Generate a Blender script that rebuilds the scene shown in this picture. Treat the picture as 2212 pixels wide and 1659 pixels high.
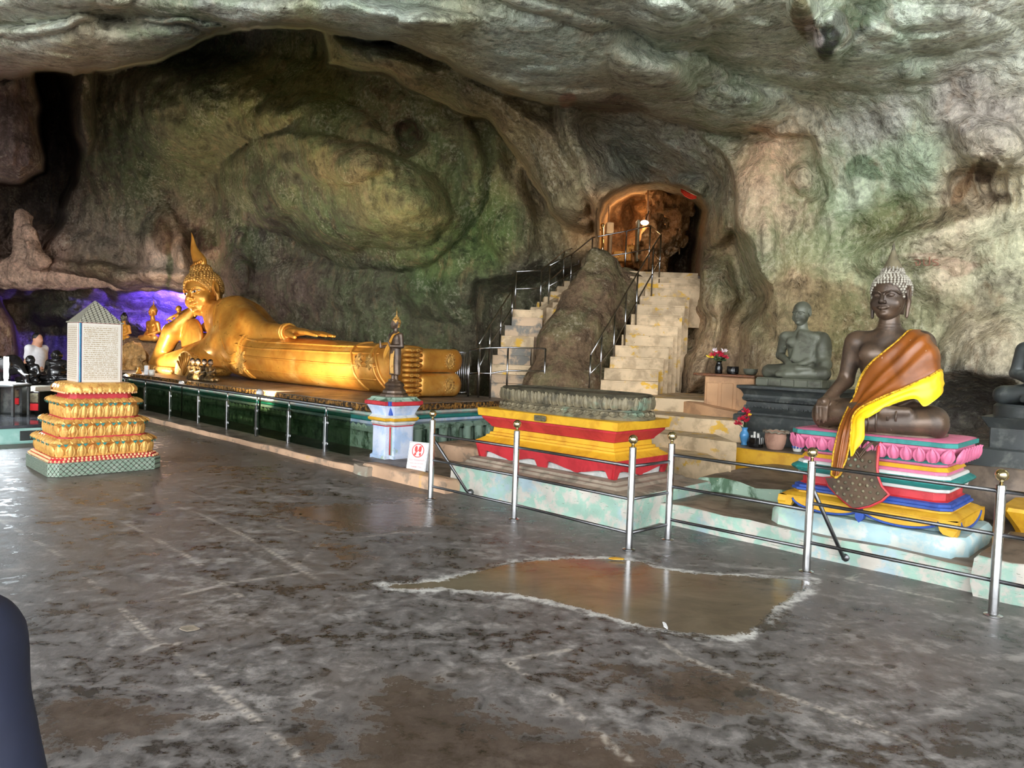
import bpy, bmesh, math, random
import numpy as np
from mathutils import Vector, Matrix

scene = bpy.context.scene
for o in list(bpy.data.objects):
    bpy.data.objects.remove(o, do_unlink=True)

# ------------------------------------------------------------------ camera
FPX, CX, CY, CAMH = 1533.0, 1106.0, 829.5, 1.6
PITCH, ROLL = math.radians(2.44), math.radians(1.98)
_R0 = np.array([1.0, 0, 0]); FW = np.array([0, math.cos(PITCH), -math.sin(PITCH)]); _U0 = np.array([0, math.sin(PITCH), math.cos(PITCH)])
RT = math.cos(ROLL) * _R0 + math.sin(ROLL) * _U0
UP = math.cos(ROLL) * _U0 - math.sin(ROLL) * _R0
CAM = np.array([0, 0, CAMH])
cam_data = bpy.data.cameras.new('camera')
cam_data.sensor_fit = 'HORIZONTAL'; cam_data.sensor_width = 36.0
cam_data.lens = FPX * 36.0 / 2212.0
cam_data.clip_start = 0.05; cam_data.clip_end = 200
cam = bpy.data.objects.new('camera', cam_data)
scene.collection.objects.link(cam)
cam.matrix_world = Matrix(((RT[0], UP[0], -FW[0], 0), (RT[1], UP[1], -FW[1], 0), (RT[2], UP[2], -FW[2], CAMH), (0, 0, 0, 1)))
scene.camera = cam

# ------------------------------------------------------------------ world (overcast daylight through the cave mouth behind the camera)
world = bpy.data.worlds.new('daylight'); scene.world = world
world.use_nodes = True
_bg = world.node_tree.nodes['Background']
_bg.inputs['Color'].default_value = (0.93, 0.97, 1.0, 1)
_bg.inputs['Strength'].default_value = 7.0
scene.view_settings.view_transform = 'Standard'
scene.view_settings.look = 'None'
scene.view_settings.gamma = 1.0
scene.view_settings.use_curve_mapping = False
scene.view_settings.exposure = 0.28
scene.cycles.diffuse_bounces = 4
scene.cycles.glossy_bounces = 3
scene.cycles.transparent_max_bounces = 8
scene.cycles.max_bounces = 5
scene.cycles.adaptive_threshold = 0.1
scene.cycles.adaptive_min_samples = 12
scene.cycles.sample_clamp_indirect = 6.0

def lamp(name, kind, loc, energy, color=(1, 1, 1), size=0.05, target=None, spot=60, blend=0.6, parent=None):
    d = bpy.data.lights.new(name, kind)
    d.energy = energy; d.color = color
    if kind in ('POINT', 'SPOT'): d.shadow_soft_size = size
    if kind == 'SPOT': d.spot_size = math.radians(spot); d.spot_blend = blend
    o = bpy.data.objects.new(name, d); scene.collection.objects.link(o)
    o.location = loc
    if target is not None:
        o.rotation_euler = (Vector(target) - Vector(loc)).to_track_quat('-Z', 'Y').to_euler()
    if parent is not None:
        o.parent = parent
        o.matrix_parent_inverse = parent.matrix_world.inverted()
    return o

# ------------------------------------------------------------------ survey helpers: the place is laid out on two axes
TH = math.radians(44.0)
UA = np.array([math.cos(TH), -math.sin(TH), 0.0])      # along the railings, plinths and the reclining figure
VA = np.array([math.sin(TH), math.cos(TH), 0.0])       # towards the back rock wall
ROTZ = -TH
def W(a, b, z): return a * UA + b * VA + np.array([0, 0, z])
def ray(px, py): return FW + (px - CX) / FPX * RT - (py - CY) / FPX * UP
def atY(px, py, y):
    v = ray(px, py); return CAM + v * (y / v[1])
def atB(px, py, b):
    v = ray(px, py); return CAM + v * (b / (v @ VA))
def atZ(px, py, z):
    v = ray(px, py); return CAM + v * ((z - CAMH) / v[2])

# ------------------------------------------------------------------ noise
def _h(ix, iy, iz, seed):
    n = (ix.astype(np.int64) * 374761393 + iy.astype(np.int64) * 668265263 + iz.astype(np.int64) * 2147483647 + seed * 974711) & 0xFFFFFFFF
    n = ((n ^ (n >> 13)) * 1274126177) & 0xFFFFFFFF
    n = ((n ^ (n >> 15)) * 2246822519) & 0xFFFFFFFF
    return ((n ^ (n >> 16)) & 0xFFFF) / 32767.5 - 1.0
def vnoise(p, seed=0):
    i = np.floor(p); f = p - i; f = f * f * f * (f * (f * 6 - 15) + 10)
    i = i.astype(np.int64); x, y, z = i[:, 0], i[:, 1], i[:, 2]
    fx, fy, fz = f[:, 0], f[:, 1], f[:, 2]
    def L(a, b, t): return a + (b - a) * t
    c = [[[_h(x + dx, y + dy, z + dz, seed) for dz in (0, 1)] for dy in (0, 1)] for dx in (0, 1)]
    return L(L(L(c[0][0][0], c[1][0][0], fx), L(c[0][1][0], c[1][1][0], fx), fy),
             L(L(c[0][0][1], c[1][0][1], fx), L(c[0][1][1], c[1][1][1], fx), fy), fz)
def fbm(p, octv=4, seed=0, gain=0.5):
    s = 0; a = 1.0; q = np.array(p, float)
    for k in range(octv):
        s = s + a * vnoise(q, seed + k); q = q * 2.03 + 7.1; a *= gain
    return s
def sstep(a, b, x):
    t = np.clip((x - a) / (b - a), 0, 1); return t * t * (3 - 2 * t)

# ------------------------------------------------------------------ mesh helpers
def link(o): scene.collection.objects.link(o); return o
def tag(o, label=None, cat=None, group=None, kind=None):
    if label: o['label'] = label
    if cat: o['category'] = cat
    if group: o['group'] = group
    if kind: o['kind'] = kind
    return o
def mk(name, verts, faces, mat=None, parent=None, smooth=True, label=None, cat=None, group=None, kind=None, uvs=None):
    me = bpy.data.meshes.new(name)
    verts = np.asarray(verts, dtype=np.float32).reshape(-1, 3)
    if isinstance(faces, np.ndarray):
        k = faces.shape[1]
        me.vertices.add(len(verts)); me.vertices.foreach_set('co', verts.ravel())
        me.loops.add(faces.size); me.loops.foreach_set('vertex_index', faces.ravel().astype(np.int32))
        me.polygons.add(len(faces)); me.polygons.foreach_set('loop_start', np.arange(0, faces.size, k, dtype=np.int32))
        me.update(calc_edges=True)
    else:
        me.from_pydata(verts.tolist(), [], faces)
    if smooth:
        me.polygons.foreach_set('use_smooth', np.ones(len(me.polygons), dtype=bool))
    me.validate()
    if mat: me.materials.append(mat)
    o = bpy.data.objects.new(name, me); link(o)
    if parent is not None: o.parent = parent
    return tag(o, label, cat, group, kind)
def empty(name, loc=(0, 0, 0), rz=0.0, label=None, cat=None, group=None, kind=None):
    o = bpy.data.objects.new(name, None); link(o)
    o.location = loc; o.rotation_euler = (0, 0, rz); o.empty_display_size = 0.1
    return tag(o, label, cat, group, kind)
def place_ab(name, a, b, z, label=None, cat=None, group=None, rz=0.0):
    return empty(name, W(a, b, z), ROTZ + rz, label, cat, group)
def copy_of(src, parent=None, loc=None, rot=None, scale=None):
    c = src.copy(); link(c); c.parent = parent
    if loc is not None: c.location = loc
    if rot is not None: c.rotation_euler = rot
    if scale is not None: c.scale = scale
    return c

class MB:
    """collects shapes for ONE mesh"""
    def __init__(s): s.v = []; s.f = []; s.n = 0
    def add(s, V, F):
        V = [tuple(map(float, p)) for p in V]
        s.f += [tuple(i + s.n for i in q) for q in F]; s.v += V; s.n += len(V); return s
    def box(s, lo, hi, M=None):
        x0, y0, z0 = lo; x1, y1, z1 = hi
        V = [(x0, y0, z0), (x1, y0, z0), (x1, y1, z0), (x0, y1, z0), (x0, y0, z1), (x1, y0, z1), (x1, y1, z1), (x0, y1, z1)]
        if M is not None: V = [tuple(M @ Vector(p)) for p in V]
        return s.add(V, [(0, 3, 2, 1), (4, 5, 6, 7), (0, 1, 5, 4), (1, 2, 6, 5), (2, 3, 7, 6), (3, 0, 4, 7)])
    def bbox(s, lo, hi, r=0.01):
        """box with chamfered edges (stacked inset loops)"""
        x0, y0, z0 = lo; x1, y1, z1 = hi
        r = min(r, (x1 - x0) / 2.1, (y1 - y0) / 2.1, (z1 - z0) / 2.1)
        def loop(i, z): 
            return [(x0 + i + r, y0 + i, z), (x1 - i - r, y0 + i, z), (x1 - i, y0 + i + r, z), (x1 - i, y1 - i - r, z), (x1 - i - r, y1 - i, z), (x0 + i + r, y1 - i, z), (x0 + i, y1 - i - r, z), (x0 + i, y0 + i + r, z)]
        return s.loft([loop(r * .7, z0), loop(0, z0 + r), loop(0, z1 - r), loop(r * .7, z1)])
    def loft(s, loops, caps=True, closed=True):
        n = len(loops[0]); V = [p for L in loops for p in L]; F = []
        for k in range(len(loops) - 1):
            for i in range(n if closed else n - 1):
                j = (i + 1) % n
                F.append((k * n + i, k * n + j, (k + 1) * n + j, (k + 1) * n + i))
        if caps and closed:
            F.append(tuple(reversed(range(n)))); F.append(tuple((len(loops) - 1) * n + i for i in range(n)))
        return s.add(V, F)
    def tube(s, pts, r, n=10, caps=True):
        pts = [Vector(map(float, p)) for p in pts]; m = len(pts)
        rs = r if hasattr(r, '__len__') else [r] * m
        loops = []; ref = None
        for i, p in enumerate(pts):
            if i == 0: t = pts[1] - p
            elif i == m - 1: t = p - pts[-2]
            else: t = (pts[i + 1] - p).normalized() + (p - pts[i - 1]).normalized()
            t.normalize()
            if ref is None: ref = Vector((0, 0, 1)) if abs(t.z) < 0.9 else Vector((1, 0, 0))
            x = ref - t * ref.dot(t)
            if x.length < 1e-5: x = t.orthogonal()
            x.normalize(); y = t.cross(x); ref = x
            loops.append([p + (x * math.cos(2 * math.pi * k / n) + y * math.sin(2 * math.pi * k / n)) * rs[i] for k in range(n)])
        return s.loft(loops, caps)
    def lathe(s, prof, n=24, c=(0, 0, 0), caps=True):
        return s.loft([[(c[0] + r * math.cos(2 * math.pi * k / n), c[1] + r * math.sin(2 * math.pi * k / n), c[2] + z) for k in range(n)] for r, z in prof], caps)
    def ball(s, c, r, n=12, m=8):
        rr = r if hasattr(r, '__len__') else (r, r, r)
        return s.loft([[(c[0] + rr[0] * math.sin(math.pi * j / m + 1e-3) * math.cos(2 * math.pi * k / n), c[1] + rr[1] * math.sin(math.pi * j / m + 1e-3) * math.sin(2 * math.pi * k / n), c[2] - rr[2] * math.cos(math.pi * j / m)) for k in range(n)] for j in range(m + 1)])
    def prism(s, poly, z0, z1):
        n = len(poly)
        return s.loft([[(x, y, z0) for x, y in poly], [(x, y, z1) for x, y in poly]])
    def build(s, name, mat, parent=None, smooth=False, **kw):
        return mk(name, s.v, s.f, mat, parent, smooth, **kw)
def autosmooth(o, deg=35):
    me = o.data
    me.polygons.foreach_set('use_smooth', np.ones(len(me.polygons), dtype=bool))
    me.set_sharp_from_angle(angle=math.radians(deg)); return o
def rect_loop(hx, hy, z, ch=0.0, notch=0.0, cx=0.0, cy=0.0):
    """rectangular outline; optional chamfer or redented (stepped) corners"""
    if notch > 0:
        n = notch; P = []
        for sx, sy, fl in ((1, -1, 0), (1, 1, 1), (-1, 1, 0), (-1, -1, 1)):
            q = [(sx * (hx - n), sy * hy), (sx * (hx - n), sy * (hy - n)), (sx * hx, sy * (hy - n))]
            if fl: q.reverse()
            P += q
        return [(cx + x, cy + y, z) for x, y in P]
    if ch > 0:
        P = [(hx - ch, -hy), (hx, -hy + ch), (hx, hy - ch), (hx - ch, hy), (-hx + ch, hy), (-hx, hy - ch), (-hx, -hy + ch), (-hx + ch, -hy)]
        return [(cx + x, cy + y, z) for x, y in P]
    return [(cx + hx, cy - hy, z), (cx + hx, cy + hy, z), (cx - hx, cy + hy, z), (cx - hx, cy - hy, z)]
def round_loop(hx, hy, z, n=48, p=2.0, cx=0, cy=0):
    L = []
    for k in range(n):
        t = 2 * math.pi * (k + .5) / n; c, s_ = math.cos(t), math.sin(t)
        L.append((cx + hx * math.copysign(abs(c) ** (2 / p), c), cy + hy * math.copysign(abs(s_) ** (2 / p), s_), z))
    return L

# ------------------------------------------------------------------ signed-distance sculpting (smooth blended bodies, surface nets)
def s_ell(c, r, rot=None):
    c = np.array(c, float); r = np.array(r, float)
    M = None if rot is None else np.array(Matrix.Rotation(0, 3, 'Z') if False else rot)
    def f(P):
        q = P - c
        if M is not None: q = q @ M
        k = np.sqrt(((q / r) ** 2).sum(-1)); k2 = np.sqrt(((q / (r * r)) ** 2).sum(-1)) + 1e-9
        return k * (k - 1) / k2
    f.bb = (c - r.max(), c + r.max()); return f
def s_cap(a, b, ra, rb=None):
    a = np.array(a, float); b = np.array(b, float); rb = ra if rb is None else rb
    def f(P):
        d = b - a; t = np.clip(((P - a) @ d) / (d @ d + 1e-12), 0, 1)
        q = P - a - t[..., None] * d
        return np.sqrt((q ** 2).sum(-1)) - (ra + (rb - ra) * t)
    R = max(ra, rb); f.bb = (np.minimum(a, b) - R, np.maximum(a, b) + R); return f
def s_box(c, h, r=0.0, rot=None):
    c = np.array(c, float); h = np.array(h, float)
    def f(P):
        q = P - c
        if rot is not None: q = q @ np.array(rot)
        q = np.abs(q) - h + r
        return np.sqrt((np.maximum(q, 0) ** 2).sum(-1)) + np.minimum(q.max(-1), 0) - r
    f.bb = (c - np.linalg.norm(h), c + np.linalg.norm(h)); return f
def rotm(x=0, y=0, z=0):
    return np.array((Matrix.Rotation(math.radians(z), 3, 'Z') @ Matrix.Rotation(math.radians(y), 3, 'Y') @ Matrix.Rotation(math.radians(x), 3, 'X')))
def sculpt(prims, h, pad=None, disp=None):
    """prims: (sdf, k) smooth union; (sdf, -k) smooth subtraction"""
    pad = pad or 3 * h
    lo = np.min([p[0].bb[0] for p in prims if p[1] >= 0], axis=0) - pad
    hi = np.max([p[0].bb[1] for p in prims if p[1] >= 0], axis=0) + pad
    n = np.ceil((hi - lo) / h).astype(int) + 1
    D = np.full(tuple(n), 1e3)
    ax = [lo[i] + h * np.arange(n[i]) for i in range(3)]
    for f, k in prims:
        kk = abs(k)
        m = kk + 4 * h
        i0 = np.maximum(((f.bb[0] - m - lo) / h).astype(int), 0); i1 = np.minimum(((f.bb[1] + m - lo) / h).astype(int) + 2, n)
        if (i1 <= i0).any(): continue
        sl = tuple(slice(i0[i], i1[i]) for i in range(3))
        P = np.stack(np.meshgrid(ax[0][sl[0]], ax[1][sl[1]], ax[2][sl[2]], indexing='ij'), -1)
        d = f(P); D0 = D[sl]
        if k >= 0:
            if kk > 0:
                t = np.clip(0.5 + 0.5 * (D0 - d) / kk, 0, 1); D[sl] = np.where(D0 > 500, d, D0 + (d - D0) * t - kk * t * (1 - t))
            else: D[sl] = np.minimum(D0, d)
        else:
            t = np.clip(0.5 - 0.5 * (D0 + d) / kk, 0, 1); D[sl] = D0 + (-d - D0) * t + kk * t * (1 - t)
    if disp is not None:
        near = np.abs(D) < 6 * h
        P = np.stack(np.meshgrid(*ax, indexing='ij'), -1)[near]
        D[near] -= disp(P)
    return surfnet(D, lo, h)
def surfnet(D, lo, h):
    S = D < 0
    nx, ny, nz = D.shape
    cs = np.zeros((nx - 1, ny - 1, nz - 1), np.int8)
    for dx in (0, 1):
        for dy in (0, 1):
            for dz in (0, 1): cs += S[dx:nx - 1 + dx, dy:ny - 1 + dy, dz:nz - 1 + dz]
    act = (cs > 0) & (cs < 8)
    idx = np.full(act.shape, -1, np.int64); ci = np.argwhere(act); idx[act] = np.arange(len(ci))
    acc = np.zeros((len(ci), 3)); cnt = np.zeros(len(ci))
    cor = [(a, b, c) for a in (0, 1) for b in (0, 1) for c in (0, 1)]
    for a in cor:
        for ax_ in range(3):
            if a[ax_]: continue
            b = list(a); b[ax_] = 1
            va = D[ci[:, 0] + a[0], ci[:, 1] + a[1], ci[:, 2] + a[2]]; vb = D[ci[:, 0] + b[0], ci[:, 1] + b[1], ci[:, 2] + b[2]]
            m = (va < 0) != (vb < 0); t = np.where(m, va / np.where(m, va - vb, 1), 0)
            p = np.array(a)[None] + t[:, None] * (np.array(b) - np.array(a))[None]
            acc[m] += p[m]; cnt[m] += 1
    V = lo + h * (ci + acc / np.maximum(cnt, 1)[:, None])
    Fs = []
    for ax_ in range(3):
        sl0 = [slice(None)] * 3; sl1 = [slice(None)] * 3
        sl0[ax_] = slice(0, -1); sl1[ax_] = slice(1, None)
        A, B_ = S[tuple(sl0)], S[tuple(sl1)]
        e = np.argwhere(A != B_); o1, o2 = [(1, 2), (2, 0), (0, 1)][ax_]
        ok = (e[:, o1] > 0) & (e[:, o2] > 0) & (e[:, o1] < D.shape[o1] - 1) & (e[:, o2] < D.shape[o2] - 1); e = e[ok]
        def q(d1, d2):
            t = e.copy(); t[:, o1] += d1; t[:, o2] += d2; return idx[t[:, 0], t[:, 1], t[:, 2]]
        F = np.stack([q(-1, -1), q(0, -1), q(0, 0), q(-1, 0)], 1)
        flip = ~A[e[:, 0], e[:, 1], e[:, 2]]
        F[flip] = F[flip][:, ::-1]; Fs.append(F)
    F = np.concatenate(Fs); F = F[(F >= 0).all(1)]
    return V, F
def sculpt_obj(name, prims, h, mat, parent=None, disp=None, **kw):
    V, F = sculpt(prims, h, disp=disp)
    return mk(name, V, F, mat, parent, True, **kw)
def chain(pts, rs, k, first=None):
    """capsule chain through points"""
    out = []
    for i in range(len(pts) - 1): out.append((s_cap(pts[i], pts[i + 1], rs[i], rs[i + 1]), k))
    return out
# ------------------------------------------------------------------ materials
def srgb(r, g, b):
    f = lambda c: (c / 255 / 12.92) if c / 255 <= 0.04045 else ((c / 255 + 0.055) / 1.055) ** 2.4
    return (f(r), f(g), f(b), 1.0)
class Nodes:
    def __init__(s, name):
        s.mat = bpy.data.materials.new(name); s.mat.use_nodes = True
        s.nt = s.mat.node_tree; s.nt.nodes.clear()
        s.out = s.nt.nodes.new('ShaderNodeOutputMaterial')
        s.bsdf = s.nt.nodes.new('ShaderNodeBsdfPrincipled')
        s.nt.links.new(s.bsdf.outputs[0], s.out.inputs[0])
    def put(s, sock, v):
        if isinstance(v, bpy.types.NodeSocket): s.nt.links.new(v, sock)
        else: sock.default_value = v
    def node(s, typ, ins=None, **props):
        n = s.nt.nodes.new(typ)
        for k, v in props.items(): setattr(n, k, v)
        for k, v in (ins or {}).items(): s.put(n.inputs[k], v)
        return n
    def pos(s, scale=(1, 1, 1), rz=0.0, obj=False):
        src = s.node('ShaderNodeTexCoord').outputs['Object'] if obj else s.node('ShaderNodeNewGeometry').outputs['Position']
        if scale == (1, 1, 1) and rz == 0: return src
        return s.node('ShaderNodeMapping', {'Vector': src, 'Scale': scale, 'Rotation': (0, 0, rz)}).outputs[0]
    def noise(s, scale, detail=4, rough=0.55, vec=None, dist=0.0):
        return s.node('ShaderNodeTexNoise', {'Scale': scale, 'Detail': detail, 'Roughness': rough, 'Distortion': dist, **({'Vector': vec} if vec is not None else {})}).outputs['Fac']
    def voro(s, scale, vec=None, feature='F1', rnd=1.0):
        return s.node('ShaderNodeTexVoronoi', {'Scale': scale, 'Randomness': rnd, **({'Vector': vec} if vec is not None else {})}, feature=feature).outputs['Distance']
    def ramp(s, fac, a, b, lo=0.0, hi=1.0):
        return s.node('ShaderNodeMapRange', {'Value': fac, 'From Min': a, 'From Max': b, 'To Min': lo, 'To Max': hi}, interpolation_type='SMOOTHSTEP').outputs[0]
    def lin(s, fac, a, b, lo=0.0, hi=1.0):
        return s.node('ShaderNodeMapRange', {'Value': fac, 'From Min': a, 'From Max': b, 'To Min': lo, 'To Max': hi}).outputs[0]
    def mix(s, fac, a, b, mode='MIX'):
        n = s.node('ShaderNodeMix', data_type='RGBA', blend_type=mode)
        s.put(n.inputs[0], fac); s.put(n.inputs[6], a); s.put(n.inputs[7], b); return n.outputs[2]
    def math(s, op, a, b=0.0, clamp=False):
        n = s.node('ShaderNodeMath', operation=op); n.use_clamp = clamp
        s.put(n.inputs[0], a); s.put(n.inputs[1], b); return n.outputs[0]
    def attr(s, name, out='Fac'):
        n = s.node('ShaderNodeAttribute', attribute_name=name); return n.outputs[out]
    def bump(s, height, strength=0.3, dist=0.02, normal=None):
        ins = {'Height': height, 'Strength': strength, 'Distance': dist}
        if normal is not None: ins['Normal'] = normal
        return s.node('ShaderNodeBump', ins).outputs[0]
    def done(s, **kw):
        for k, v in kw.items(): s.put(s.bsdf.inputs[k.replace('_', ' ')], v)
        return s.mat

def paint(name, col, col2=None, scale=8.0, lo=0.45, hi=0.62, rough=0.6, metal=0.0, bump=0.15, speck=0.0, speck_col=(0.05, 0.04, 0.03, 1), col3=None, scale3=3.0, lo3=0.5, hi3=0.6, var=0.25, stretch=(1, 1, 1)):
    m = Nodes(name); P = m.pos(stretch)
    n1 = m.noise(scale, 6, 0.62, P, 0.3)
    c = col
    if col3 is not None: c = m.mix(m.ramp(m.noise(scale3, 5, 0.6, m.pos((1, 1, 1.3))), lo3, hi3), c, col3)
    if col2 is not None: c = m.mix(m.ramp(n1, lo, hi), c, col2)
    v = m.noise(scale * 0.35 + 0.7, 3, 0.5, P)
    c = m.mix(1.0, c, m.node('ShaderNodeCombineColor', {0: m.lin(v, 0.3, 0.7, 1 - var, 1 + var * .6), 1: m.lin(v, 0.3, 0.7, 1 - var, 1 + var * .6), 2: m.lin(v, 0.3, 0.7, 1 - var, 1 + var * .6)}).outputs[0], 'MULTIPLY')
    if speck > 0: c = m.mix(m.ramp(m.noise(scale * 5, 3, 0.6), 0.72 - speck * .2, 0.76 - speck * .2), c, speck_col)
    nb = m.bump(n1, bump, 0.02)
    return m.done(Base_Color=c, Roughness=m.lin(n1, 0.3, 0.7, max(rough - .12, .02), min(rough + .12, 1)), Metallic=metal, Normal=nb)

def rock_mat():
    m = Nodes('cave_rock')
    P = m.pos()
    tint = m.attr('tint', 'Color'); alg = m.attr('algae')
    mid = m.noise(2.6, 6, 0.66, P, 0.12); fine = m.noise(13.0, 5, 0.7, P, 0.05); stre = m.noise(2.6, 5, 0.62, m.pos((1.7, 1.7, 0.35)), 0.15); big = m.noise(0.8, 3, 0.55, P, 0.5)
    g = m.lin(m.math('ADD', m.math('MULTIPLY', mid, 0.5), m.math('MULTIPLY', fine, 0.5)), 0.3, 0.7, 0.2, 1.85)
    c = m.mix(1.0, tint, m.node('ShaderNodeCombineColor', {0: g, 1: g, 2: g}).outputs[0], 'MULTIPLY')
    # warm tan stains / dark drip streaks / green algae / pale lichen
    c = m.mix(m.math('MULTIPLY', m.ramp(stre, 0.53, 0.68), 0.45), c, m.mix(0.5, c, srgb(186, 150, 114)))
    c = m.mix(m.math('MULTIPLY', m.ramp(stre, 0.47, 0.36), 0.55), c, m.mix(0.75, c, srgb(66, 58, 46)))
    ag = m.math('MULTIPLY', m.ramp(m.math('ADD', m.math('MULTIPLY', mid, 0.6), m.math('MULTIPLY', big, 0.4)), 0.45, 0.56), alg, True)
    c = m.mix(ag, c, m.mix(0.66, c, srgb(88, 110, 66)))
    li = m.math('MULTIPLY', m.ramp(m.math('ADD', m.math('MULTIPLY', fine, 0.6), m.math('MULTIPLY', big, 0.4)), 0.54, 0.62), 0.5)
    c = m.mix(li, c, m.mix(0.55, c, srgb(206, 200, 178)))
    h = m.math('ADD', m.math('ADD', m.math('MULTIPLY', mid, 1.0), m.math('MULTIPLY', fine, 0.42)), m.math('MULTIPLY', stre, 0.7))
    b = m.bump(h, 0.9, 0.12)
    return m.done(Base_Color=c, Roughness=0.85, Normal=b, Specular_IOR_Level=0.25)

def floor_mat():
    m = Nodes('wet_concrete_floor')
    P = m.pos(); S = m.pos((0.8, 1.7, 1.0), math.radians(44))
    big = m.noise(0.6, 3, 0.6, P, 0.4); mid = m.noise(2.0, 7, 0.7, S, 0.6); fine = m.noise(8.5, 6, 0.74, P, 0.2)
    wp = m.attr('warm'); pud = m.attr('pud'); crk = m.attr('crk'); wt = m.attr('wet')
    mf = m.math('ADD', m.math('MULTIPLY', mid, 0.55), m.math('MULTIPLY', fine, 0.45))
    c = m.mix(m.lin(fine, 0.3, 0.7), srgb(66, 63, 62), srgb(112, 108, 107))
    lime = m.ramp(mf, 0.50, 0.64)
    c = m.mix(m.math('MULTIPLY', lime, 0.7), c, srgb(158, 153, 150))
    dk = m.ramp(m.math('ADD', m.math('MULTIPLY', mf, 0.8), m.math('MULTIPLY', big, 0.2)), 0.485, 0.44)
    c = m.mix(m.math('MULTIPLY', dk, 0.85), c, srgb(48, 43, 40))
    brn = m.math('ADD', m.math('MULTIPLY', m.ramp(big, 0.48, 0.64), 0.3), m.math('MULTIPLY', wp, 0.65), True)
    c = m.mix(brn, c, m.mix(0.55, c, srgb(104, 84, 66)))
    drop = m.math('MULTIPLY', m.ramp(m.voro(5.0, P), 0.17, 0.12), m.ramp(big, 0.50, 0.56))
    c = m.mix(m.math('MULTIPLY', drop, 0.75), c, srgb(56, 48, 44))
    wob_ = m.lin(mf, 0.35, 0.65, -0.30, 0.30)
    wmask = m.ramp(m.math('ADD', wt, wob_), -0.03, 0.05)
    c = m.mix(m.math('MULTIPLY', wmask, 0.85), c, m.mix(m.lin(fine, .3, .7), srgb(58, 47, 39), srgb(82, 68, 58)))
    e2 = m.math('ADD', pud, m.lin(fine, 0.3, 0.7, -0.05, 0.05))
    pmask = m.ramp(e2, -0.004, 0.012)
    rim = m.math('MULTIPLY', m.ramp(e2, -0.09, -0.012), m.ramp(mf, 0.40, 0.55))
    c = m.mix(m.math('MULTIPLY', rim, 0.85), c, srgb(206, 204, 200))
    c = m.mix(pmask, c, m.mix(m.lin(mid, .35, .65), srgb(90, 79, 65), srgb(114, 102, 86)))
    e3 = m.math('ADD', crk, m.lin(fine, 0.3, 0.7, -0.010, 0.012))
    c = m.mix(m.math('MULTIPLY', m.math('MULTIPLY', m.ramp(e3, 0.032, 0.006), m.ramp(mid, 0.44, 0.56)), 0.55), c, srgb(196, 186, 176))
    c = m.mix(m.math('MULTIPLY', m.ramp(e3, 0.009, 0.002), 0.8), c, srgb(66, 56, 50))
    r = m.lin(fine, 0.3, 0.7, 0.34, 0.56)
    r = m.math('MINIMUM', r, m.lin(dk, 0, 1, 0.56, 0.27))
    r = m.math('MINIMUM', r, m.lin(wmask, 0, 1, 0.56, 0.2))
    r = m.math('MINIMUM', r, m.lin(pmask, 0, 1, 0.56, 0.15))
    n = m.bump(m.math('MULTIPLY', fine, m.lin(pud, -0.01, 0.01, 1.0, 0.12)), 0.25, 0.02)
    return m.done(Base_Color=c, Roughness=r, Normal=n, Specular_IOR_Level=0.5)

def simple(name, col, rough=0.5, metal=0.0, emit=None, es=1.0, **kw):
    m = Nodes(name); P = m.pos(); n1 = m.noise(14, 4, 0.6, P)
    g = m.lin(n1, 0.3, 0.7, 0.85, 1.1)
    c = m.mix(1.0, col, m.node('ShaderNodeCombineColor', {0: g, 1: g, 2: g}).outputs[0], 'MULTIPLY')
    a = dict(Base_Color=c, Roughness=rough, Metallic=metal); a.update(kw)
    if emit: a['Emission_Color'] = emit; a['Emission_Strength'] = es
    return m.done(**a)

MT = {}
MT['rock'] = rock_mat()
MT['floor'] = floor_mat()
MT['steel'] = simple('stainless_steel', (0.5, 0.5, 0.51, 1), 0.24, 1.0)
MT['steel_dark'] = simple('worn_steel_rail', (0.15, 0.15, 0.155, 1), 0.4, 1.0)
MT['brass'] = simple('brass_ball', (0.75, 0.62, 0.36, 1), 0.12, 1.0)
MT['gold'] = paint('gold_paint', srgb(208, 148, 64), srgb(184, 118, 42), 3.0, 0.4, 0.7, 0.36, 0.45, 0.08, col3=srgb(226, 188, 118), scale3=1.3, lo3=0.55, hi3=0.75, var=0.15)
MT['gold_relief'] = paint('gold_relief', srgb(206, 158, 84), srgb(120, 78, 34), 26.0, 0.52, 0.64, 0.38, 0.45, 0.9, var=0.2)
MT['gold_bright'] = paint('bright_gold_leaf', srgb(228, 176, 96), srgb(198, 130, 64), 14.0, 0.50, 0.66, 0.36, 0.3, 0.5, var=0.12, speck=0.2, speck_col=srgb(150, 70, 40))
MT['rim_gold'] = paint('tarnished_gilt_rim', srgb(168, 120, 56), srgb(58, 44, 32), 20.0, 0.44, 0.56, 0.42, 0.35, 0.9, var=0.3)
MT['bronze'] = paint('dark_bronze', srgb(98, 78, 62), srgb(70, 56, 46), 5.0, 0.42, 0.62, 0.36, 0.25, 0.12, speck=0.1, speck_col=srgb(170, 160, 148), var=0.2)
MT['bronze_dull'] = paint('dull_bronze', srgb(122, 112, 88), srgb(84, 78, 62), 9.0, 0.45, 0.65, 0.6, 0.15, 0.3, col3=srgb(110, 128, 108), scale3=2.5, lo3=0.56, hi3=0.66)
MT['hair_white'] = paint('whitened_curls', srgb(170, 164, 150), srgb(110, 100, 88), 30.0, 0.5, 0.62, 0.6, 0.1, 0.3)
MT['black'] = simple('black_lacquer', srgb(24, 22, 22), 0.16)
MT['black_stone'] = paint('blackened_stone', srgb(62, 66, 66), srgb(92, 96, 92), 6.0, 0.5, 0.66, 0.42, 0.1, 0.2, var=0.3)
MT['grey_stone'] = paint('green_grey_statue', srgb(104, 106, 92), srgb(76, 76, 64), 4.0, 0.45, 0.62, 0.5, 0.1, 0.15, speck=0.05, speck_col=srgb(170, 170, 140))
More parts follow.
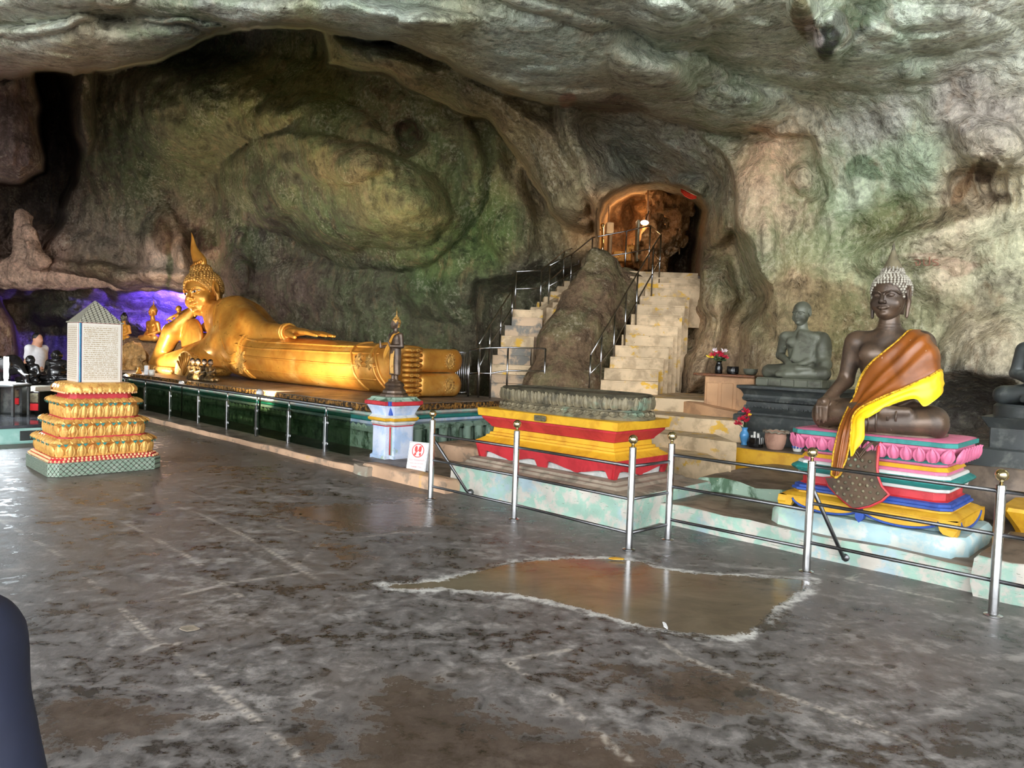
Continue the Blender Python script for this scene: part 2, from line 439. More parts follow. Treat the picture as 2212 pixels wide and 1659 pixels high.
MT['mint'] = paint('flaking_mint_plaster', srgb(150, 182, 166), srgb(190, 184, 174), 6.5, 0.44, 0.58, 0.75, 0, 0.4, speck=0.35, speck_col=srgb(118, 128, 112), col3=srgb(160, 180, 188), scale3=1.4, lo3=0.5, hi3=0.62)
MT['concrete'] = paint('dusty_concrete', srgb(150, 136, 120), srgb(116, 106, 92), 5.0, 0.45, 0.62, 0.85, 0, 0.3, col3=srgb(168, 176, 160), scale3=2.0, lo3=0.55, hi3=0.66)
MT['kerb'] = paint('peach_kerb', srgb(196, 160, 130), srgb(150, 128, 108), 4.0, 0.5, 0.64, 0.8, 0, 0.3, col3=srgb(214, 170, 100), scale3=1.6, lo3=0.62, hi3=0.7)
MT['brownledge'] = paint('worn_ledge', srgb(120, 104, 90), srgb(88, 76, 66), 3.5, 0.45, 0.62, 0.45, 0, 0.25)
MT['yellow'] = paint('yellow_paint', srgb(214, 164, 40), srgb(194, 142, 28), 5.0, 0.45, 0.65, 0.5, 0, 0.1, speck=0.12, speck_col=srgb(120, 84, 20), var=0.12)
MT['red'] = paint('red_paint', srgb(188, 48, 56), srgb(164, 36, 44), 5.0, 0.45, 0.65, 0.5, 0, 0.1, speck=0.06, speck_col=srgb(220, 150, 140), var=0.12)
MT['white'] = paint('white_paint', srgb(204, 204, 200), srgb(176, 180, 178), 6.0, 0.5, 0.66, 0.6, 0, 0.1, var=0.1)
MT['teal'] = paint('teal_paint', srgb(38, 130, 124), srgb(30, 108, 106), 5.0, 0.5, 0.66, 0.5, 0, 0.1, speck=0.16, speck_col=srgb(210, 214, 206), var=0.12)
MT['pink'] = paint('pink_paint', srgb(208, 110, 144), srgb(190, 90, 126), 6.0, 0.5, 0.66, 0.5, 0, 0.1, speck=0.06, speck_col=srgb(238, 200, 208), var=0.12)
MT['blue'] = paint('blue_paint', srgb(44, 78, 160), srgb(34, 58, 130), 6.0, 0.5, 0.66, 0.55, 0, 0.1, speck=0.1, speck_col=srgb(160, 170, 190), var=0.12)
MT['paleblue'] = paint('pale_blue_plaster', srgb(156, 184, 190), srgb(188, 194, 188), 6.0, 0.47, 0.6, 0.7, 0, 0.35, speck=0.25, speck_col=srgb(150, 150, 140), col3=srgb(176, 206, 186), scale3=1.2, lo3=0.52, hi3=0.62)
MT['greenworn'] = paint('mossy_green_plaster', srgb(150, 174, 156), srgb(70, 96, 74), 5.0, 0.47, 0.6, 0.7, 0, 0.3, speck=0.2, speck_col=srgb(210, 206, 170), stretch=(1, 1, 0.4))
MT['bluewhite'] = paint('worn_blue_white_plaster', srgb(200, 208, 226), srgb(168, 190, 222), 4.0, 0.45, 0.6, 0.7, 0, 0.25, speck=0.22, speck_col=srgb(96, 120, 96), col3=srgb(150, 172, 140), scale3=2.0, lo3=0.57, hi3=0.66)
MT['step'] = paint('cream_step_plaster', srgb(216, 190, 154), srgb(184, 160, 128), 4.0, 0.45, 0.62, 0.8, 0, 0.2, speck=0.1, speck_col=srgb(120, 100, 70), col3=srgb(216, 170, 60), scale3=3.2, lo3=0.555, hi3=0.61)
MT['stepgrey'] = paint('grey_worn_step', srgb(196, 168, 138), srgb(128, 124, 116), 3.0, 0.46, 0.58, 0.8, 0, 0.2, speck=0.12, speck_col=srgb(220, 190, 150))
MT['peach'] = paint('peach_plaster', srgb(206, 160, 118), srgb(182, 140, 104), 4.0, 0.45, 0.62, 0.75, 0, 0.2, speck=0.12, speck_col=srgb(110, 84, 60))
MT['robe'] = paint('orange_brown_satin', srgb(138, 76, 24), srgb(116, 62, 18), 3.0, 0.45, 0.65, 0.42, 0, 0.05, speck=0.03, speck_col=srgb(225, 205, 190), var=0.12)
MT['robe_yellow'] = paint('yellow_satin', srgb(246, 206, 30), srgb(236, 190, 20), 3.0, 0.45, 0.65, 0.38, 0, 0.04, var=0.1)
MT['robe_trim'] = paint('gold_braid', srgb(226, 176, 40), srgb(150, 100, 20), 60.0, 0.45, 0.6, 0.5, 0.2, 0.6)
MT['cloth_orange'] = simple('orange_cloth', srgb(196, 136, 44), 0.6)
MT['sign_white'] = simple('sign_white', srgb(226, 226, 228), 0.4)
MT['sign_red'] = simple('sign_red_print', srgb(206, 62, 56), 0.5)
MT['sign_black'] = simple('sign_black_print', srgb(30, 28, 28), 0.5)
MT['marble'] = paint('pale_marble', srgb(214, 208, 198), srgb(190, 184, 174), 4.0, 0.5, 0.66, 0.35, 0, 0.02, var=0.08)
MT['ink'] = simple('brown_ink', srgb(150, 130, 92), 0.6)
MT['mirror_green'] = None
MT['skin'] = simple('skin', srgb(196, 142, 112), 0.55)
MT['shirt'] = simple('white_shirt', srgb(222, 220, 222), 0.8)
MT['pinkshirt'] = simple('pale_pink_shirt', srgb(226, 190, 200), 0.8)
MT['hair'] = simple('black_hair', srgb(20, 17, 16), 0.5)
MT['trousers'] = simple('dark_trousers', srgb(40, 38, 44), 0.8)
MT['navy'] = simple('navy_jacket', srgb(11, 18, 42), 0.8)
MT['terracotta'] = paint('terracotta', srgb(178, 138, 118), srgb(150, 112, 94), 8.0, 0.45, 0.65, 0.8, 0, 0.15)
MT['ceramic_blue'] = simple('blue_glaze', srgb(84, 150, 204), 0.2)
MT['ceramic_white'] = simple('white_glaze', srgb(216, 214, 208), 0.2)
MT['petal_red'] = simple('red_petal', srgb(196, 30, 60), 0.6)
MT['petal_white'] = simple('white_petal', srgb(232, 216, 220), 0.6)
MT['petal_yellow'] = simple('yellow_petal', srgb(236, 200, 50), 0.6)
MT['leaf'] = simple('plastic_leaf', srgb(48, 82, 40), 0.5)
MT['teal_tile'] = paint('green_marble_tile', srgb(150, 196, 186), srgb(176, 212, 204), 2.0, 0.45, 0.6, 0.12, 0, 0.0, var=0.06)
MT['dark_tile'] = paint('dark_glossy_tile', srgb(84, 86, 92), srgb(60, 62, 66), 2.0, 0.45, 0.6, 0.08, 0, 0.0, var=0.1)
MT['carpet'] = simple('red_carpet', srgb(178, 24, 30), 0.95)
MT['plaque'] = paint('grey_plaque', srgb(110, 104, 82), srgb(84, 80, 66), 30.0, 0.5, 0.6, 0.45, 0.5, 0.3)
MT['wood'] = paint('brown_wood', srgb(120, 70, 36), srgb(90, 50, 26), 9.0, 0.45, 0.6, 0.35, 0, 0.1, stretch=(1, 6, 6))
MT['chalk'] = simple('pale_painted_box', srgb(210, 204, 190), 0.6)
MT['grey_box'] = simple('pale_grey_box', srgb(196, 186, 168), 0.6)
MT['tube'] = simple('lit_fluorescent_tube', (1, 1, 1, 1), 0.5, 0, (0.85, 0.95, 1.0, 1), 28.0)
MT['bulb'] = simple('lit_warm_bulb', (1, 1, 1, 1), 0.5, 0, (1.0, 0.86, 0.58, 1), 16.0)
MT['bulbw'] = simple('lit_white_bulb', (1, 1, 1, 1), 0.5, 0, (1.0, 0.95, 0.85, 1), 10.0)
MT['iron'] = simple('painted_iron', srgb(40, 38, 38), 0.5, 0.3)
MT['redlight'] = simple('red_canopy_cloth', srgb(230, 60, 40), 0.8)
def glass_mat():
    m = Nodes('tinted_glass')
    m.bsdf.inputs['Base Color'].default_value = (0.02, 0.028, 0.02, 1)
    m.bsdf.inputs['Roughness'].default_value = 0.03
    t = m.node('ShaderNodeBsdfTransparent', {'Color': srgb(178, 190, 170)})
    mx = m.node('ShaderNodeMixShader'); m.put(mx.inputs[0], 0.14)
    m.nt.links.new(t.outputs[0], mx.inputs[1]); m.nt.links.new(m.bsdf.outputs[0], mx.inputs[2])
    m.nt.links.new(mx.outputs[0], m.out.inputs[0]); return m.mat
MT['glass'] = glass_mat()
def mosaic_mat(name, base, dark, scale):
    m = Nodes(name); P = m.pos((1, 1, 1), TH)
    r = m.node('ShaderNodeMapping', {'Vector': m.node('ShaderNodeTexCoord').outputs['Object'], 'Scale': (scale, scale, scale)}).outputs[0]
    sx = m.node('ShaderNodeSeparateXYZ', {0: r})
    ch = m.node('ShaderNodeMath', operation='ADD'); m.put(ch.inputs[0], sx.outputs[0]); m.put(ch.inputs[1], sx.outputs[1])
    a = m.math('SINE', m.math('MULTIPLY', m.math('ADD', ch.outputs[0], sx.outputs[2]), 3.14159)); b = m.math('SINE', m.math('MULTIPLY', m.math('SUBTRACT', ch.outputs[0], sx.outputs[2]), 3.14159))
    g = m.math('MULTIPLY', m.math('ABSOLUTE', a), m.math('ABSOLUTE', b))
    f = m.ramp(g, 0.1, 0.3)
    c = m.mix(f, dark, m.mix(m.ramp(m.noise(scale * 1.2, 2), 0.4, 0.6), base, m.mix(0.5, base, srgb(190, 190, 180))))
    return m.done(Base_Color=c, Roughness=m.lin(f, 0, 1, 0.6, 0.15), Metallic=m.lin(f, 0, 1, 0.0, 0.2), Normal=m.bump(f, 0.5, 0.01))
MT['mirror_green'] = mosaic_mat('green_mirror_mosaic', srgb(126, 152, 132), srgb(70, 74, 62), 16.0)
MT['mirror_roof'] = mosaic_mat('grey_mirror_mosaic', srgb(176, 172, 152), srgb(70, 66, 56), 20.0)
# ------------------------------------------------------------------ the cave: walls and ceiling
def poly_sdf(px, py, poly):
    """signed distance (pixels of survey grid), negative inside"""
    P = np.array(poly, float); n = len(P)
    d = np.full(px.shape, 1e18); inside = np.zeros(px.shape, bool)
    for i in range(n):
        a = P[i]; b = P[(i + 1) % n]; e = b - a
        wx = px - a[0]; wy = py - a[1]
        t = np.clip((wx * e[0] + wy * e[1]) / (e @ e), 0, 1)
        d = np.minimum(d, (wx - t * e[0]) ** 2 + (wy - t * e[1]) ** 2)
        c = ((a[1] > py) != (b[1] > py)) & (px < e[0] * (py - a[1]) / (e[1] if abs(e[1]) > 1e-9 else 1e-9) + a[0])
        inside ^= c
    d = np.sqrt(d); return np.where(inside, -d, d)
def ip(x, pts):
    p = np.array(pts, float); return np.interp(x, p[:, 0], p[:, 1])
GX = np.concatenate([np.arange(-1000, -40, 10), np.arange(-40, 2252, 4), np.arange(2252, 3300, 12)]).astype(float)
GY = np.concatenate([np.arange(-520, -40, 8), np.arange(-40, 900, 4), np.arange(900, 1210, 10)]).astype(float)
PX, PY = np.meshgrid(GX, GY)           # survey directions from the camera station; every sample is then set at its own distance
sh = PX.shape
nx_ = np.stack([PX.ravel() / 90, PY.ravel() / 90, np.zeros(PX.size)], 1)
wob = (fbm(nx_, 3, 5) * 10).reshape(sh); wob2 = (fbm(nx_ + 31, 3, 9) * 10).reshape(sh)
QX, QY = PX + wob, PY + wob2
Yd = ip(PX, [(-1000, 12), (-700, 17), (-400, 22), (0, 24), (150, 23.5), (300, 23), (400, 22.6), (500, 21.6), (600, 20.4), (800, 18), (1000, 16.6), (1100, 16.4), (1200, 16.2), (1290, 15.8), (1500, 14.8), (1590, 12.6), (1680, 11.2), (1800, 10.7), (2000, 10.0), (2212, 9.4), (2500, 8.6), (2900, 7.6), (3300, 7.0)])
# wall leans over towards its top
Yd = Yd - ip(PY, [(-500, 2.0), (150, 1.2), (420, 0.2), (600, 0.0), (1200, 0.0)]) * ip(PX, [(-1000, 0), (300, 0.4), (1000, 1.0), (1600, 0.6), (2000, 0.9), (3300, 0.5)])
def region(poly, Yf, soft=8, wob_on=True):
    global Yd
    s = poly_sdf(QX if wob_on else PX, QY if wob_on else PY, poly)
    w = sstep(soft, -soft, s)
    Yd = Yd * (1 - w) + (Yf(s) if callable(Yf) else Yf) * w
def dome(cx, cy, rx, ry, h, rot=0, p=0.9):
    global Yd
    c, s = math.cos(math.radians(rot)), math.sin(math.radians(rot))
    dx, dy = QX - cx, QY - cy
    x = (dx * c + dy * s) / rx; y = (-dx * s + dy * c) / ry
    Yd = Yd - h * np.clip(1 - x * x - y * y, 0, 1) ** p
# left: deep shadowed recess above, ledge with a stalagmite, low grotto under it
region([(-900, 100), (120, 100), (170, 330), (140, 470), (90, 540), (60, 575), (-900, 575)], 29.0, 12)
region([(-900, 120), (75, 120), (92, 230), (88, 380), (40, 398), (-60, 392), (-900, 400)], lambda s: 18.5 - np.clip(-s / 60, 0, 1) ** .5 * 1.6, 7)
region([(150, 150), (200, 150), (205, 300), (188, 330), (160, 290)], lambda s: 20.5 - np.clip(-s / 25, 0, 1) * .8, 6)
region([(-900, 586), (0, 592), (150, 600), (300, 620), (430, 634), (470, 640), (500, 900), (480, 1200), (-900, 1200)], lambda s: 23.5 + np.clip(-s / 60, 0, 1) * 3.2, 5)
region([(-900, 600), (-300, 610), (0, 640), (28, 690), (40, 760), (20, 830), (-900, 830)], lambda s: 21.0 - np.clip(-s / 40, 0, 1) ** .5 * .8, 6)
dome(200, 585, 330, 22, 0.9, 4)
dome(220, 690, 150, 34, 1.6, 8); dome(150, 660, 90, 40, 1.2, -20); dome(330, 700, 70, 30, 1.0, 12)
dome(130, 540, 130, 60, 0.6, 8); dome(350, 540, 60, 110, 0.9, 0); dome(250, 500, 90, 120, 0.5)
dome(395, 560, 26, 90, 0.7); dome(512, 560, 40, 130, 0.8, -8); dome(505, 600, 46, 60, 0.6)
# the big overhanging folds of the back wall
dome(300, 260, 190, 190, 1.4, 20); dome(430, 240, 200, 130, 1.6, 10); dome(560, 220, 170, 110, 1.2, 15)
dome(800, 350, 262, 230, 2.0, 28, 0.55)
dome(690, 300, 170, 90, 1.0, 12, 0.6)
dome(730, 418, 258, 122, 1.6, 10, 0.5)
dome(560, 400, 90, 90, 0.8)
dome(895, 295, 38, 42, -0.7); dome(640, 520, 60, 70, -0.5); dome(1080, 420, 70, 160, 0.8, -20); dome(1120, 560, 90, 130, 0.7); dome(700, 620, 200, 60, 0.5); dome(960, 600, 120, 100, 0.6)
# slanting rock band left of the hooded passage, hood, pillar
region([(690, 60), (1000, 110), (1215, 230), (1330, 230), (1420, 330), (1325, 430), (1300, 470), (1285, 500), (1235, 488), (1195, 460), (1170, 410), (1110, 330), (1050, 270), (960, 215), (830, 160), (700, 140)],
       lambda s: 14.6 - np.clip(-s / 70, 0, 1) ** .6 * 1.6, 9)
region([(1190, 225), (1300, 205), (1420, 225), (1520, 255), (1640, 290), (1760, 300), (1780, 420), (1745, 520), (1740, 640), (1620, 660), (1560, 640), (1400, 400), (1290, 440), (1215, 330)],
       lambda s: ip(PX, [(1180, 13.6), (1500, 12.6), (1650, 11.4), (1780, 10.8)]) - np.clip(-s / 90, 0, 1) ** .6 * ip(PX, [(1200, 1.2), (1500, .9), (1700, .1)]), 12)
dome(1665, 430, 70, 210, 0.35, -8); dome(1640, 560, 60, 150, 0.3, -10)
NICHE = [(1222, 262), (1262, 236), (1340, 232), (1420, 248), (1500, 280), (1556, 325), (1590, 385), (1602, 470), (1590, 560), (1556, 640), (1300, 640), (1296, 500), (1286, 450), (1252, 380), (1228, 320)]
region(NICHE, lambda s: ip(PX, [(1220, 13.0), (1600, 12.0)]) + sstep(0, 1, np.clip(-s / 150, 0, 1)) * 3.2, 7)
# rock beside and behind the stairs
region([(1500, 560), (1590, 520), (1640, 640), (1600, 700), (1570, 860), (1440, 900), (1470, 760), (1500, 680)], lambda s: 14.2 - np.clip(-s / 60, 0, 1) ** .6 * 1.5, 32)
PASS = [(1292, 470), (1300, 436), (1322, 416), (1356, 404), (1420, 398), (1476, 404), (1512, 424), (1528, 452), (1520, 500), (1512, 560), (1508, 640), (1500, 660), (1292, 660)]
region(PASS, lambda s: 17.0 + 4.0 * sstep(0, 30, -s), 6, False)
dome(1450, 480, 60, 120, 2.2, 30); dome(1330, 430, 40, 60, 1.2); dome(1380, 500, 30, 90, 1.2, 15); dome(1365, 480, 22, 36, -1.0)
# behind the left stairs
region([(1040, 620), (1290, 560), (1300, 900), (1040, 900)], 17.2, 30)
# right wall forms
dome(1880, 490, 240, 60, -0.25, -14, 1.5); dome(2020, 520, 220, 60, 0.25, -18, 1.5); dome(2150, 320, 110, 60, 0.5, 20); dome(2120, 400, 80, 40, -0.3)
dome(2120, 360, 60, 26, 0.25, 20); dome(2140, 790, 160, 120, 0.6, -35, 1.0); dome(1960, 700, 150, 80, -0.2, 0, 1.5); dome(2090, 890, 170, 90, -1.4, 0, 1.2); dome(1620, 780, 60, 120, 0.4, -10); dome(1740, 390, 30, 50, 0.4)
gm = np.clip(1.2 - ((PX - 2125) / 95) ** 2 - ((PY - 405) / 75) ** 2, 0, 1)
Yd = Yd + gm * (0.16 * np.abs(np.sin((PX + 2.4 * wob + (PY - 360) * .35 * np.sign(PX - 2130)) / 11.0)) ** .6 - .06)
# ---- ceiling slab with its lobed lower edge
def hz(px): return CY - FPX * math.tan(PITCH) + math.tan(ROLL) * (px - CX)
zc = 5.45 + 0.0 * PX
LIP = ip(PX + 0 * wob, [(-1000, 190), (-200, 175), (0, 166), (75, 150), (160, 158), (215, 152), (280, 142), (335, 132), (385, 106), (450, 78), (520, 58), (600, 56), (650, 60), (770, 74), (880, 100), (960, 132), (1040, 172), (1110, 205), (1205, 228), (1260, 222), (1380, 238), (1500, 268), (1600, 304), (1700, 305), (1740, 296), (1900, 250), (2060, 205), (2212, 156), (3300, -200)])
LIP = LIP + fbm(np.stack([PX.ravel() / 40, np.zeros(PX.size), np.zeros(PX.size)], 1), 3, 77).reshape(sh) * 4
Yc = (zc - CAMH) * FPX / np.maximum(hz(PX) - PY, 60)
def cdome(cx, cy, rx, ry, h, rot=0, p=0.8):
    global Yc
    c, s = math.cos(math.radians(rot)), math.sin(math.radians(rot))
    x = ((QX - cx) * c + (QY - cy) * s) / rx; y = (-(QX - cx) * s + (QY - cy) * c) / ry
    Yc = Yc - h * np.clip(1 - x * x - y * y, 0, 1) ** p
cdome(1180, 120, 330, 110, 0.9, 14, .65); cdome(1500, 210, 200, 85, 0.7, 20, .65); cdome(1620, 240, 130, 60, .5, 12, .65)
cdome(620, 30, 420, 48, 0.9, 3, .65); cdome(200, 100, 330, 62, 1.1, -3, .65); cdome(60, 20, 230, 60, .8, -8, .65)
cdome(1260, -40, 330, 95, 1.0, 12, .65); cdome(1680, 60, 300, 110, .5, 18, .65); cdome(1950, 130, 260, 110, .4, -10, .65); cdome(1450, 60, 90, 60, .4, 20)
cdome(1900, 250, 160, 40, .3, -12); cdome(850, 40, 160, 40, .5, 16); cdome(2050, 30, 200, 80, .4, -12)
cdome(1800, 75, 42, 62, .55, 8, .5); cdome(1742, 25, 40, 44, .4, 0, .5); cdome(1955, 152, 26, 26, .3)
wl = sstep(9, -9, PY - LIP)
Yl = np.minimum(Yc, Yd + 0.3)
right = sstep(1680, 1800, PX)
k = 0.8
t_ = np.clip(0.5 + 0.5 * (Yd - Yc) / k, 0, 1); Ysm = Yd + (Yc - Yd) * t_ - k * t_ * (1 - t_)
Yd = (Yd * (1 - wl) + Yl * wl) * (1 - right) + Ysm * right
# ---- to 3-D, then weathering displacement along the sight line
V3 = FW[None, None] + ((PX - CX) / FPX)[..., None] * RT - ((PY - CY) / FPX)[..., None] * UP
POS = CAM + V3 * (Yd / V3[..., 1])[..., None]
fp = POS.reshape(-1, 3)
dsp = fbm(fp * 0.45, 4, 3) * 0.17 + fbm(fp * 1.5 + 9, 4, 13) * 0.10 + fbm(fp * np.array([4.2, 4.2, 1.4]) + 3, 4, 21) * 0.05 + np.abs(fbm(fp * 0.9 + 40, 3, 33)) * -0.10
rdir = (fp - CAM); rdir /= np.linalg.norm(rdir, axis=1)[:, None]
fp = fp + rdir * (dsp * np.clip(np.linalg.norm(fp - CAM, axis=1) / 11, 0.6, 1.6))[:, None]
# ---- stone tints (minerals, algae) with the light and shade on them, placed by area
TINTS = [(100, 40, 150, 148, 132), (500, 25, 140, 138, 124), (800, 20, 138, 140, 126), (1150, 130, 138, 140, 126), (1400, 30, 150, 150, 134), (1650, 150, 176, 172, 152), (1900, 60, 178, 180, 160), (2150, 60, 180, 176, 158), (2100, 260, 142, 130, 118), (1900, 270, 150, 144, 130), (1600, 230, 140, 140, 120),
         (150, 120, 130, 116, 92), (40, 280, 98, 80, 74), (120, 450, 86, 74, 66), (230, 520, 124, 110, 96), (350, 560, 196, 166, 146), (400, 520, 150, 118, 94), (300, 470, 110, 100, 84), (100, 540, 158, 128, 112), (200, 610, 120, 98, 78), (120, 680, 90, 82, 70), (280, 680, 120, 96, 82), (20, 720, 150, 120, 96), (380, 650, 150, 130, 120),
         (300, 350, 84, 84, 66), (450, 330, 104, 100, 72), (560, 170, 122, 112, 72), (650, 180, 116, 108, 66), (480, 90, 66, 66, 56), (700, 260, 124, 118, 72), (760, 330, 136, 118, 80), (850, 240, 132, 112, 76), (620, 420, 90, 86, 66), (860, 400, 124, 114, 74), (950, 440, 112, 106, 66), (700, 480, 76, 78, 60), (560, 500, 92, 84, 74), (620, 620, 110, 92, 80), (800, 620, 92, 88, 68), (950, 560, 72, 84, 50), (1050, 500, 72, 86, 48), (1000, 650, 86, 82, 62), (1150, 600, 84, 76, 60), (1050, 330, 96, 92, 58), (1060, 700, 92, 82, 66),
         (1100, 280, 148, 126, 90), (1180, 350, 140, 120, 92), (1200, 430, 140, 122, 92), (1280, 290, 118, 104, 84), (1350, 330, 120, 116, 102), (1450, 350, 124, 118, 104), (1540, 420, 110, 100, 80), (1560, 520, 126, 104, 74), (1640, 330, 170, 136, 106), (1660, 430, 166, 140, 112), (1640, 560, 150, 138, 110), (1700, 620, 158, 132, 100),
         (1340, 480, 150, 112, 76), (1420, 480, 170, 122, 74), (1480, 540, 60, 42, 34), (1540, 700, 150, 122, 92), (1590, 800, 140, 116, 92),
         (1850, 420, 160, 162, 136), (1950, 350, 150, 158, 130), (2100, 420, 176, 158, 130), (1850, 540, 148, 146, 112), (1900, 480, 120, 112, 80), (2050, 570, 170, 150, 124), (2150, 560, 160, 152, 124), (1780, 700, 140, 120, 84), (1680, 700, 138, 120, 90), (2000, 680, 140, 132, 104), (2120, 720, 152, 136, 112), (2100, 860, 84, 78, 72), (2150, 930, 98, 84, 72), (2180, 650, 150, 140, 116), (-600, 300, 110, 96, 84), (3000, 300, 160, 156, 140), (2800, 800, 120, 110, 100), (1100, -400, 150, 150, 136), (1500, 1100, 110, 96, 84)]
ALG = [(1000, 40, .25), (1300, 100, .3), (1700, 120, .6), (1900, 60, .9), (1950, 150, .7), (2200, 60, .2), (1550, 200, .8), (1750, 260, .6), (2050, 230, .2), (1880, 400, 1.0), (1800, 450, .9), (1650, 520, .8), (1850, 560, .7), (2000, 560, .4), (2150, 450, .2), (100, 100, .4), (300, 350, .8), (500, 250, .7), (620, 170, .8), (780, 300, 1.0), (900, 330, 1.0), (700, 400, .9), (950, 430, 1.0), (1050, 480, 1.0), (900, 560, 1.0), (600, 560, .5), (520, 540, 1.0), (800, 640, .6), (1100, 650, .4), (1100, 280, .3), (1230, 380, .4), (1350, 330, .3), (1560, 420, .4), (150, 650, .5), (60, 300, .1), (100, 520, 0), (350, 560, .25), (1400, 480, 0), (1600, 760, .3), (1700, 700, .4), (2100, 800, .1), (1200, 600, .2)]
def idw(pts, nval, sig):
    p = np.array(pts, float); acc = np.zeros((PX.size, nval)); ws = np.zeros(PX.size)
    X, Y_ = QX.ravel() + wob.ravel(), QY.ravel() + wob2.ravel()
    for r in p:
        w = 1.0 / (((X - r[0]) ** 2 + (Y_ - r[1]) ** 2) / sig ** 2 + 0.15) ** 2.0
        acc += w[:, None] * r[2:2 + nval]; ws += w
    return acc / ws[:, None]
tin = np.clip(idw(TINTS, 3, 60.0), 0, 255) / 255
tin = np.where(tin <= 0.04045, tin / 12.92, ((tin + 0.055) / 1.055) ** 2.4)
tin = np.clip(tin * np.array([1.72, 1.86, 1.98]), 0, 0.85)          # bare limestone is pale; lifts all tints evenly, as they hold the dim light
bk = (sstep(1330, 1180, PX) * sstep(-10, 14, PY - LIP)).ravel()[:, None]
tin = tin * (1 - bk * np.array([.28, .31, .33]))          # mossy stone of the deep chamber, its dim light also darkened into the tint
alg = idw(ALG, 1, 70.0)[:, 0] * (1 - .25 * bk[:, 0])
# bare patches: black soot on the hanging knobs, rusty hole, dripping white flowstone
def stain_or_shade(cx, cy, rx, ry, col, amt, rot=0):
    c, s = math.cos(math.radians(rot)), math.sin(math.radians(rot))
    dx, dy = (QX.ravel() + wob.ravel() - cx), (QY.ravel() + wob2.ravel() - cy)
    q = ((dx * c + dy * s) / rx) ** 2 + ((-dx * s + dy * c) / ry) ** 2
    w = sstep(1.1, 0.6, q + 0.25 * fbm(fp * 3.0, 3, 55)) * amt
    tin[:] = tin * (1 - w[:, None]) + np.array(srgb(*col)[:3]) * w[:, None]
stain_or_shade(1800, 80, 26, 60, (44, 42, 46), .95, 8); stain_or_shade(1745, 45, 26, 40, (120, 84, 50), .8); stain_or_shade(1840, 45, 30, 40, (58, 54, 48), .7); stain_or_shade(1770, 70, 30, 26, (232, 222, 218), .8)
stain_or_shade(895, 292, 34, 38, (84, 56, 40), .9); stain_or_shade(335, 570, 16, 80, (216, 190, 168), .85); stain_or_shade(380, 570, 20, 66, (208, 180, 158), .7); stain_or_shade(358, 575, 7, 76, (110, 116, 84), .8)
stain_or_shade(350, 500, 30, 36, (110, 76, 50), .7); stain_or_shade(430, 505, 36, 34, (70, 40, 30), .8); stain_or_shade(1230, 222, 26, 20, (170, 110, 92), .6); stain_or_shade(1320, 240, 90, 22, (92, 64, 50), .7, 6)
stain_or_shade(2030, 565, 90, 16, (196, 160, 140), .6); stain_or_shade(2120, 330, 70, 40, (190, 176, 160), .5); stain_or_shade(2100, 430, 70, 60, (126, 98, 72), .5); stain_or_shade(1850, 365, 40, 26, (84, 112, 78), .7)
me_idx = np.arange(PX.size).reshape(sh)
F = np.stack([me_idx[:-1, :-1], me_idx[1:, :-1], me_idx[1:, 1:], me_idx[:-1, 1:]], -1)
fx = (PX[:-1, :-1] + PX[1:, 1:]) / 2; fy = (PY[:-1, :-1] + PY[1:, 1:]) / 2
lipc = LIP[:-1, :-1]
below = fp.reshape(sh + (3,))[:-1, :-1, 2] < -0.6
isceil = fy < lipc + 4
isright = (~isceil) & (fx > 1330)
isback = (~isceil) & (~isright)
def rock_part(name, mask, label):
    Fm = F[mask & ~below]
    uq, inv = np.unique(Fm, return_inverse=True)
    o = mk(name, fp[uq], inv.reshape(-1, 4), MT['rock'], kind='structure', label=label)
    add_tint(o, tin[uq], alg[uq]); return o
def add_tint(o, rgb, al):
    me = o.data; n = len(me.vertices)
    a = me.attributes.new('tint', 'FLOAT_COLOR', 'POINT')
    c = np.ones((n, 4), np.float32); c[:, :3] = rgb; a.data.foreach_set('color', c.ravel())
    b = me.attributes.new('algae', 'FLOAT', 'POINT'); b.data.foreach_set('value', np.broadcast_to(np.asarray(al, np.float32), (n,)).copy())
    return o
stain_or_shade(2140, 385, 26, 30, (84, 62, 44), .8, 20); stain_or_shade(2090, 410, 14, 50, (132, 96, 62), .7, 20); stain_or_shade(2170, 440, 30, 16, (90, 70, 52), .7)
stain_or_shade(1790, 690, 190, 80, (116, 100, 72), .6, 4); stain_or_shade(2040, 660, 150, 50, (122, 110, 84), .5); stain_or_shade(2110, 860, 120, 70, (84, 76, 68), .6)  # olive brown wall, and the statue's shadow darkened into the right hollow
stain_or_shade(1990, 480, 130, 26, (126, 110, 80), .7, -8); stain_or_shade(1960, 590, 60, 30, (110, 104, 74), .5)
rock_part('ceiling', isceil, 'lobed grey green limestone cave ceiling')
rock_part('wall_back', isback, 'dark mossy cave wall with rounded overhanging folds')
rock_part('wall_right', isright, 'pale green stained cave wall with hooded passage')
# faint reddish letters on the right wall, laid on the stone
def on_wall(px, py):
    i = np.clip(np.searchsorted(GX, px) - 1, 0, len(GX) - 2); j = np.clip(np.searchsorted(GY, py) - 1, 0, len(GY) - 2)
    u_ = (px - GX[i]) / (GX[i + 1] - GX[i]); v_ = (py - GY[j]) / (GY[j + 1] - GY[j]); G_ = fp.reshape(sh + (3,))
    q = (G_[j, i] * (1 - u_)[:, None] + G_[j, i + 1] * u_[:, None]) * (1 - v_)[:, None] + (G_[j + 1, i] * (1 - u_)[:, None] + G_[j + 1, i + 1] * u_[:, None]) * v_[:, None]
    d = q - CAM; return q - d / np.linalg.norm(d, axis=1)[:, None] * 0.03
_cu = bpy.data.curves.new('letters', 'FONT'); _cu.body = 'จปร'; _cu.size = 26; _cu.resolution_u = 4
_t = bpy.data.objects.new('letters', _cu); link(_t)
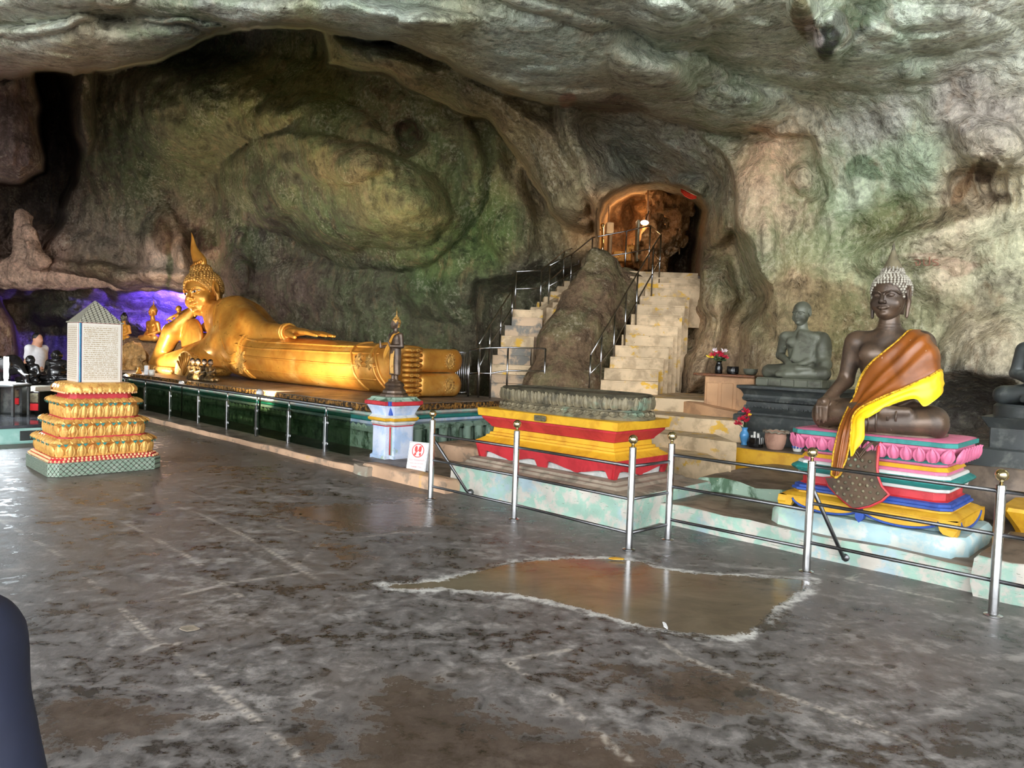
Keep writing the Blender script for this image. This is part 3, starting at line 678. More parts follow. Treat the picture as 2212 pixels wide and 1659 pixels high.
_me = bpy.data.meshes.new_from_object(_t.evaluated_get(bpy.context.evaluated_depsgraph_get())); bpy.data.objects.remove(_t)
_co = np.array([v.co for v in _me.vertices]); _fc = [tuple(f.vertices) for f in _me.polygons]
if len(_co):
    _w = _co[:, 0].max() - _co[:, 0].min()
    tag(mk('wall_lettering', on_wall(1974 + (_co[:, 0] - _co[:, 0].min()) * 54 / _w, 574 - _co[:, 1] * 1.0), _fc, simple('rust_red_paint', srgb(158, 112, 92), .9), None, False), 'faint rust red letters painted on the right wall', 'lettering')
# ---- roof and side walls behind the camera station, up to the cave mouth
def slab(name, x, y, zf, label):
    X, Y_ = np.meshgrid(x, y); P = zf(X, Y_); n, m_ = X.shape
    P = P.reshape(-1, 3); P = P + fbm(P * 0.5, 4, 3)[:, None] * 0.2
    I = np.arange(n * m_).reshape(n, m_)
    o = mk(name, P, np.stack([I[:-1, :-1], I[1:, :-1], I[1:, 1:], I[:-1, 1:]], -1).reshape(-1, 4), MT['rock'], kind='structure', label=label)
    add_tint(o, np.array(srgb(160, 156, 140)[:3]), 0.4); return o
slab('ceiling.001', np.linspace(-17, 14, 60), np.linspace(-4.5, 5.0, 24), lambda X, Y_: np.stack([X, Y_, 5.75 + 0 * X + np.clip(1.5 - Y_, 0, 9) * 0.28], -1), 'cave ceiling reaching out to the mouth')
slab('wall_left', np.linspace(-4.5, 13, 40), np.linspace(-0.5, 6.5, 20), lambda X, Y_: np.stack([-17.0 + 0 * X + np.clip(Y_ - 3, 0, 5) * 0.4, X, Y_], -1), 'side wall of the cave beyond the altar')
slab('wall_side', np.linspace(-4.5, 7.5, 40), np.linspace(-0.5, 6.5, 20), lambda X, Y_: np.stack([11.5 + 0 * X - np.clip(Y_ - 3, 0, 5) * 0.4, X, Y_], -1), 'side wall of the cave near its mouth')
# ------------------------------------------------------------------ floor
def floor_grid():
    xs = np.concatenate([np.arange(-20, -8, 0.2), np.arange(-8, 6.5, 0.04), np.arange(6.5, 13, 0.3)])
    ys = np.concatenate([np.arange(-9, 1.6, 0.3), np.arange(1.6, 10.5, 0.04), np.arange(10.5, 27, 0.2)])
    X, Y_ = np.meshgrid(xs, ys); n, m_ = X.shape
    P = np.stack([X.ravel(), Y_.ravel(), np.zeros(X.size)], 1)
    I = np.arange(n * m_).reshape(n, m_)
    P[:, 2] = fbm(np.stack([P[:, 0] * .7, P[:, 1] * .7, P[:, 0] * 0], 1), 3, 8) * 0.006
    o = mk('floor', P, np.stack([I[:-1, :-1], I[:-1, 1:], I[1:, 1:], I[1:, :-1]], -1).reshape(-1, 4), MT['floor'], kind='structure', label='damp dark concrete cave floor with cracks and puddles')
    def gp(L): return [atZ(x, y, 0)[:2] for x, y in L]
    def sdf(L): return -poly_sdf(P[:, 0], P[:, 1], gp(L))
    pud = sdf([(818, 1266), (880, 1262), (950, 1256), (1010, 1240), (1080, 1222), (1150, 1212), (1240, 1206), (1320, 1206), (1380, 1212), (1420, 1228), (1500, 1238), (1640, 1246), (1750, 1252), (1740, 1272), (1680, 1310), (1640, 1350), (1600, 1372), (1580, 1376), (1480, 1368), (1380, 1352), (1280, 1322), (1180, 1296), (1080, 1280), (960, 1272), (860, 1274)])
    pud = np.maximum(pud, sdf([(1000, 1470), (1060, 1520), (900, 1560), (700, 1640), (620, 1800), (1500, 1800), (1420, 1700), (1250, 1580), (1120, 1560)]) * 0 - 9)
    wet = sdf([(800, 1520), (860, 1470), (960, 1500), (1100, 1560), (1260, 1600), (1480, 1640), (1560, 1700), (1500, 1900), (700, 1900), (740, 1640)])
    for L in ([(640, 1560), (700, 1565), (730, 1600), (690, 1625), (640, 1610)], [(690, 1175), (760, 1180), (800, 1205), (740, 1212)], [(1380, 1480), (1500, 1450), (1620, 1470), (1660, 1500), (1560, 1540), (1440, 1520)], [(600, 1100), (900, 1080), (1000, 1130), (780, 1150)], [(60, 1520), (240, 1500), (330, 1560), (140, 1620)]):
        wet = np.maximum(wet, sdf(L) + 0.02)
    crk = np.full(len(P), 9.0)
    lines = [[(0, 1125), (120, 1195), (235, 1290), (330, 1380), (400, 1430), (470, 1490), (560, 1560), (640, 1625), (680, 1700)], [(290, 1065), (430, 1110), (540, 1165), (690, 1255)], [(270, 1130), (400, 1200), (450, 1235), (520, 1290)],
             [(1090, 1425), (1180, 1490), (1270, 1560), (1330, 1620), (1380, 1659)], [(1420, 1380), (1480, 1420), (1620, 1480), (1800, 1540), (2000, 1620)], [(590, 1085), (605, 1140), (650, 1150)], [(500, 1050), (560, 1060), (655, 1075)], [(650, 1220), (700, 1165), (800, 1160), (870, 1150)], [(300, 1310), (500, 1260), (640, 1240)], [(240, 1440), (330, 1400), (400, 1390)], [(1106, 1425), (1230, 1405)], [(1890, 1230), (1830, 1250), (2060, 1300)]]
    for L in lines:
        g = np.array(gp(L))
        for i in range(len(g) - 1):
            e = g[i + 1] - g[i]; w = P[:, :2] - g[i]; t = np.clip((w @ e) / (e @ e), 0, 1)
            crk = np.minimum(crk, np.linalg.norm(w - t[:, None] * e, axis=1))
    warm = sstep(7.5, 11.0, P[:, 1] - P[:, 0] * 0.35)
    for nm, v in (('pud', pud), ('crk', crk), ('wet', wet), ('warm', warm)):
        a = o.data.attributes.new(nm, 'FLOAT', 'POINT'); a.data.foreach_set('value', np.clip(v, -5, 5).astype(np.float32))
    return o
floor_grid()
# ------------------------------------------------------------------ kerbs, ledges and terraces (masonry setting)
def slab_ab(name, a0, a1, b0, b1, z0, z1, mat, label, jit=0.012, parent=None, kind='structure', mat_top=None):
    """masonry block with slightly worn edges, subdivided so its arrises wander"""
    na = max(2, int((a1 - a0) / 0.22)); nb = max(2, int((b1 - b0) / 0.25))
    A_ = np.linspace(a0, a1, na + 1); B_ = np.linspace(b0, b1, nb + 1)
    mb = MB(); e = 0.03
    def ring(i, z):
        L = [(x, b0 + i, z) for x in np.clip(A_, a0 + i, a1 - i)] + [(a1 - i, y, z) for y in np.clip(B_[1:], b0 + i, b1 - i)] + [(x, b1 - i, z) for x in np.clip(A_[::-1][1:], a0 + i, a1 - i)] + [(a0 + i, y, z) for y in np.clip(B_[::-1][1:-1], b0 + i, b1 - i)]
        return L
    loops = [ring(0, z0), ring(0, (z0 + z1) / 2), ring(0.0, z1 - e * .6), ring(e * .5, z1), ring(0.12, z1)]
    mb.loft(loops)
    o = mb.build(name, mat, parent, True, label=label, kind=kind)
    V = np.array(mb.v); J = fbm(V * 2.3 + 11, 3, 4)[:, None] * jit * np.array([1, 1, 0.7]); J[V[:, 2] <= z0 + 1e-6] *= 0.3
    P = V + J
    o.data.vertices.foreach_set('co', (P[:, :1] * UA + P[:, 1:2] * VA + np.array([0, 0, 1.0]) * P[:, 2:3]).astype(np.float32).ravel())
    if mat_top is not None:
        o.data.materials.append(mat_top)
        mi = np.array([1 if f.normal.z > 0.7 else 0 for f in o.data.polygons], dtype=np.int32)
        o.data.update(); mi = np.array([1 if f.normal.z > 0.7 else 0 for f in o.data.polygons], dtype=np.int32)
        o.data.polygons.foreach_set('material_index', mi)
    autosmooth(o, 50); return o
slab_ab('kerb', -21.0, -7.5, 5.14, 6.2, -0.05, 0.085, MT['kerb'], 'low worn kerb carrying the glass balustrade', mat_top=MT['brownledge'])
slab_ab('kerb.001', -7.62, -6.02, 5.20, 5.42, -0.05, 0.14, MT['kerb'], 'peach plastered kerb stub beside the painted pillar')
slab_ab('kerb.002', -7.75, -7.40, 5.12, 5.5, -0.05, 0.12, MT['concrete'], 'broken concrete end of the balustrade kerb', 0.05)
slab_ab('trim_1', -3.72, 2.6, 5.98, 7.05, -0.05, 0.19, MT['mint'], 'mint plastered lower terrace step', 0.03, mat_top=MT['brownledge'])
slab_ab('trim_2', -3.85, -2.7, 7.0, 8.7, -0.05, 0.335, MT['greenworn'], 'mossy middle terrace step', 0.05, mat_top=MT['brownledge'])
slab_ab('trim_3', -2.75, 2.6, 7.02, 8.5, -0.05, 0.21, MT['brownledge'], 'brown earth terrace behind the painted plinth', 0.05)
slab_ab('trim_4', -1.75, 2.2, 7.88, 9.6, -0.05, 0.72, MT['brownledge'], 'brown rock shelf carrying the black pedestal', 0.12)
slab_ab('trim_5', -1.05, 1.4, 5.9, 6.9, -0.05, 0.3, MT['mint'], 'flaking pale terrace end beside the tall post', 0.05, mat_top=MT['brownledge'])
slab_ab('trim_6', -4.75, -2.6, 8.6, 11.0, -0.05, 0.49, MT['yellow'], 'terrace edge painted yellow with white flakes', 0.01, mat_top=MT['brownledge'])
# cream landing treads that climb to the stairs
TR = [(1.95, 9.05, 2.55, 10.2, 0.40), (1.9, 9.8, 2.85, 11.2, 0.58), (1.7, 10.6, 3.2, 12.6, 0.78), (1.35, 11.55, 4.0, 13.2, 0.98)]
tread_root = empty('landing_steps', (2.4, 9.0, 0), 0, 'broad cream landing steps leading up to the yellow-stained stairs', 'steps')
for i, (x0, y0, x1, y1, z) in enumerate(TR):
    mb = MB(); n = 9
    f = [(x0 + (x1 - x0) * k / n - 2.4, y0 - 0.10 * k - 0.12 * math.sin(k * .9 + i) * .3 - 9.0) for k in range(n + 1)]
    poly = f + [(x1 - 2.4, y1 - 9.0), (x0 - 2.4, y1 - 9.0)]
    mb.loft([[(x, y, -0.05) for x, y in poly], [(x, y, z - 0.02) for x, y in poly], [(x * .998, y + .012, z) for x, y in poly]])
    autosmooth(mb.build('step', MT['step'], tread_root))
# ------------------------------------------------------------------ stainless railing in the foreground
POSTS = [(-5.9, 4.9), (-4.69, 4.95), (-3.34, 4.93), (-3.3, 5.47), (-2.09, 5.5), (-0.88, 5.51), (0.35, 5.5)]
rail_root = empty('steel_railing', W(-5.9, 4.9, 0), 0, 'stainless steel railing with ball-topped posts around the shrine', 'railing')
o0 = W(-5.9, 4.9, 0)
def post_mesh():
    mb = MB(); mb.lathe([(0.055, 0.0), (0.055, 0.006), (0.036, 0.012), (0.030, 0.014), (0.030, 0.855), (0.027, 0.86)], 20)
    return mb
pm = None; bm_ = None; fm = None
for i, (a, b) in enumerate(POSTS):
    p = W(a, b, 0) - o0
    if pm is None:
        pm = autosmooth(post_mesh().build('post', MT['steel'], rail_root)); pm.location = p; po = pm
        mb = MB(); mb.lathe([(0.012, 0.855), (0.012, 0.885), (0.018, 0.888)], 14).ball((0, 0, 0.925), 0.04, 18, 12)
        bm_ = mb.build('ball_finial', MT['brass'], po, True)
    else:
        po = copy_of(pm, rail_root, p); copy_of(bm_, po)
for k in range(len(POSTS) - 1):
    for z in (0.70, 0.425, 0.14):
        if k >= 3: z += {0.70: 0.12, 0.425: 0.11, 0.14: 0.09}[z] * min(1, (k - 2) / 2.0)
        za = z; zb = z
        mb = MB(); mb.tube([W(*POSTS[k], za) - o0, W(*POSTS[k + 1], zb) - o0], 0.0135, 10)
        mb.build('rail', MT['steel_dark'], rail_root, True)
for (a, b, da, db) in ((-5.9, 4.9, 0.18, 0.42), (-2.09, 5.5, 0.12, 0.50)):
    mb = MB(); mb.tube([W(a, b, 0.68) - o0, W(a + da * .9, b + db * .9, 0.07) - o0, W(a + da, b + db, 0.05) - o0], 0.016, 10)
    mb.ball(W(a + da, b + db, 0.05) - o0, (0.04, 0.04, 0.04), 10, 6)
    mb.build('brace', MT['steel_dark'], rail_root, True)
# ------------------------------------------------------------------ stacked plinth maker
def stack(root, name, hx, hy, rows, chamfer=0.0):
    """rows: list of (material, [(inset, z)...]) each becomes its own moulding part"""
    out = []
    for nm, mat, prof in rows:
        mb = MB(); mb.loft([rect_loop(hx - i, hy - i, z, chamfer) for i, z in prof])
        out.append(autosmooth(mb.build(nm, mat, root), 25))
    return out
# centre plinth, red and yellow
pl = place_ab('painted_plinth', -5.08, 6.22, 0.0, 'red and yellow stepped plinth with a scalloped red skirt', 'plinth')
mb = MB(); mb.loft([rect_loop(1.26, .79, -0.03, .02, 0, .12, 0), rect_loop(1.25, .78, .28, .02, 0, .12, 0), rect_loop(1.235, .765, .30, .02, 0, .12, 0), rect_loop(1.10, .64, .32, .02, 0, .05), rect_loop(1.08, .62, .345, .02, 0, .04), rect_loop(1.05, .58, .35, 0.02, 0, .02), rect_loop(1.04, .57, .375, .02), rect_loop(1.0, .53, .38, .02)])
base_o = autosmooth(mb.build('concrete_base', MT['mint'], pl), 30)
base_o.data.materials.append(MT['concrete']); base_o.data.update()
base_o.data.polygons.foreach_set('material_index', np.array([1 if f.center.z > .295 else 0 for f in base_o.data.polygons], dtype=np.int32))
stack(pl, 'm', 1.02, .50, [('white_plinth_body', MT['white'], [(.09, .36), (.08, .44)]),
    ('yellow_moulding', MT['yellow'], [(0.0, .575), (.035, .59), (.09, .625), (.095, .645), (.12, .65), (.125, .675), (.15, .68), (.155, .73)]),
    ('red_moulding', MT['red'], [(.16, .73), (.135, .74), (.125, .76), (.08, .81), (.055, .84), (.05, .865)]),
    ('yellow_cap', MT['yellow'], [(.03, .865), (.02, .87), (.012, .95), (.02, .957)])])
def skirt(parent, L, z0, z1, zb, fl, mat, nsc, transform, name='skirt_panel', t=0.03):
    """flared apron panel with scalloped lower edge; x along L"""
    n = 64; top = []; mid = []; bot = []
    for k in range(n + 1):
        x = -L / 2 + L * k / n; s = (x / L + 0.5) * nsc; f_ = s - math.floor(s)
        foot = min(f_, 1 - f_) * L / nsc
        if foot < 0.07: z = zb
        else:
            q = (f_ - 0.5) * 2 * (1 + 0.14); z = z0 - 0.028 + 0.03 * math.cos(q * math.pi) * -1 - (0.012 if abs(q) < .08 else 0)
            if foot < 0.10: z = zb + (z - zb) * 0.9
        top.append((x, 0, z1)); bot.append((x * (1 - fl * .5), fl * (z1 - z) * 2.0, z))
    mb = MB()
    F = top + bot; m_ = n + 1
    back = [(x, y + t, z) for x, y, z in F]
    V = [tuple(transform @ Vector(p)) for p in F + back]
    Fs = []
    N_ = 2 * m_
    for k in range(n):
        Fs.append((k, k + 1, m_ + k + 1, m_ + k)); Fs.append((N_ + k, N_ + m_ + k, N_ + m_ + k + 1, N_ + k + 1))
        Fs.append((m_ + k, m_ + k + 1, N_ + m_ + k + 1, N_ + m_ + k)); Fs.append((k, N_ + k, N_ + k + 1, k + 1))
    mb.add(V, Fs); return autosmooth(mb.build(name, mat, parent), 30)
hx, hy = 1.02, .50
for rz, L, off in ((0, 2 * hx, hy), (math.pi / 2, 2 * hy, hx), (math.pi, 2 * hx, hy), (-math.pi / 2, 2 * hy, hx)):
    skirt(pl, L, .46, .575, .375, .12, MT['red'], 2 if L > 1.5 else 1, Matrix.Rotation(rz, 4, 'Z') @ Matrix.Translation((0, -off, 0)))
mb = MB(); mb.loft([[(x, -.5 - y, z) for x, z in ((-.075, .885), (.075, .885), (.082, .892), (.082, .938), (.075, .945), (-.075, .945), (-.082, .938), (-.082, .892))] for y in (0.0, .010, .012)])
tag(mb.build('name_plate', MT['plaque'], pl), 'small grey metal plate').location = (0.0, 0.0, 0)
MT['bronze_dark'] = paint('shadowed_bronze', srgb(84, 78, 62), srgb(60, 55, 44), 9.0, 0.45, 0.65, 0.6, 0.15, 0.2)  # darker copy of dull bronze, paints shade into the gaps between petals
# bronze lotus pedestal on it
lo = place_ab('lotus_pedestal', -5.06, 6.24, 0.957, 'empty oval bronze lotus pedestal lying on the red and yellow plinth', 'pedestal')
LX, LY = 1.0, .43
def oval(i, z, n=64): return round_loop(LX - i, LY - i * .8, z, n, 2.9)
mb = MB(); mb.loft([oval(.0, 0), oval(-.005, .02), oval(.02, .055), oval(.045, .075), oval(.07, .085), oval(.075, .10)]); autosmooth(mb.build('foot', MT['bronze_dull'], lo), 30)
mb = MB(); mb.loft([oval(.07, .10), oval(.07, .115), oval(.055, .13), oval(.05, .17), oval(.05, .215), oval(.045, .235), oval(.03, .25), oval(.05, .262), oval(.12, .262), oval(.14, .245), oval(.3, .24)]); autosmooth(mb.build('lotus_band', MT['bronze_dark'], lo), 30)
def petal_mesh(w, h, d, name, mat, tip=0.35):
    """pointed lotus petal standing in x-z, its keeled face to -y with a raised rim"""
    prof = [(0.0, .55), (.15, .82), (.35, 1.0), (.55, .95), (.72, .70), (.86, .38), (.95, .14), (1.0, .02)]
    cols = [-1, -.82, -.7, -.35, 0, .35, .7, .82, 1]; hgt = [0, .75, .55, .75, 1.0, .75, .55, .75, 0]
    mb = MB(); L = []
    for t, wd in prof:
        L.append([(q * w * wd / 2, -d * (k_ * (.55 + .45 * math.sin(math.pi * min(1, t + .12)))) - tip * d * t * t, t * h) for q, k_ in zip(cols, hgt)])
    mb.loft(L, False, False)
    return mk(name, mb.v, mb.f, mat)
def ring_of(path, n):
    """even points with outward normal on closed xy loop"""
    P = np.array([p[:2] for p in path]); P2 = np.vstack([P, P[:1]]); s = np.r_[0, np.cumsum(np.linalg.norm(np.diff(P2, axis=0), axis=1))]
    out = []
    for k in range(n):
        d = s[-1] * (k + .5) / n; x = np.interp(d, s, P2[:, 0]); y = np.interp(d, s, P2[:, 1])
        x2 = np.interp((d + .01) % s[-1], s, P2[:, 0]); y2 = np.interp((d + .01) % s[-1], s, P2[:, 1])
        out.append((x, y, math.atan2(y2 - y, x2 - x)))
    return out
pmesh = petal_mesh(.118, .135, .05, 'petal', MT['bronze_dull'])
first = True
for (ins, n, ph, sc) in ((.05, 44, 0, 1.0), (.06, 44, .5, .85)):
    loop = oval(ins, 0, 96)
    pts = ring_of(loop, 88)
    for k in range(44):
        x, y, an = pts[2 * k + (1 if ph else 0)]
        if first: o = pmesh; first = False; o.parent = lo
        else: o = copy_of(pmesh, lo)
        o.location = (x, y, .105 if not ph else .115); o.rotation_euler = (0, 0, an); o.scale = (sc, 1, sc)
leafm = petal_mesh(.10, .06, .03, 'base_leaf', MT['bronze_dull']); first = True
for k, (x, y, an) in enumerate(ring_of(oval(.02, 0, 96), 50)):
    if first: o = leafm; first = False; o.parent = lo
    else: o = copy_of(leafm, lo)
    o.location = (x, y, .085); o.rotation_euler = (math.radians(148), 0, an)
# ------------------------------------------------------------------ plinth of the seated statue (many colours)
sp = place_ab('coloured_plinth', -1.92, 6.60, 0.0, 'pink teal red blue and yellow plinth under the robed seated statue', 'plinth')
slab_l = MB(); slab_l.loft([rect_loop(.76, .52, .17, .10), rect_loop(.755, .515, .30, .10), rect_loop(.73, .49, .335, .09), rect_loop(.60, .36, .34, .05)])
autosmooth(slab_l.build('plaster_base', MT['paleblue'], sp), 40)
rows = [('white_foot', MT['paleblue'], [(.10, .33), (.085, .40)]),
        ('yellow_moulding', MT['yellow'], [(.0, .445), (.0, .455), (.03, .475), (.07, .485), (.075, .50)]),
        ('blue_moulding', MT['blue'], [(.07, .50), (.055, .508), (.06, .525), (.075, .53), (.075, .55), (.10, .56)]),
        ('red_band', MT['red'], [(.105, .56), (.125, .57), (.125, .635)]),
        ('white_fillet', MT['white'], [(.10, .635), (.095, .64), (.09, .665)]),
        ('teal_torus', MT['teal'], [(.085, .665), (.055, .69), (.045, .705), (.055, .72), (.085, .74)]),
        ('white_fillet', MT['white'], [(.09, .74), (.09, .755), (.10, .765)]),
        ('pink_band', MT['pink'], [(.125, .765), (.125, .795)]),
        ('yellow_band', MT['yellow'], [(.11, .795), (.125, .815), (.13, .825)]),
        ('pink_fillet', MT['pink'], [(.135, .825), (.12, .835), (.125, .85)]),
        ('teal_band', MT['teal'], [(.13, .85), (.13, .872), (.12, .878)]),
        ('lotus_core', MT['pink'], [(.11, .878), (.085, .92), (.065, .97), (.07, .995)]),
        ('teal_rim', MT['teal'], [(.06, .99), (.045, .995), (.045, 1.025), (.05, 1.03)]),
        ('pink_top', MT['pink'], [(.055, 1.03), (.07, 1.04), (.2, 1.045)])]
stack(sp, 'm', .68, .47, rows, .07)
for rz, L, off in ((0, 1.36, .47), (math.pi / 2, .94, .68), (-math.pi / 2, .94, .68)):
    # yellow corner feet and hanging swags with blue edging
    T = Matrix.Rotation(rz, 4, 'Z') @ Matrix.Translation((0, -off, 0))
    ns = 2 if L > 1 else 1
    for s in range(ns):
        w = (L - 0.22) / ns; x0 = -L / 2 + .11 + s * w + w / 2
        poly = [(x0 - w / 2 * .96, .45), (x0 + w / 2 * .96, .45)] + [(x0 + w / 2 * .96 * math.cos(t), .445 - .085 * math.sin(t)) for t in np.linspace(0.25, math.pi - .25, 13)]
        mb = MB(); mb.loft([[tuple(T @ Vector((x, y, z))) for x, z in poly] for y in (0.045, 0.0)]); autosmooth(mb.build('yellow_swag', MT['yellow'], sp), 30)
        mb = MB(); mb.tube([T @ Vector((x0 + w / 2 * .98 * math.cos(t), 0.0, .442 - .09 * math.sin(t))) for t in np.linspace(0.1, math.pi - .1, 17)], .010, 6); mb.build('blue_edging', MT['blue'], sp, True)
    for e in (-1, 1):
        prof = [(0, .45), (.13, .45), (.115, .425), (.12, .40), (.11, .37), (.085, .345), (.02, .335), (.005, .36), (-.012, .40)]
        mb = MB(); mb.loft([[tuple(T @ Vector((e * (L / 2 - x), y, z))) for x, z in prof] for y in (.06, -.005)]); autosmooth(mb.build('corner_foot', MT['yellow'], sp), 30)
    if ns == 2:
        mb = MB(); mb.loft([[tuple(T @ Vector((x, y, z))) for x, z in ((0, .325), (.03, .36), (.034, .39), (.022, .42), (0, .43), (-.022, .42), (-.034, .39), (-.03, .36))] for y in (.03, -.03)]); autosmooth(mb.build('blue_leaf', MT['blue'], sp), 40)
ppm = petal_mesh(.10, .12, .05, 'lotus_petal', MT['pink'], tip=.5)
first = True
for k, (x, y, an) in enumerate(ring_of(rect_loop(.62, .405, 0, .09), 42)):
    if y > .3: continue
    if first: o = ppm; first = False; o.parent = sp
    else: o = copy_of(ppm, sp)
    o.location = (x, y, .875); o.rotation_euler = (math.radians(8), 0, an)
# dark embossed hanging panel in front
def panel_pt(x, z):
    t = (1.05 - z) / .6; return (x, -.47 - .10 * max(0, t) ** .8 + (.12 if z > 1.03 else 0), z)
outl = [(-.13, 1.05), (.10, 1.05), (.105, .95), (.11, .80), (.125, .72), (.16, .65), (.215, .60), (.17, .545), (.09, .49), (0, .455), (-.03, .45), (-.11, .50), (-.19, .56), (-.235, .60), (-.27, .66), (-.19, .67), (-.155, .74), (-.14, .85)]
mb = MB(); mb.loft([[(p[0] * s + ox, p[1] + dy, (p[2] - .75) * s + .75) for p in [panel_pt(x, z) for x, z in outl]] for s, dy, ox in ((1.0, .05, 0), (1.0, 0.0, 0), (.985, -.008, 0))])
pan = autosmooth(mb.build('hanging_panel', MT['bronze'], sp), 30)
mb = MB()
rr = random.Random(4)
for r in range(9):
    for c in range(-3, 4):
        x = c * .056 + (.028 if r % 2 else 0) - .02; z = .50 + r * .048
        if z > .86 or abs(x + .02) > (.105 if z > .70 else .20 - abs(z - .60) * .9): continue
        q = panel_pt(x, z); mb.lathe([(.012, 0), (.010, .006), (.004, .010)], 6, (0, 0, 0)) if False else mb.ball((q[0], q[1] - .008, q[2]), (.015, .010, .015), 6, 4)
mb.build('flower_studs', MT['bronze_dull'], pan, True, kind='stuff')
mb = MB()
for s_ in (1.0, .8):
    mb.tube([Vector(panel_pt(x_, z_)) + Vector((0, -.010, 0)) for x_, z_ in ((-.115 * s_ - .015, .985), (-.07 * s_ - .015, .985 - .06 * s_), (-.015, .985 - .14 * s_), (.04 * s_ - .015, .985 - .06 * s_), (.085 * s_ - .015, .985))], .006, 6)
mb.build('chevron_border', MT['bronze'], pan, True)
mb = MB(); pts = [panel_pt(x * 1.02, z) for x, z in outl[1:16]]; mb.tube([(p[0], p[1] + .02, p[2] - .004) for p in pts], .014, 6); mb.build('red_edging', MT['red'], pan, True)
# ------------------------------------------------------------------ platform of the reclining figure
pf = place_ab('statue_platform', -14.8, 7.5, 0.0, 'long platform with carved lotus rim under the reclining golden statue', 'platform')
PHX, PHY = 6.3, 1.58
prof = [('dark_base', MT['greenworn'], [(.25, 0.0), (.25, .38)]),
        ('green_moulding', MT['greenworn'], [(.12, .38), (.10, .42), (.16, .46)]),
        ('pale_moulding', MT['bluewhite'], [(.16, .46), (.10, .50), (.10, .54)]),
        ('teal_band', MT['teal'], [(.11, .54), (.09, .56), (.09, .61)]),
        ('mint_cornice', MT['mint'], [(.07, .61), (.03, .64), (.04, .67), (.06, .68)]),
        ('rim_core', MT['rim_gold'], [(.09, .68), (.03, .70), (.03, .78), (.06, .785)]),
        ('brown_top', MT['brownledge'], [(.05, .785), (.03, .79), (.03, .80), (.4, .802)])]
for nm, mat, pr in prof:
    mb = MB(); mb.loft([rect_loop(PHX - i, PHY - i, z, .02) for i, z in pr]); autosmooth(mb.build(nm, mat, pf), 25)
rimm = petal_mesh(.125, .105, .03, 'rim_petal', MT['rim_gold'], tip=.25); first = True
for k in range(98):
    x = -PHX + .1 + k * .127
    o = rimm if first else copy_of(rimm, pf)
    if first: o.parent = pf; first = False
    o.location = (x, -PHY + .045, .685)
for k in range(22):
    o = copy_of(rimm, pf); o.location = (PHX - .045, -PHY + .1 + k * .127, .685); o.rotation_euler = (0, 0, math.pi / 2)
# relief courses on the long front (seen through the glass)
for zz, hh, st, dep in ((.40, .09, .14, .03), (.12, .14, .22, .05), (.27, .08, .16, .03)):
    pm2 = petal_mesh(st * .95, hh, dep, 'relief_petal', MT['greenworn']); first = True
    for k in range(int(12.2 / st)):
        o = pm2 if first else copy_of(pm2, pf)
        if first: o.parent = pf; first = False
        o.location = (-PHX + .2 + k * st, -PHY + (.26 if zz < .38 else .13), zz)
# stub columns at the foot end
mb0 = None
for k in range(9):
    mb = MB(); mb.lathe([(.085, 0), (.085, .02), (.072, .03), (.072, .36), (.08, .37), (.08, .385)], 14)
    if mb0 is None: mb0 = autosmooth(mb.build('stub_column', MT['greenworn'], pf), 40); o = mb0
    else: o = copy_of(mb0, pf)
    o.location = (PHX - .16, -PHY + .45 + k * .26, 0.0)
slab_ab('trim_7', -8.3, -6.5, 6.9, 7.7, -0.02, 0.22, MT['kerb'], 'dusty cream block beside the platform end')
# ------------------------------------------------------------------ glass balustrade
GP = [-16.28, -14.88, -13.49, -12.26, -11.15, -10.09, -9.02]
GP = [-18.9, -17.6] + GP
gb = place_ab('glass_balustrade', -12.0, 5.5, 0.085, 'glass balustrade with square steel posts before the reclining statue', 'balustrade')
pm3 = None
for i, a in enumerate(GP):
    if pm3 is None:
        mb = MB(); mb.bbox((-.028, -.028, 0), (.028, .028, .52), .006); pm3 = autosmooth(mb.build('post', MT['steel'], gb), 30); o = pm3
        mb = MB(); mb.tube([(0, 0, .52), (0, 0, .665)], .012, 8); pin = mb.build('pin', MT['steel'], pm3, True)
        clips = []
        for z in (.13, .43):
            for s in (-1, 1):
                mb = MB(); mb.bbox((s * .05 - .024, -.014, z - .018), (s * .05 + .024, .014, z + .018), .006); clips.append(mb.build('glass_clip', MT['steel'], pm3))
    else:
        o = copy_of(pm3, gb); copy_of(pin, o)
        for c in clips: copy_of(c, o)
    o.location = (a + 12.0, 0, 0)
ends = GP + [-8.35]
for i in range(len(ends) - 1):
    mb = MB(); mb.box((ends[i] + 12.05, -.005, .03), (ends[i + 1] + 11.95, .005, .60)); mb.build('glass_pane', MT['glass'], gb)
mb = MB(); mb.tube([(ends[0] + 12, 0, .675), (ends[-1] + 12, 0, .675)], .024, 12); mb.build('top_rail', MT['steel_dark'], gb, True)
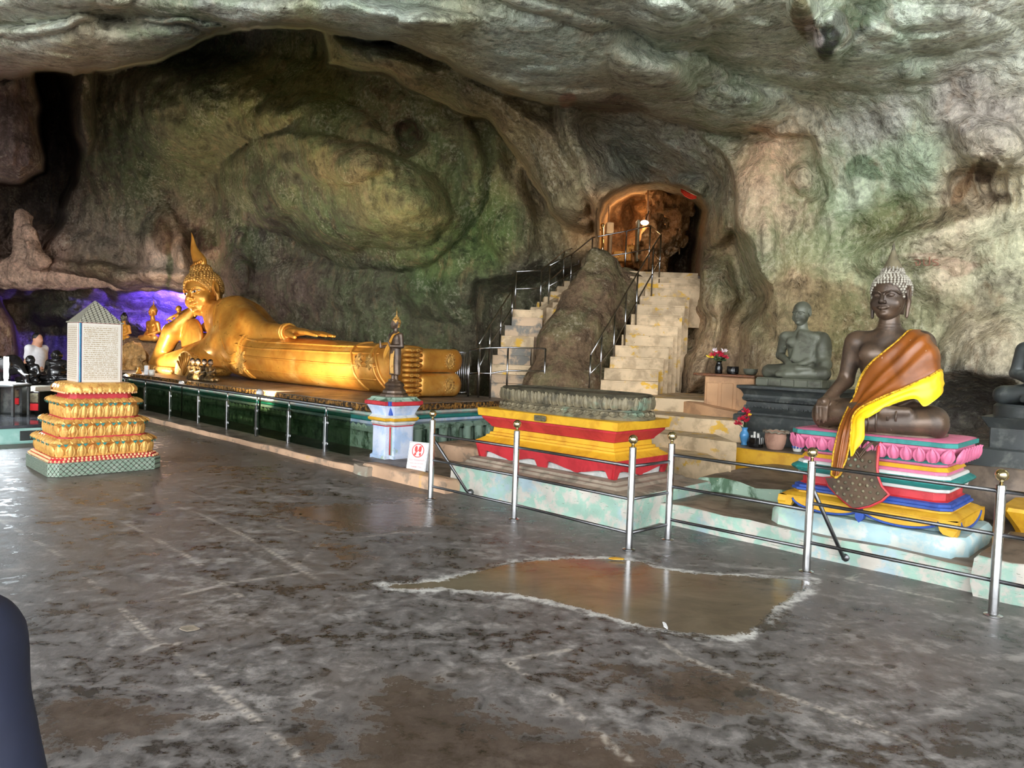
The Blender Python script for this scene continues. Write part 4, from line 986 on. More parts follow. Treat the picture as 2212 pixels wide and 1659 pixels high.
# ------------------------------------------------------------------ painted pillar
pp = place_ab('painted_pillar', -8.08, 6.0, 0.085, 'stubby worn pillar painted white blue and red beside the balustrade', 'pillar')
def nrows(rows, h, notch):
    for nm, mat, pr in rows:
        mb = MB(); mb.loft([rect_loop(h - i, h - i, z, 0, notch) for i, z in pr]); autosmooth(mb.build(nm, mat, pp), 20)
nrows([('foot', MT['bluewhite'], [(.05, 0), (.05, .05), (.065, .06)]), ('shaft', MT['bluewhite'], [(.075, .06), (.075, .46)]), ('red_fillet', MT['red'], [(.07, .46), (.065, .475)]),
       ('white_moulding', MT['white'], [(.07, .475), (.05, .50), (.06, .52), (.035, .535)]), ('yellow_band', MT['yellow'], [(.03, .535), (.02, .55), (.02, .57), (.03, .58)]), ('white_moulding', MT['white'], [(.03, .58), (.05, .60), (.055, .615)]),
       ('flared_capital', MT['bluewhite'], [(.06, .615), (.055, .64), (.03, .70), (.012, .735), (.012, .75)]), ('red_band', MT['red'], [(0, .75), (-.015, .76), (-.015, .80), (-.005, .81)]),
       ('green_top', MT['greenworn'], [(.0, .81), (.03, .835), (.04, .84), (.05, .86), (.1, .865)])], .31, .085)
for sx, sy in ((1, -1), (-1, -1)):
    for zz, hh, mt in ((.06, .40, 'greenworn'), (.615, .13, 'blue'), (.75, .06, 'blue')):
        mb = MB(); d = .235 if zz < .1 else .262 if zz < .7 else .325; w = .03 if zz < .1 else .035
        mb.bbox((sx * (d - .085) - w, sy * (d - .085) - w, zz), (sx * (d - .085) + w, sy * (d - .085) + w, zz + hh), .006); mb.build('corner_strip', MT[mt], pp)
mb = MB(); mb.tube([(.17, -.175, .07), (.17, -.175, .45)], .012, 6); mb.build('red_line', MT['red'], pp, True)
# ------------------------------------------------------------------ sculpted figures
def eul(x, y, z): return (math.radians(x), math.radians(y), math.radians(z))
def head_prims(sc=1.0, c=(0, 0, 0), old=False):
    """unit head (chin -0.5, crown +0.5), face to -y"""
    def v(x, y, z): return (c[0] + x * sc, c[1] + y * sc, c[2] + z * sc)
    def E(p, r, k): return (s_ell(v(*p), [q * sc for q in r]), k * sc)
    def Cp(a, b, ra, rb, k): return (s_cap(v(*a), v(*b), ra * sc, rb * sc), k * sc)
    P = [E((0, .06, .12), (.35, .41, .38), 0), E((0, -.06, -.12), (.30, .32, .385), .08), E((0, -.20, -.37), (.15, .14, .12), .10)]
    for s in (-1, 1):
        P += [E((s * .17, -.22, -.17), (.13, .11, .13), .08)]
        P += [E((s * .135, -.345, .015), (.085, .03, .055), -.03)]
        P += [E((s * .135, -.325, .005), (.072, .04, .034), .012)]
        br = [(s * .025, -.372, .03), (s * .08, -.385, .085), (s * .16, -.365, .105), (s * .235, -.30, .085), (s * .285, -.22, .03)]
        for i in range(4): P.append(Cp(br[i], br[i + 1], .016, .014, .02))
        ld = [(s * .055, -.365, .0), (s * .10, -.372, .032), (s * .17, -.352, .035), (s * .225, -.29, .012)]
        for i in range(3): P.append(Cp(ld[i], ld[i + 1], .009, .009, .008))
        P += [E((s * .05, -.40, -.14), (.035, .035, .028), .02)]
        P += [E((s * .365, .05, .03), (.04, .10, .17), .02), E((s * .40, .02, .04), (.03, .055, .11), -.02)]
        if not old: P += [Cp((s * .365, .05, -.10), (s * .345, .02, -.44), .05, .032, .03)]
        lip = [(s * .11, -.352, -.240), (s * .055, -.388, -.236), (0, -.394, -.242)]
        for i in range(2): P.append(Cp(lip[i], lip[i + 1], .011, .019, .018))
        lip = [(s * .10, -.352, -.246), (s * .05, -.382, -.266), (0, -.389, -.272)]
        for i in range(2): P.append(Cp(lip[i], lip[i + 1], .011, .022, .018))
    P += [Cp((0, -.375, .04), (0, -.445, -.11), .026, .048, .025), E((0, -.435, -.13), (.045, .04, .035), .02), E((0, -.345, -.385), (.07, .05, .05), .05)]
    return P
def buddha_head(root, sc, mat, mat_hair, loc, rot=(0, 0, 0), h=.02, spire='lathe', eyes=False, curls=True, old=False):
    hd = empty('head', loc); hd.parent = root; hd.rotation_euler = rot
    V, F = sculpt(head_prims(1.0, old=old), h)
    face = mk('face', V * sc, F, mat, hd)
    if old: return hd
    hp = [(s_ell((0, .08, .13), (.375, .43, .395)), 0), (s_cap((0, .15, .1), (0, .22, -.3), .30, .22), .08), (s_ell((0, -.40, -.13), (.45, .33, .40)), -.015), (s_box((0, .1, -.68), (.6, .6, .3)), -.02)]
    for s in (-1, 1): hp.append((s_ell((s * .37, .03, -.02), (.09, .115, .21)), -.02))
    hp.append((s_ell((0, .10, .50), (.21, .23, .15)), .06))
    V, F = sculpt(hp, h)
    hair = mk('hair', V * sc, F, MT['bronze'] if mat_hair.name.startswith('whit') else mat_hair, hd)
    if curls:
        mb = MB(); rr = .031
        def bead(p): mb.ball([q * sc for q in p], rr * sc, 6, 4)
        for e in range(-3, 12):
            th = math.radians(e * 7.6); n = max(5, int(2 * math.pi * .40 * math.cos(th) / .068))
            for k in range(n):
                t = 2 * math.pi * (k + .5 * (e % 2)) / n
                p = np.array([.382 * math.cos(th) * math.cos(t), .08 + .437 * math.cos(th) * math.sin(t), .13 + .40 * math.sin(th)])
                if (p[0] / .45) ** 2 + ((p[1] + .40) / .33) ** 2 + ((p[2] + .13) / .40) ** 2 < 1.06: continue
                if abs(p[0]) > .28 and abs(p[1] - .03) < .125 and p[2] < .20: continue
                if e > 7 and p[0] ** 2 + (p[1] - .1) ** 2 < .17 ** 2: continue
                bead(p)
        for e in range(0, 6):
            th = math.radians(e * 15); n = max(4, int(2 * math.pi * .22 * math.cos(th) / .068))
            for k in range(n):
                t = 2 * math.pi * (k + .5 * (e % 2)) / n
                bead((.215 * math.cos(th) * math.cos(t), .10 + .235 * math.cos(th) * math.sin(t), .50 + .155 * math.sin(th)))
        mb.build('hair_curls', mat_hair, hair, True, kind='stuff')
    if spire == 'lathe':
        mb = MB(); mb.lathe([(r * sc, z * sc) for r, z in ((.20, .56), (.195, .60), (.18, .62), (.165, .67), (.15, .69), (.12, .77), (.10, .79), (.075, .88), (.06, .90), (.04, .99), (.026, 1.04), (.034, 1.06), (.02, 1.10), (.004, 1.16))], 18, (0, .10 * sc, 0)); autosmooth(mb.build('finial', mat_hair if mat_hair.name.startswith('whit') is False else MT['bronze_dull'], hd), 50)
    elif spire == 'flame':
        L = []
        for t in np.linspace(0, 1, 18):
            w = .15 * (1 - t) ** .9 * (1 + .55 * math.sin(min(t * 4.2, math.pi)) * (1 - t)) + .006; x = -.10 * math.sin(t * 2.4) * t + .02 * math.sin(t * 9)
            L.append([(sc * (x + w * math.cos(a)), sc * (.10 + .6 * w * math.sin(a)), sc * (.60 + .80 * t)) for a in np.linspace(0, 2 * math.pi, 12, endpoint=False)])
        mb = MB(); mb.loft(L); mb.build('flame_finial', mat, hd, True)
        mb = MB()
        for k in range(7): mb.ball((sc * (-.15 + .05 * k), sc * (-.02 + .004 * abs(k - 3)), sc * (.63 + .012 * k)), (.03 * sc, .03 * sc, .045 * sc), 8, 5)
        mb.build('flame_collar', mat, hd, True)
    elif spire == 'small':
        mb = MB(); mb.lathe([(r * sc, z * sc) for r, z in ((.12, .6), (.10, .68), (.05, .76), (.04, .9), (.06, .93), (.05, .99), (.025, 1.02), (.03, 1.1), (.012, 1.16), (.004, 1.45))], 12, (0, .1 * sc, 0)); mb.build('finial', mat_hair, hd, True)
    if eyes:
        for s in (-1, 1):
            mb = MB(); L = []
            for t in np.linspace(0, 1, 9):
                x = s * (.06 + .165 * t); y = -.378 + .075 * t ** 2.2; hh = .030 * math.sin(math.pi * (t * .92 + .06)) ** .8
                z0 = .0 + .018 * t
                L.append([(x * sc, y * sc, (z0 - hh * .8) * sc), (x * sc, (y - .008) * sc, z0 * sc), (x * sc, y * sc, (z0 + hh) * sc), (x * sc, (y + .02) * sc, z0 * sc)])
            mb.loft(L); e = mb.build('eye', MT['ceramic_white'], hd, True)
            mb = MB(); mb.ball((s * .128 * sc, -.372 * sc, .004 * sc), (.026 * sc, .012 * sc, .026 * sc), 12, 8); mb.build('pupil', MT['black'], e, True)
    return hd
def seated_prims(fing=True, lap=False, thin=False):
    """seated cross-legged body, ~1 m across the knees, face to -y, seat at z=0"""
    P = [(s_ell((0, .06, .12), (.30, .22, .15)), 0), (s_ell((0, .03, .27), (.185, .135, .22)), .10), (s_ell((0, .02, .52), (.225, .14, .23)), .10)]
    P += [(s_cap((-.24, .02, .685), (.24, .02, .685), .085), .10), (s_cap((0, .02, .70), (0, .0, .93), .10, .075), .06)]
    for s in (-1, 1): P += [(s_cap((s * .15, 0, .12), (s * .43, -.17, .105), .14, .115), .06), (s_ell((s * .105, -.10, .585), (.10, .05, .075)), .05)]
    P += [(s_cap((.43, -.18, .10), (-.06, -.36, .075), .11, .07), .04), (s_cap((-.06, -.36, .07), (-.20, -.36, .07), .06, .045), .03)]
    P += [(s_cap((-.43, -.18, .11), (.10, -.34, .165), .105, .065), .03), (s_cap((.10, -.34, .165), (.27, -.30, .175), .055, .04), .03)]
    # left arm to the lap
    P += [(s_cap((.285, .02, .67), (.355, .05, .38), .088, .068), .05), (s_cap((.355, .05, .38), (.08, -.22, .235), .068, .045), .03), (s_ell((.0, -.25, .23), (.11, .07, .03)), .03)]
    if lap:
        P += [(s_cap((-.285, .02, .67), (-.355, .05, .38), .088, .068), .05), (s_cap((-.355, .05, .38), (-.08, -.24, .25), .068, .045), .03)]
    else:
        P += [(s_cap((-.285, .02, .67), (-.345, .03, .38), .088, .066), .05), (s_cap((-.345, .03, .38), (-.405, -.20, .235), .066, .046), .03), (s_ell((-.405, -.26, .215), (.05, .075, .035)), .03)]
        if fing:
            for i, (dx, l) in enumerate(((-.045, .16), (-.015, .18), (.015, .175), (.042, .15))):
                P += [(s_cap((-.405 + dx, -.30, .215), (-.405 + dx, -.335, .17), .0155), .008), (s_cap((-.405 + dx, -.335, .17), (-.405 + dx, -.33, .17 - l * .7), .015, .012), .004)]
            P += [(s_cap((-.36, -.24, .21), (-.335, -.29, .15), .016, .012), .01)]
    return P
def seated(root, mat, h=.014, **kw):
    return sculpt_obj('body', seated_prims(**kw), h, mat, root)
# ---------------- main bronze seated statue
sb = place_ab('seated_buddha_statue', -1.93, 6.62, 1.045, 'dark bronze seated statue with whitened curls and hand on its knee', 'statue')
V, F_ = sculpt(seated_prims(), .0125); mk('body', V * np.array([.975, 1.02, 1.12]), F_, MT['bronze'], sb)
mb = MB(); mb.loft([round_loop(.49, .33, z, 40, 3.0, 0, -.05) if True else 0 for z in (0.0, .012)] + [round_loop(.48, .32, .02, 40, 3.0, 0, -.05)]); autosmooth(mb.build('seat_pad', MT['bronze'], sb), 40)
buddha_head(sb, .40, MT['bronze'], MT['hair_white'], (0, -.02, 1.155), eul(2, 0, -4), .015)
mb = MB()
for k, z in enumerate((.865, .89, .915)): mb.tube([(.092 * math.cos(t) * (1 - k * .04), .012 + .092 * math.sin(t) * (1 - k * .04), z) for t in np.linspace(0, 2 * math.pi, 25)], .008, 6)
mb.build('neck_rings', MT['bronze'], sb, True)
mb = MB()
for dx in (-.03, .03):
    mb.tube([(.02 + dx, -.345, .235), (.03 + dx, -.40, .20), (.035 + dx, -.415, .14), (.04 + dx, -.42, .02)], .008, 6)
    mb.tube([(.16 + dx, -.32, .23), (.17 + dx, -.375, .19), (.175 + dx, -.395, .12)], .008, 6)
mb.build('robe_hems', MT['bronze'], sb, True)
# ---------------- cloth draped on it
def spline_rows(rows, m):
    """Catmull-Rom through control rows (list of equal-length point lists)"""
    R_ = np.array(rows, float); n = len(R_)
    t = np.linspace(0, n - 1 - 1e-6, m); i = np.floor(t).astype(int); f = (t - i)[:, None, None]
    g = lambda k: R_[np.clip(k, 0, n - 1)]
    p0, p1, p2, p3 = g(i - 1), g(i), g(i + 1), g(i + 2)
    return 0.5 * ((2 * p1) + (-p0 + p2) * f + (2 * p0 - 5 * p1 + 4 * p2 - p3) * f ** 2 + (-p0 + 3 * p1 - 3 * p2 + p3) * f ** 3)
def cloth(name, rows, m, n, mat, parent, wr=0.006, seed=1, fold=(0, 0), trim=None, th=.004):
    R1 = spline_rows(rows, m); R2 = spline_rows(np.swapaxes(R1, 0, 1), n); G = np.swapaxes(R2, 0, 1)   # m x n x 3
    P = G.reshape(-1, 3)
    uu = np.repeat(np.linspace(0, 1, m), n); vv = np.tile(np.linspace(0, 1, n), m)
    du = np.gradient(G, axis=0).reshape(-1, 3); dv = np.gradient(G, axis=1).reshape(-1, 3)
    N_ = np.cross(du, dv); N_ /= np.linalg.norm(N_, axis=1)[:, None] + 1e-9
    if (N_ @ -VA).mean() < 0: N_ = -N_
    dsp = fbm(np.stack([uu * 3 + seed, vv * 9, 0 * uu], 1), 3, seed) * wr + fold[0] * np.sin(vv * fold[1] + 2.2 * fbm(np.stack([uu * 2, vv * 2, 0 * uu + seed], 1), 2, seed))
    P = P + N_ * dsp[:, None]
    I = np.arange(m * n).reshape(m, n)
    F_ = np.stack([I[:-1, :-1], I[:-1, 1:], I[1:, 1:], I[1:, :-1]], -1).reshape(-1, 4)
    B2 = P - N_ * th; K = m * n
    rim = list(I[0]) + list(I[1:, -1]) + list(I[-1, ::-1][1:]) + list(I[::-1, 0][1:-1])
    Fr = [(rim[i], rim[(i + 1) % len(rim)], rim[(i + 1) % len(rim)] + K, rim[i] + K) for i in range(len(rim))]
    Fa = np.concatenate([F_, F_[:, ::-1] + K, np.array(Fr)])
    o = mk(name, np.vstack([P, B2]), Fa, mat, parent); o.data.update()
    return o, P.reshape(m, n, 3), N_.reshape(m, n, 3)
def q3(L): return [[atB(*p) for p in r] for r in L]
rb = empty('draped_robe', W(-1.93, 6.62, 1.05), 0, 'orange brown satin sash with yellow lining draped over the bronze statue', 'robe')
def rel(o_):
    me = o_.data; n = len(me.vertices); c = np.empty(n * 3, np.float32); me.vertices.foreach_get('co', c); c = c.reshape(-1, 3) - np.array(W(-1.93, 6.62, 1.05), dtype=np.float32); me.vertices.foreach_set('co', c.ravel())
OR = q3([[(1978, 712, 6.70), (2006, 720, 6.70), (2024, 750, 6.68), (2036, 800, 6.70)],
         [(1962, 714, 6.52), (1992, 724, 6.44), (2014, 752, 6.42), (2030, 799, 6.46)],
         [(1944, 732, 6.43), (1966, 748, 6.37), (1986, 775, 6.35), (2008, 812, 6.38)],
         [(1912, 758, 6.38), (1934, 780, 6.345), (1950, 806, 6.31), (1966, 832, 6.30)],
         [(1882, 784, 6.40), (1900, 810, 6.35), (1914, 832, 6.32), (1925, 851, 6.27)],
         [(1862, 815, 6.44), (1872, 840, 6.38), (1880, 858, 6.29), (1888, 868, 6.22)],
         [(1850, 848, 6.42), (1853, 866, 6.34), (1856, 878, 6.23), (1858, 884, 6.16)],
         [(1830, 885, 6.27), (1834, 893, 6.20), (1838, 899, 6.13), (1842, 903, 6.10)],
         [(1814, 925, 6.10), (1821, 928, 6.06), (1829, 930, 6.05), (1838, 931, 6.06)],
         [(1805, 968, 6.05), (1813, 969, 6.02), (1822, 967, 6.03), (1834, 965, 6.05)],
         [(1800, 1000, 6.03), (1808, 1002, 6.00), (1816, 1000, 6.02), (1828, 992, 6.04)],
         [(1797, 1026, 6.02), (1804, 1030, 5.99), (1812, 1026, 6.01), (1820, 1012, 6.03)]])
co, G1, N1 = cloth('orange_cloth', OR, 90, 30, MT['robe'], rb, .004, 3, (.0075, 19)); rel(co)
LI = q3([[(2036, 799, 6.70), (2040, 826, 6.68), (2036, 850, 6.70)],
         [(2030, 798, 6.465), (2033, 828, 6.45), (2034, 853, 6.47)],
         [(2008, 811, 6.385), (2016, 838, 6.36), (2018, 866, 6.38)],
         [(1992, 819, 6.34), (1994, 846, 6.31), (1996, 878, 6.33)],
         [(1966, 831, 6.305), (1970, 848, 6.27), (1976, 862, 6.29)],
         [(1925, 850, 6.275), (1930, 862, 6.25), (1934, 872, 6.26)],
         [(1888, 867, 6.225), (1893, 880, 6.19), (1898, 890, 6.20)],
         [(1858, 883, 6.16), (1866, 892, 6.12), (1876, 902, 6.12)],
         [(1842, 902, 6.11), (1852, 906, 6.07), (1868, 906, 6.08)],
         [(1836, 930, 6.065), (1850, 938, 6.04), (1868, 930, 6.05)],
         [(1836, 955, 6.05), (1846, 958, 6.03), (1866, 950, 6.04)],
         [(1838, 986, 6.04), (1842, 984, 6.03), (1848, 974, 6.03)]])
cl, G2, N2 = cloth('yellow_lining', LI, 90, 14, MT['robe_yellow'], rb, .004, 7, (.004, 9)); rel(cl)
c0 = np.array(W(-1.93, 6.62, 1.05))
for nm, line in (('gold_braid', G1[:, -1] + N1[:, -1] * .004), ('gold_braid', G1[:52, 0] + N1[:52, 0] * .004), ('gold_braid', G1[52:, 0] + N1[52:, 0] * .003), ('gold_braid', G1[-1] + N1[-1] * .003)):
    mb = MB(); mb.tube(line - c0, .0075, 6)
    for k in range(0, len(line), 1): mb.ball(line[k] - c0 + np.array([0, 0, -.008]), .0065, 5, 3)
    mb.build(nm, MT['robe_trim'], rb, True)
# yellow facing along the upper edge
FC = [[p - N1[i, 0] * .002 + (G1[i, 0] - G1[i, 4]) * s for s in (0.0, .45)] for i, p in enumerate(G1[:50:6, 0])]
cf, _, _ = cloth('yellow_facing', FC, 40, 4, MT['robe_yellow'], rb, .001, 2); rel(cf)
# ---------------- blackened monk on a tiered black pedestal
mp = place_ab('black_pedestal', -4.0, 9.85, 0.485, 'tiered blackened pedestal carrying the seated monk statue', 'pedestal')
for nm, pr, hx_, hy_ in (('pedestal_step', [(0, 0), (0, .17), (.01, .18)], .86, .60), ('pedestal_step', [(0, .18), (0, .37), (.015, .385)], .74, .50),
                  ('base_moulding', [(0, .385), (.005, .41), (.03, .43), (.06, .47), (.07, .49)], .66, .42), ('carved_frieze', [(.08, .49), (.09, .56)], .66, .42), ('rope_moulding', [(.09, .56), (.05, .58), (.04, .61), (.05, .63)], .66, .42), ('cornice', [(.05, .63), (.055, .66), (.03, .71), (.0, .74), (-.02, .75), (-.02, .785), (.0, .79)], .66, .42)):
    mb = MB(); mb.loft([rect_loop(hx_ - i, hy_ - i, z, 0, 0, .06 if 'step' in nm else 0) for i, z in pr]); autosmooth(mb.build(nm, MT['black_stone'], mp), 30)
bd = petal_mesh(.05, .04, .012, 'frieze_leaf', MT['black_stone']); first = True
for z, d in ((.575, .055), (.475, .065)):
    for k in range(24):
        o = bd if first else copy_of(bd, mp)
        if first: o.parent = mp; first = False
        o.location = (-.575 + k * .05, -.42 + d, z)
mk_ = place_ab('monk_statue', -3.98, 9.86, 1.275, 'grey green seated old monk statue on the tiered black pedestal', 'statue')
P = seated_prims(fing=False, lap=True)
P += [(s_ell((.36, .0, .48), (.11, .17, .27)), .06), (s_ell((.42, -.08, .25), (.10, .14, .10)), .06), (s_box((.10, -.09, .50), (.17, .055, .26), .04, rotm(0, 14, 0)), .03), (s_box((.16, -.02, .70), (.16, .12, .05), .04, rotm(0, 10, 0)), .04)]
V, F_ = sculpt(P, .017); o = mk('body', V * np.array([.86, .86, .86]) + np.array([0, 0, .11]), F_, MT['grey_stone'], mk_)
mb = MB(); mb.bbox((-.47, -.36, 0), (.44, .26, .12), .02); mb.build('seat_block', MT['grey_stone'], mk_)
for k in range(5):
    mb = MB(); x0 = -.46 + k * .18; mb.bbox((x0, -.375, .01), (x0 + .172, -.355, .105), .008); mb.build('cloth_fold', MT['grey_stone'], mk_)
buddha_head(mk_, .325, MT['grey_stone'], MT['grey_stone'], (0, -.04, 1.02), eul(8, 0, -8), .016, old=True)
# ---------------- second black statue at the far right with its pedestal
rp = place_ab('dark_pedestal', -1.0, 8.3, 0.70, 'blue black stepped pedestal at the far right edge', 'pedestal')
for nm, hx_, hy_, pr in (('foot_block', .62, .42, [(0, 0), (.0, .16), (.01, .17)]), ('waist_block', .40, .30, [(0, .17), (0, .36)]), ('top_slab', .46, .36, [(.05, .36), (.0, .44), (-.01, .46), (.02, .465)])):
    mb = MB(); mb.loft([rect_loop(hx_ - i, hy_ - i, z, .01) for i, z in pr]); autosmooth(mb.build(nm, MT['black_stone'], rp), 30)
bs = place_ab('dark_seated_statue', -1.0, 8.3, 1.165, 'small black seated statue cut off by the picture edge', 'statue')
mb = MB(); mb.loft([round_loop(.42, .33, z, 32, 3) for z in (0, .10)] + [round_loop(.40, .31, .12, 32, 3)]); autosmooth(mb.build('seat', MT['black_stone'], bs), 40)
V, F_ = sculpt(seated_prims(fing=False, lap=True), .022); mk('body', V * .78 + np.array([0, 0.02, .12]), F_, MT['black_stone'], bs)
buddha_head(bs, .28, MT['black_stone'], MT['black_stone'], (0, 0, .12 + .78 * 1.1), (0, 0, 0), .03, 'small', False, False)
# ---------------- fan-shaped stone backrest behind the bronze statue
fan = place_ab('stone_fan', -2.52, 8.75, 0.8, 'beige fan-shaped stone slab standing behind the bronze statue', 'stone fan')
outl = [(-.12, 0), (-.17, .35), (-.20, .7), (-.19, .95), (-.13, 1.12), (-.03, 1.2), (.0, 1.24), (.03, 1.2), (.13, 1.12), (.19, .95), (.20, .7), (.17, .35), (.12, 0)]
mb = MB(); mb.loft([[(x * s, y, z * (1 - (1 - s) * .3)) for x, z in outl] for y, s in ((.06, .97), (.05, 1), (-.05, 1), (-.06, .97))]); autosmooth(mb.build('slab', MT['terracotta'], fan), 30)
for k in range(-2, 3):
    mb = MB(); mb.tube([(k * .03, -.062, .05), (k * .07, -.066, .7), (k * .055, -.062, 1.08)], .008, 6); mb.build('rib', MT['terracotta'], fan, True)
# ---------------- standing statue on the painted pillar
st = place_ab('standing_buddha_statue', -8.08, 6.0, 0.95, 'slim bronze standing statue with raised palm on the painted pillar', 'statue')
mb = MB(); mb.lathe([(.20, 0), (.20, .03), (.17, .05), (.165, .08), (.14, .10), (.125, .13), (.145, .155), (.13, .18), (.10, .20), (.085, .22)], 10); autosmooth(mb.build('base', MT['bronze'], st), 25)
def s_loft(st_, p=2.4):
    S_ = np.array(st_, float)
    def f(P):
        z = P[..., 2]; cx = np.interp(z, S_[:, 0], S_[:, 1]); cy = np.interp(z, S_[:, 0], S_[:, 2]); hx_ = np.interp(z, S_[:, 0], S_[:, 3]); hy_ = np.interp(z, S_[:, 0], S_[:, 4])
        k = ((np.abs((P[..., 0] - cx) / hx_)) ** p + (np.abs((P[..., 1] - cy) / hy_)) ** p) ** (1 / p)
        d = (k - 1) * np.minimum(hx_, hy_); dz = np.maximum(S_[0, 0] - z, z - S_[-1, 0])
        return np.maximum(d, dz)
    f.bb = (np.array([(S_[:, 1] - S_[:, 3]).min(), (S_[:, 2] - S_[:, 4]).min(), S_[0, 0]]), np.array([(S_[:, 1] + S_[:, 3]).max(), (S_[:, 2] + S_[:, 4]).max(), S_[-1, 0]])); return f
P = [(s_loft([(.30, 0, 0, .10, .055), (.45, 0, 0, .095, .06), (.60, 0, 0, .10, .062), (.70, 0, 0, .085, .058), (.80, 0, -.01, .098, .06), (.86, 0, 0, .11, .05), (.895, 0, 0, .06, .04)]), 0)]
for s in (-1, 1): P += [(s_cap((s * .035, 0, .22), (s * .035, 0, .33), .026, .03), .01), (s_cap((s * .035, .01, .225), (s * .04, -.06, .225), .022, .018), .01), (s_cap((s * .115, 0, .855), (s * .135, .01, .70), .034, .028), .02)]
P += [(s_cap((.135, .01, .70), (.03, -.11, .70), .027, .02), .015), (s_cap((.03, -.11, .70), (.0, -.13, .76), .018, .012), .01)]
P += [(s_cap((-.135, .01, .70), (-.14, -.15, .68), .027, .019), .015), (s_cap((-.14, -.15, .68), (-.14, -.165, .77), .02, .010), .01), (s_cap((0, 0, .88), (0, -.005, .96), .035, .03), .02)]
sculpt_obj('body', P, .0085, MT['bronze'], st)
mb = MB(); mb.loft([[(x, -.058 - .012 * math.sin(3 * t), z) for x, z in ((-.03 + .0 * t, .62 - .30 * t), (.055, .64 - .32 * t))] for t in np.linspace(0, 1, 8)], False, False); mb.build('gilded_panel', MT['gold_bright'], st, True)
buddha_head(st, .155, MT['bronze'], MT['gold_relief'], (0, -.012, 1.015), eul(0, 0, -12), .035, 'small', False, False)
ss = [[(.06, -.0, .90), (.10, -.01, .895)], [(.0, -.066, .85), (.05, -.072, .84)], [(-.07, -.075, .74), (-.01, -.08, .71)], [(-.12, -.09, .66), (-.05, -.10, .60)], [(-.14, -.10, .56), (-.09, -.11, .52)], [(-.115, -.09, .47), (-.10, -.10, .45)]]
sw = [[W(-8.08, 6.0, .95) + x * UA + y * VA + np.array([0, 0, z]) for x, y, z in r] for r in ss]
sash = empty('shoulder_cloth', W(-8.08, 6.0, .95), 0, 'small orange cloth tied across the standing statue', 'cloth')
o, _, _ = cloth('cloth', sw, 24, 6, MT['cloth_orange'], sash, .002, 4)
me = o.data; c = np.empty(len(me.vertices) * 3, np.float32); me.vertices.foreach_get('co', c); me.vertices.foreach_set('co', (c.reshape(-1, 3) - np.array(W(-8.08, 6.0, .95), dtype=np.float32)).ravel())
# ---------------- reclining golden statue
rc = place_ab('reclining_buddha_statue', -9.4, 7.85, 0.80, 'huge golden reclining statue propping its head on one arm', 'statue')
def Q(s, t, z): return (-s, t, z)
def s_body(st_, p=2.5):
    S_ = np.array(st_, float)
    def f(P):
        s = -P[..., 0]; g = [np.interp(s, S_[:, 0], S_[:, k]) for k in range(1, 5)]
        k = ((np.abs((P[..., 1] - g[0]) / g[2])) ** p + (np.abs((P[..., 2] - g[1]) / g[3])) ** p) ** (1 / p)
        return np.maximum((k - 1) * np.minimum(g[2], g[3]), np.maximum(S_[0, 0] - s, s - S_[-1, 0]))
    f.bb = (np.array([-S_[-1, 0], (S_[:, 1] - S_[:, 3]).min(), (S_[:, 2] - S_[:, 4]).min()]), np.array([-S_[0, 0], (S_[:, 1] + S_[:, 3]).max(), (S_[:, 2] + S_[:, 4]).max()])); return f
BODY = [(.62, 0, .44, .46, .44), (1.2, -.02, .455, .56, .455), (2.3, -.03, .46, .66, .46), (3.3, -.04, .48, .74, .48), (4.5, -.04, .5, .80, .50), (5.3, -.04, .52, .80, .52), (6.0, -.06, .60, .80, .60), (6.6, -.08, .78, .78, .74), (7.1, -.10, 1.0, .72, .88), (7.5, -.12, 1.16, .62, .80), (7.9, -.16, 1.28, .46, .62), (8.2, -.2, 1.36, .34, .42)]
def sm(st_, n=40):
    S_ = np.array(st_); x = np.linspace(S_[0, 0], S_[-1, 0], n); return np.stack([x] + [np.interp(x, S_[:, 0], S_[:, k]) for k in range(1, 5)], 1)
P = [(s_body(sm(BODY)), 0), (s_cap(Q(7.85, -.2, 1.32), Q(8.70, -.28, 1.72), .36, .25), .2)]
P += [(s_cap(Q(7.15, -.25, 1.58), Q(5.55, -.40, 1.10), .36, .25), .16), (s_cap(Q(5.55, -.40, 1.10), Q(4.35, -.42, 1.08), .24, .15), .06)]
P += [(s_cap(Q(7.0, -.5, .72), Q(8.4, -.72, .42), .42, .32), .25), (s_cap(Q(8.4, -.72, .42), Q(10.45, -.85, .20), .32, .19), .1), (s_cap(Q(10.45, -.85, .20), Q(9.9, -.70, 1.05), .21, .24), .08), (s_cap(Q(9.9, -.70, 1.05), Q(9.42, -.22, 1.75), .22, .13), .08), (s_ell(Q(9.28, -.02, 1.95), (.16, .10, .28)), .06)]
# sleeve web of the robe between the propped arm and the chest
P += [(s_ell(Q(9.2, -.45, .85), (.62, .16, .55), rotm(0, -35, 0)), .12)]
sculpt_obj('robed_body', P, .042, MT['gold'], rc)
def ridge(name, pts, r, parent=rc, mat='gold', n=40):
    R_ = spline_rows([[p] for p in pts], n)[:, 0]; mb = MB(); mb.tube(R_, r, 8); return mb.build(name, MT[mat], parent, True)
def surf(s, ang):
    S_ = np.array(BODY); g = [np.interp(s, S_[:, 0], S_[:, k]) for k in range(1, 5)]; c, d = math.cos(ang), math.sin(ang); p = 2.5
    return Q(s, g[0] - g[2] * math.copysign(abs(c) ** (2 / p), c), g[1] + g[3] * math.copysign(abs(d) ** (2 / p), d))
for a0, a1, r in ((.55, .28, .02), (.05, .02, .022), (-.35, -.42, .02), (.95, .62, .022)):
    ridge('robe_fold', [surf(s, a0 + (a1 - a0) * (s - 1) / 5.2) for s in np.linspace(1.0, 5.9, 12)], r)
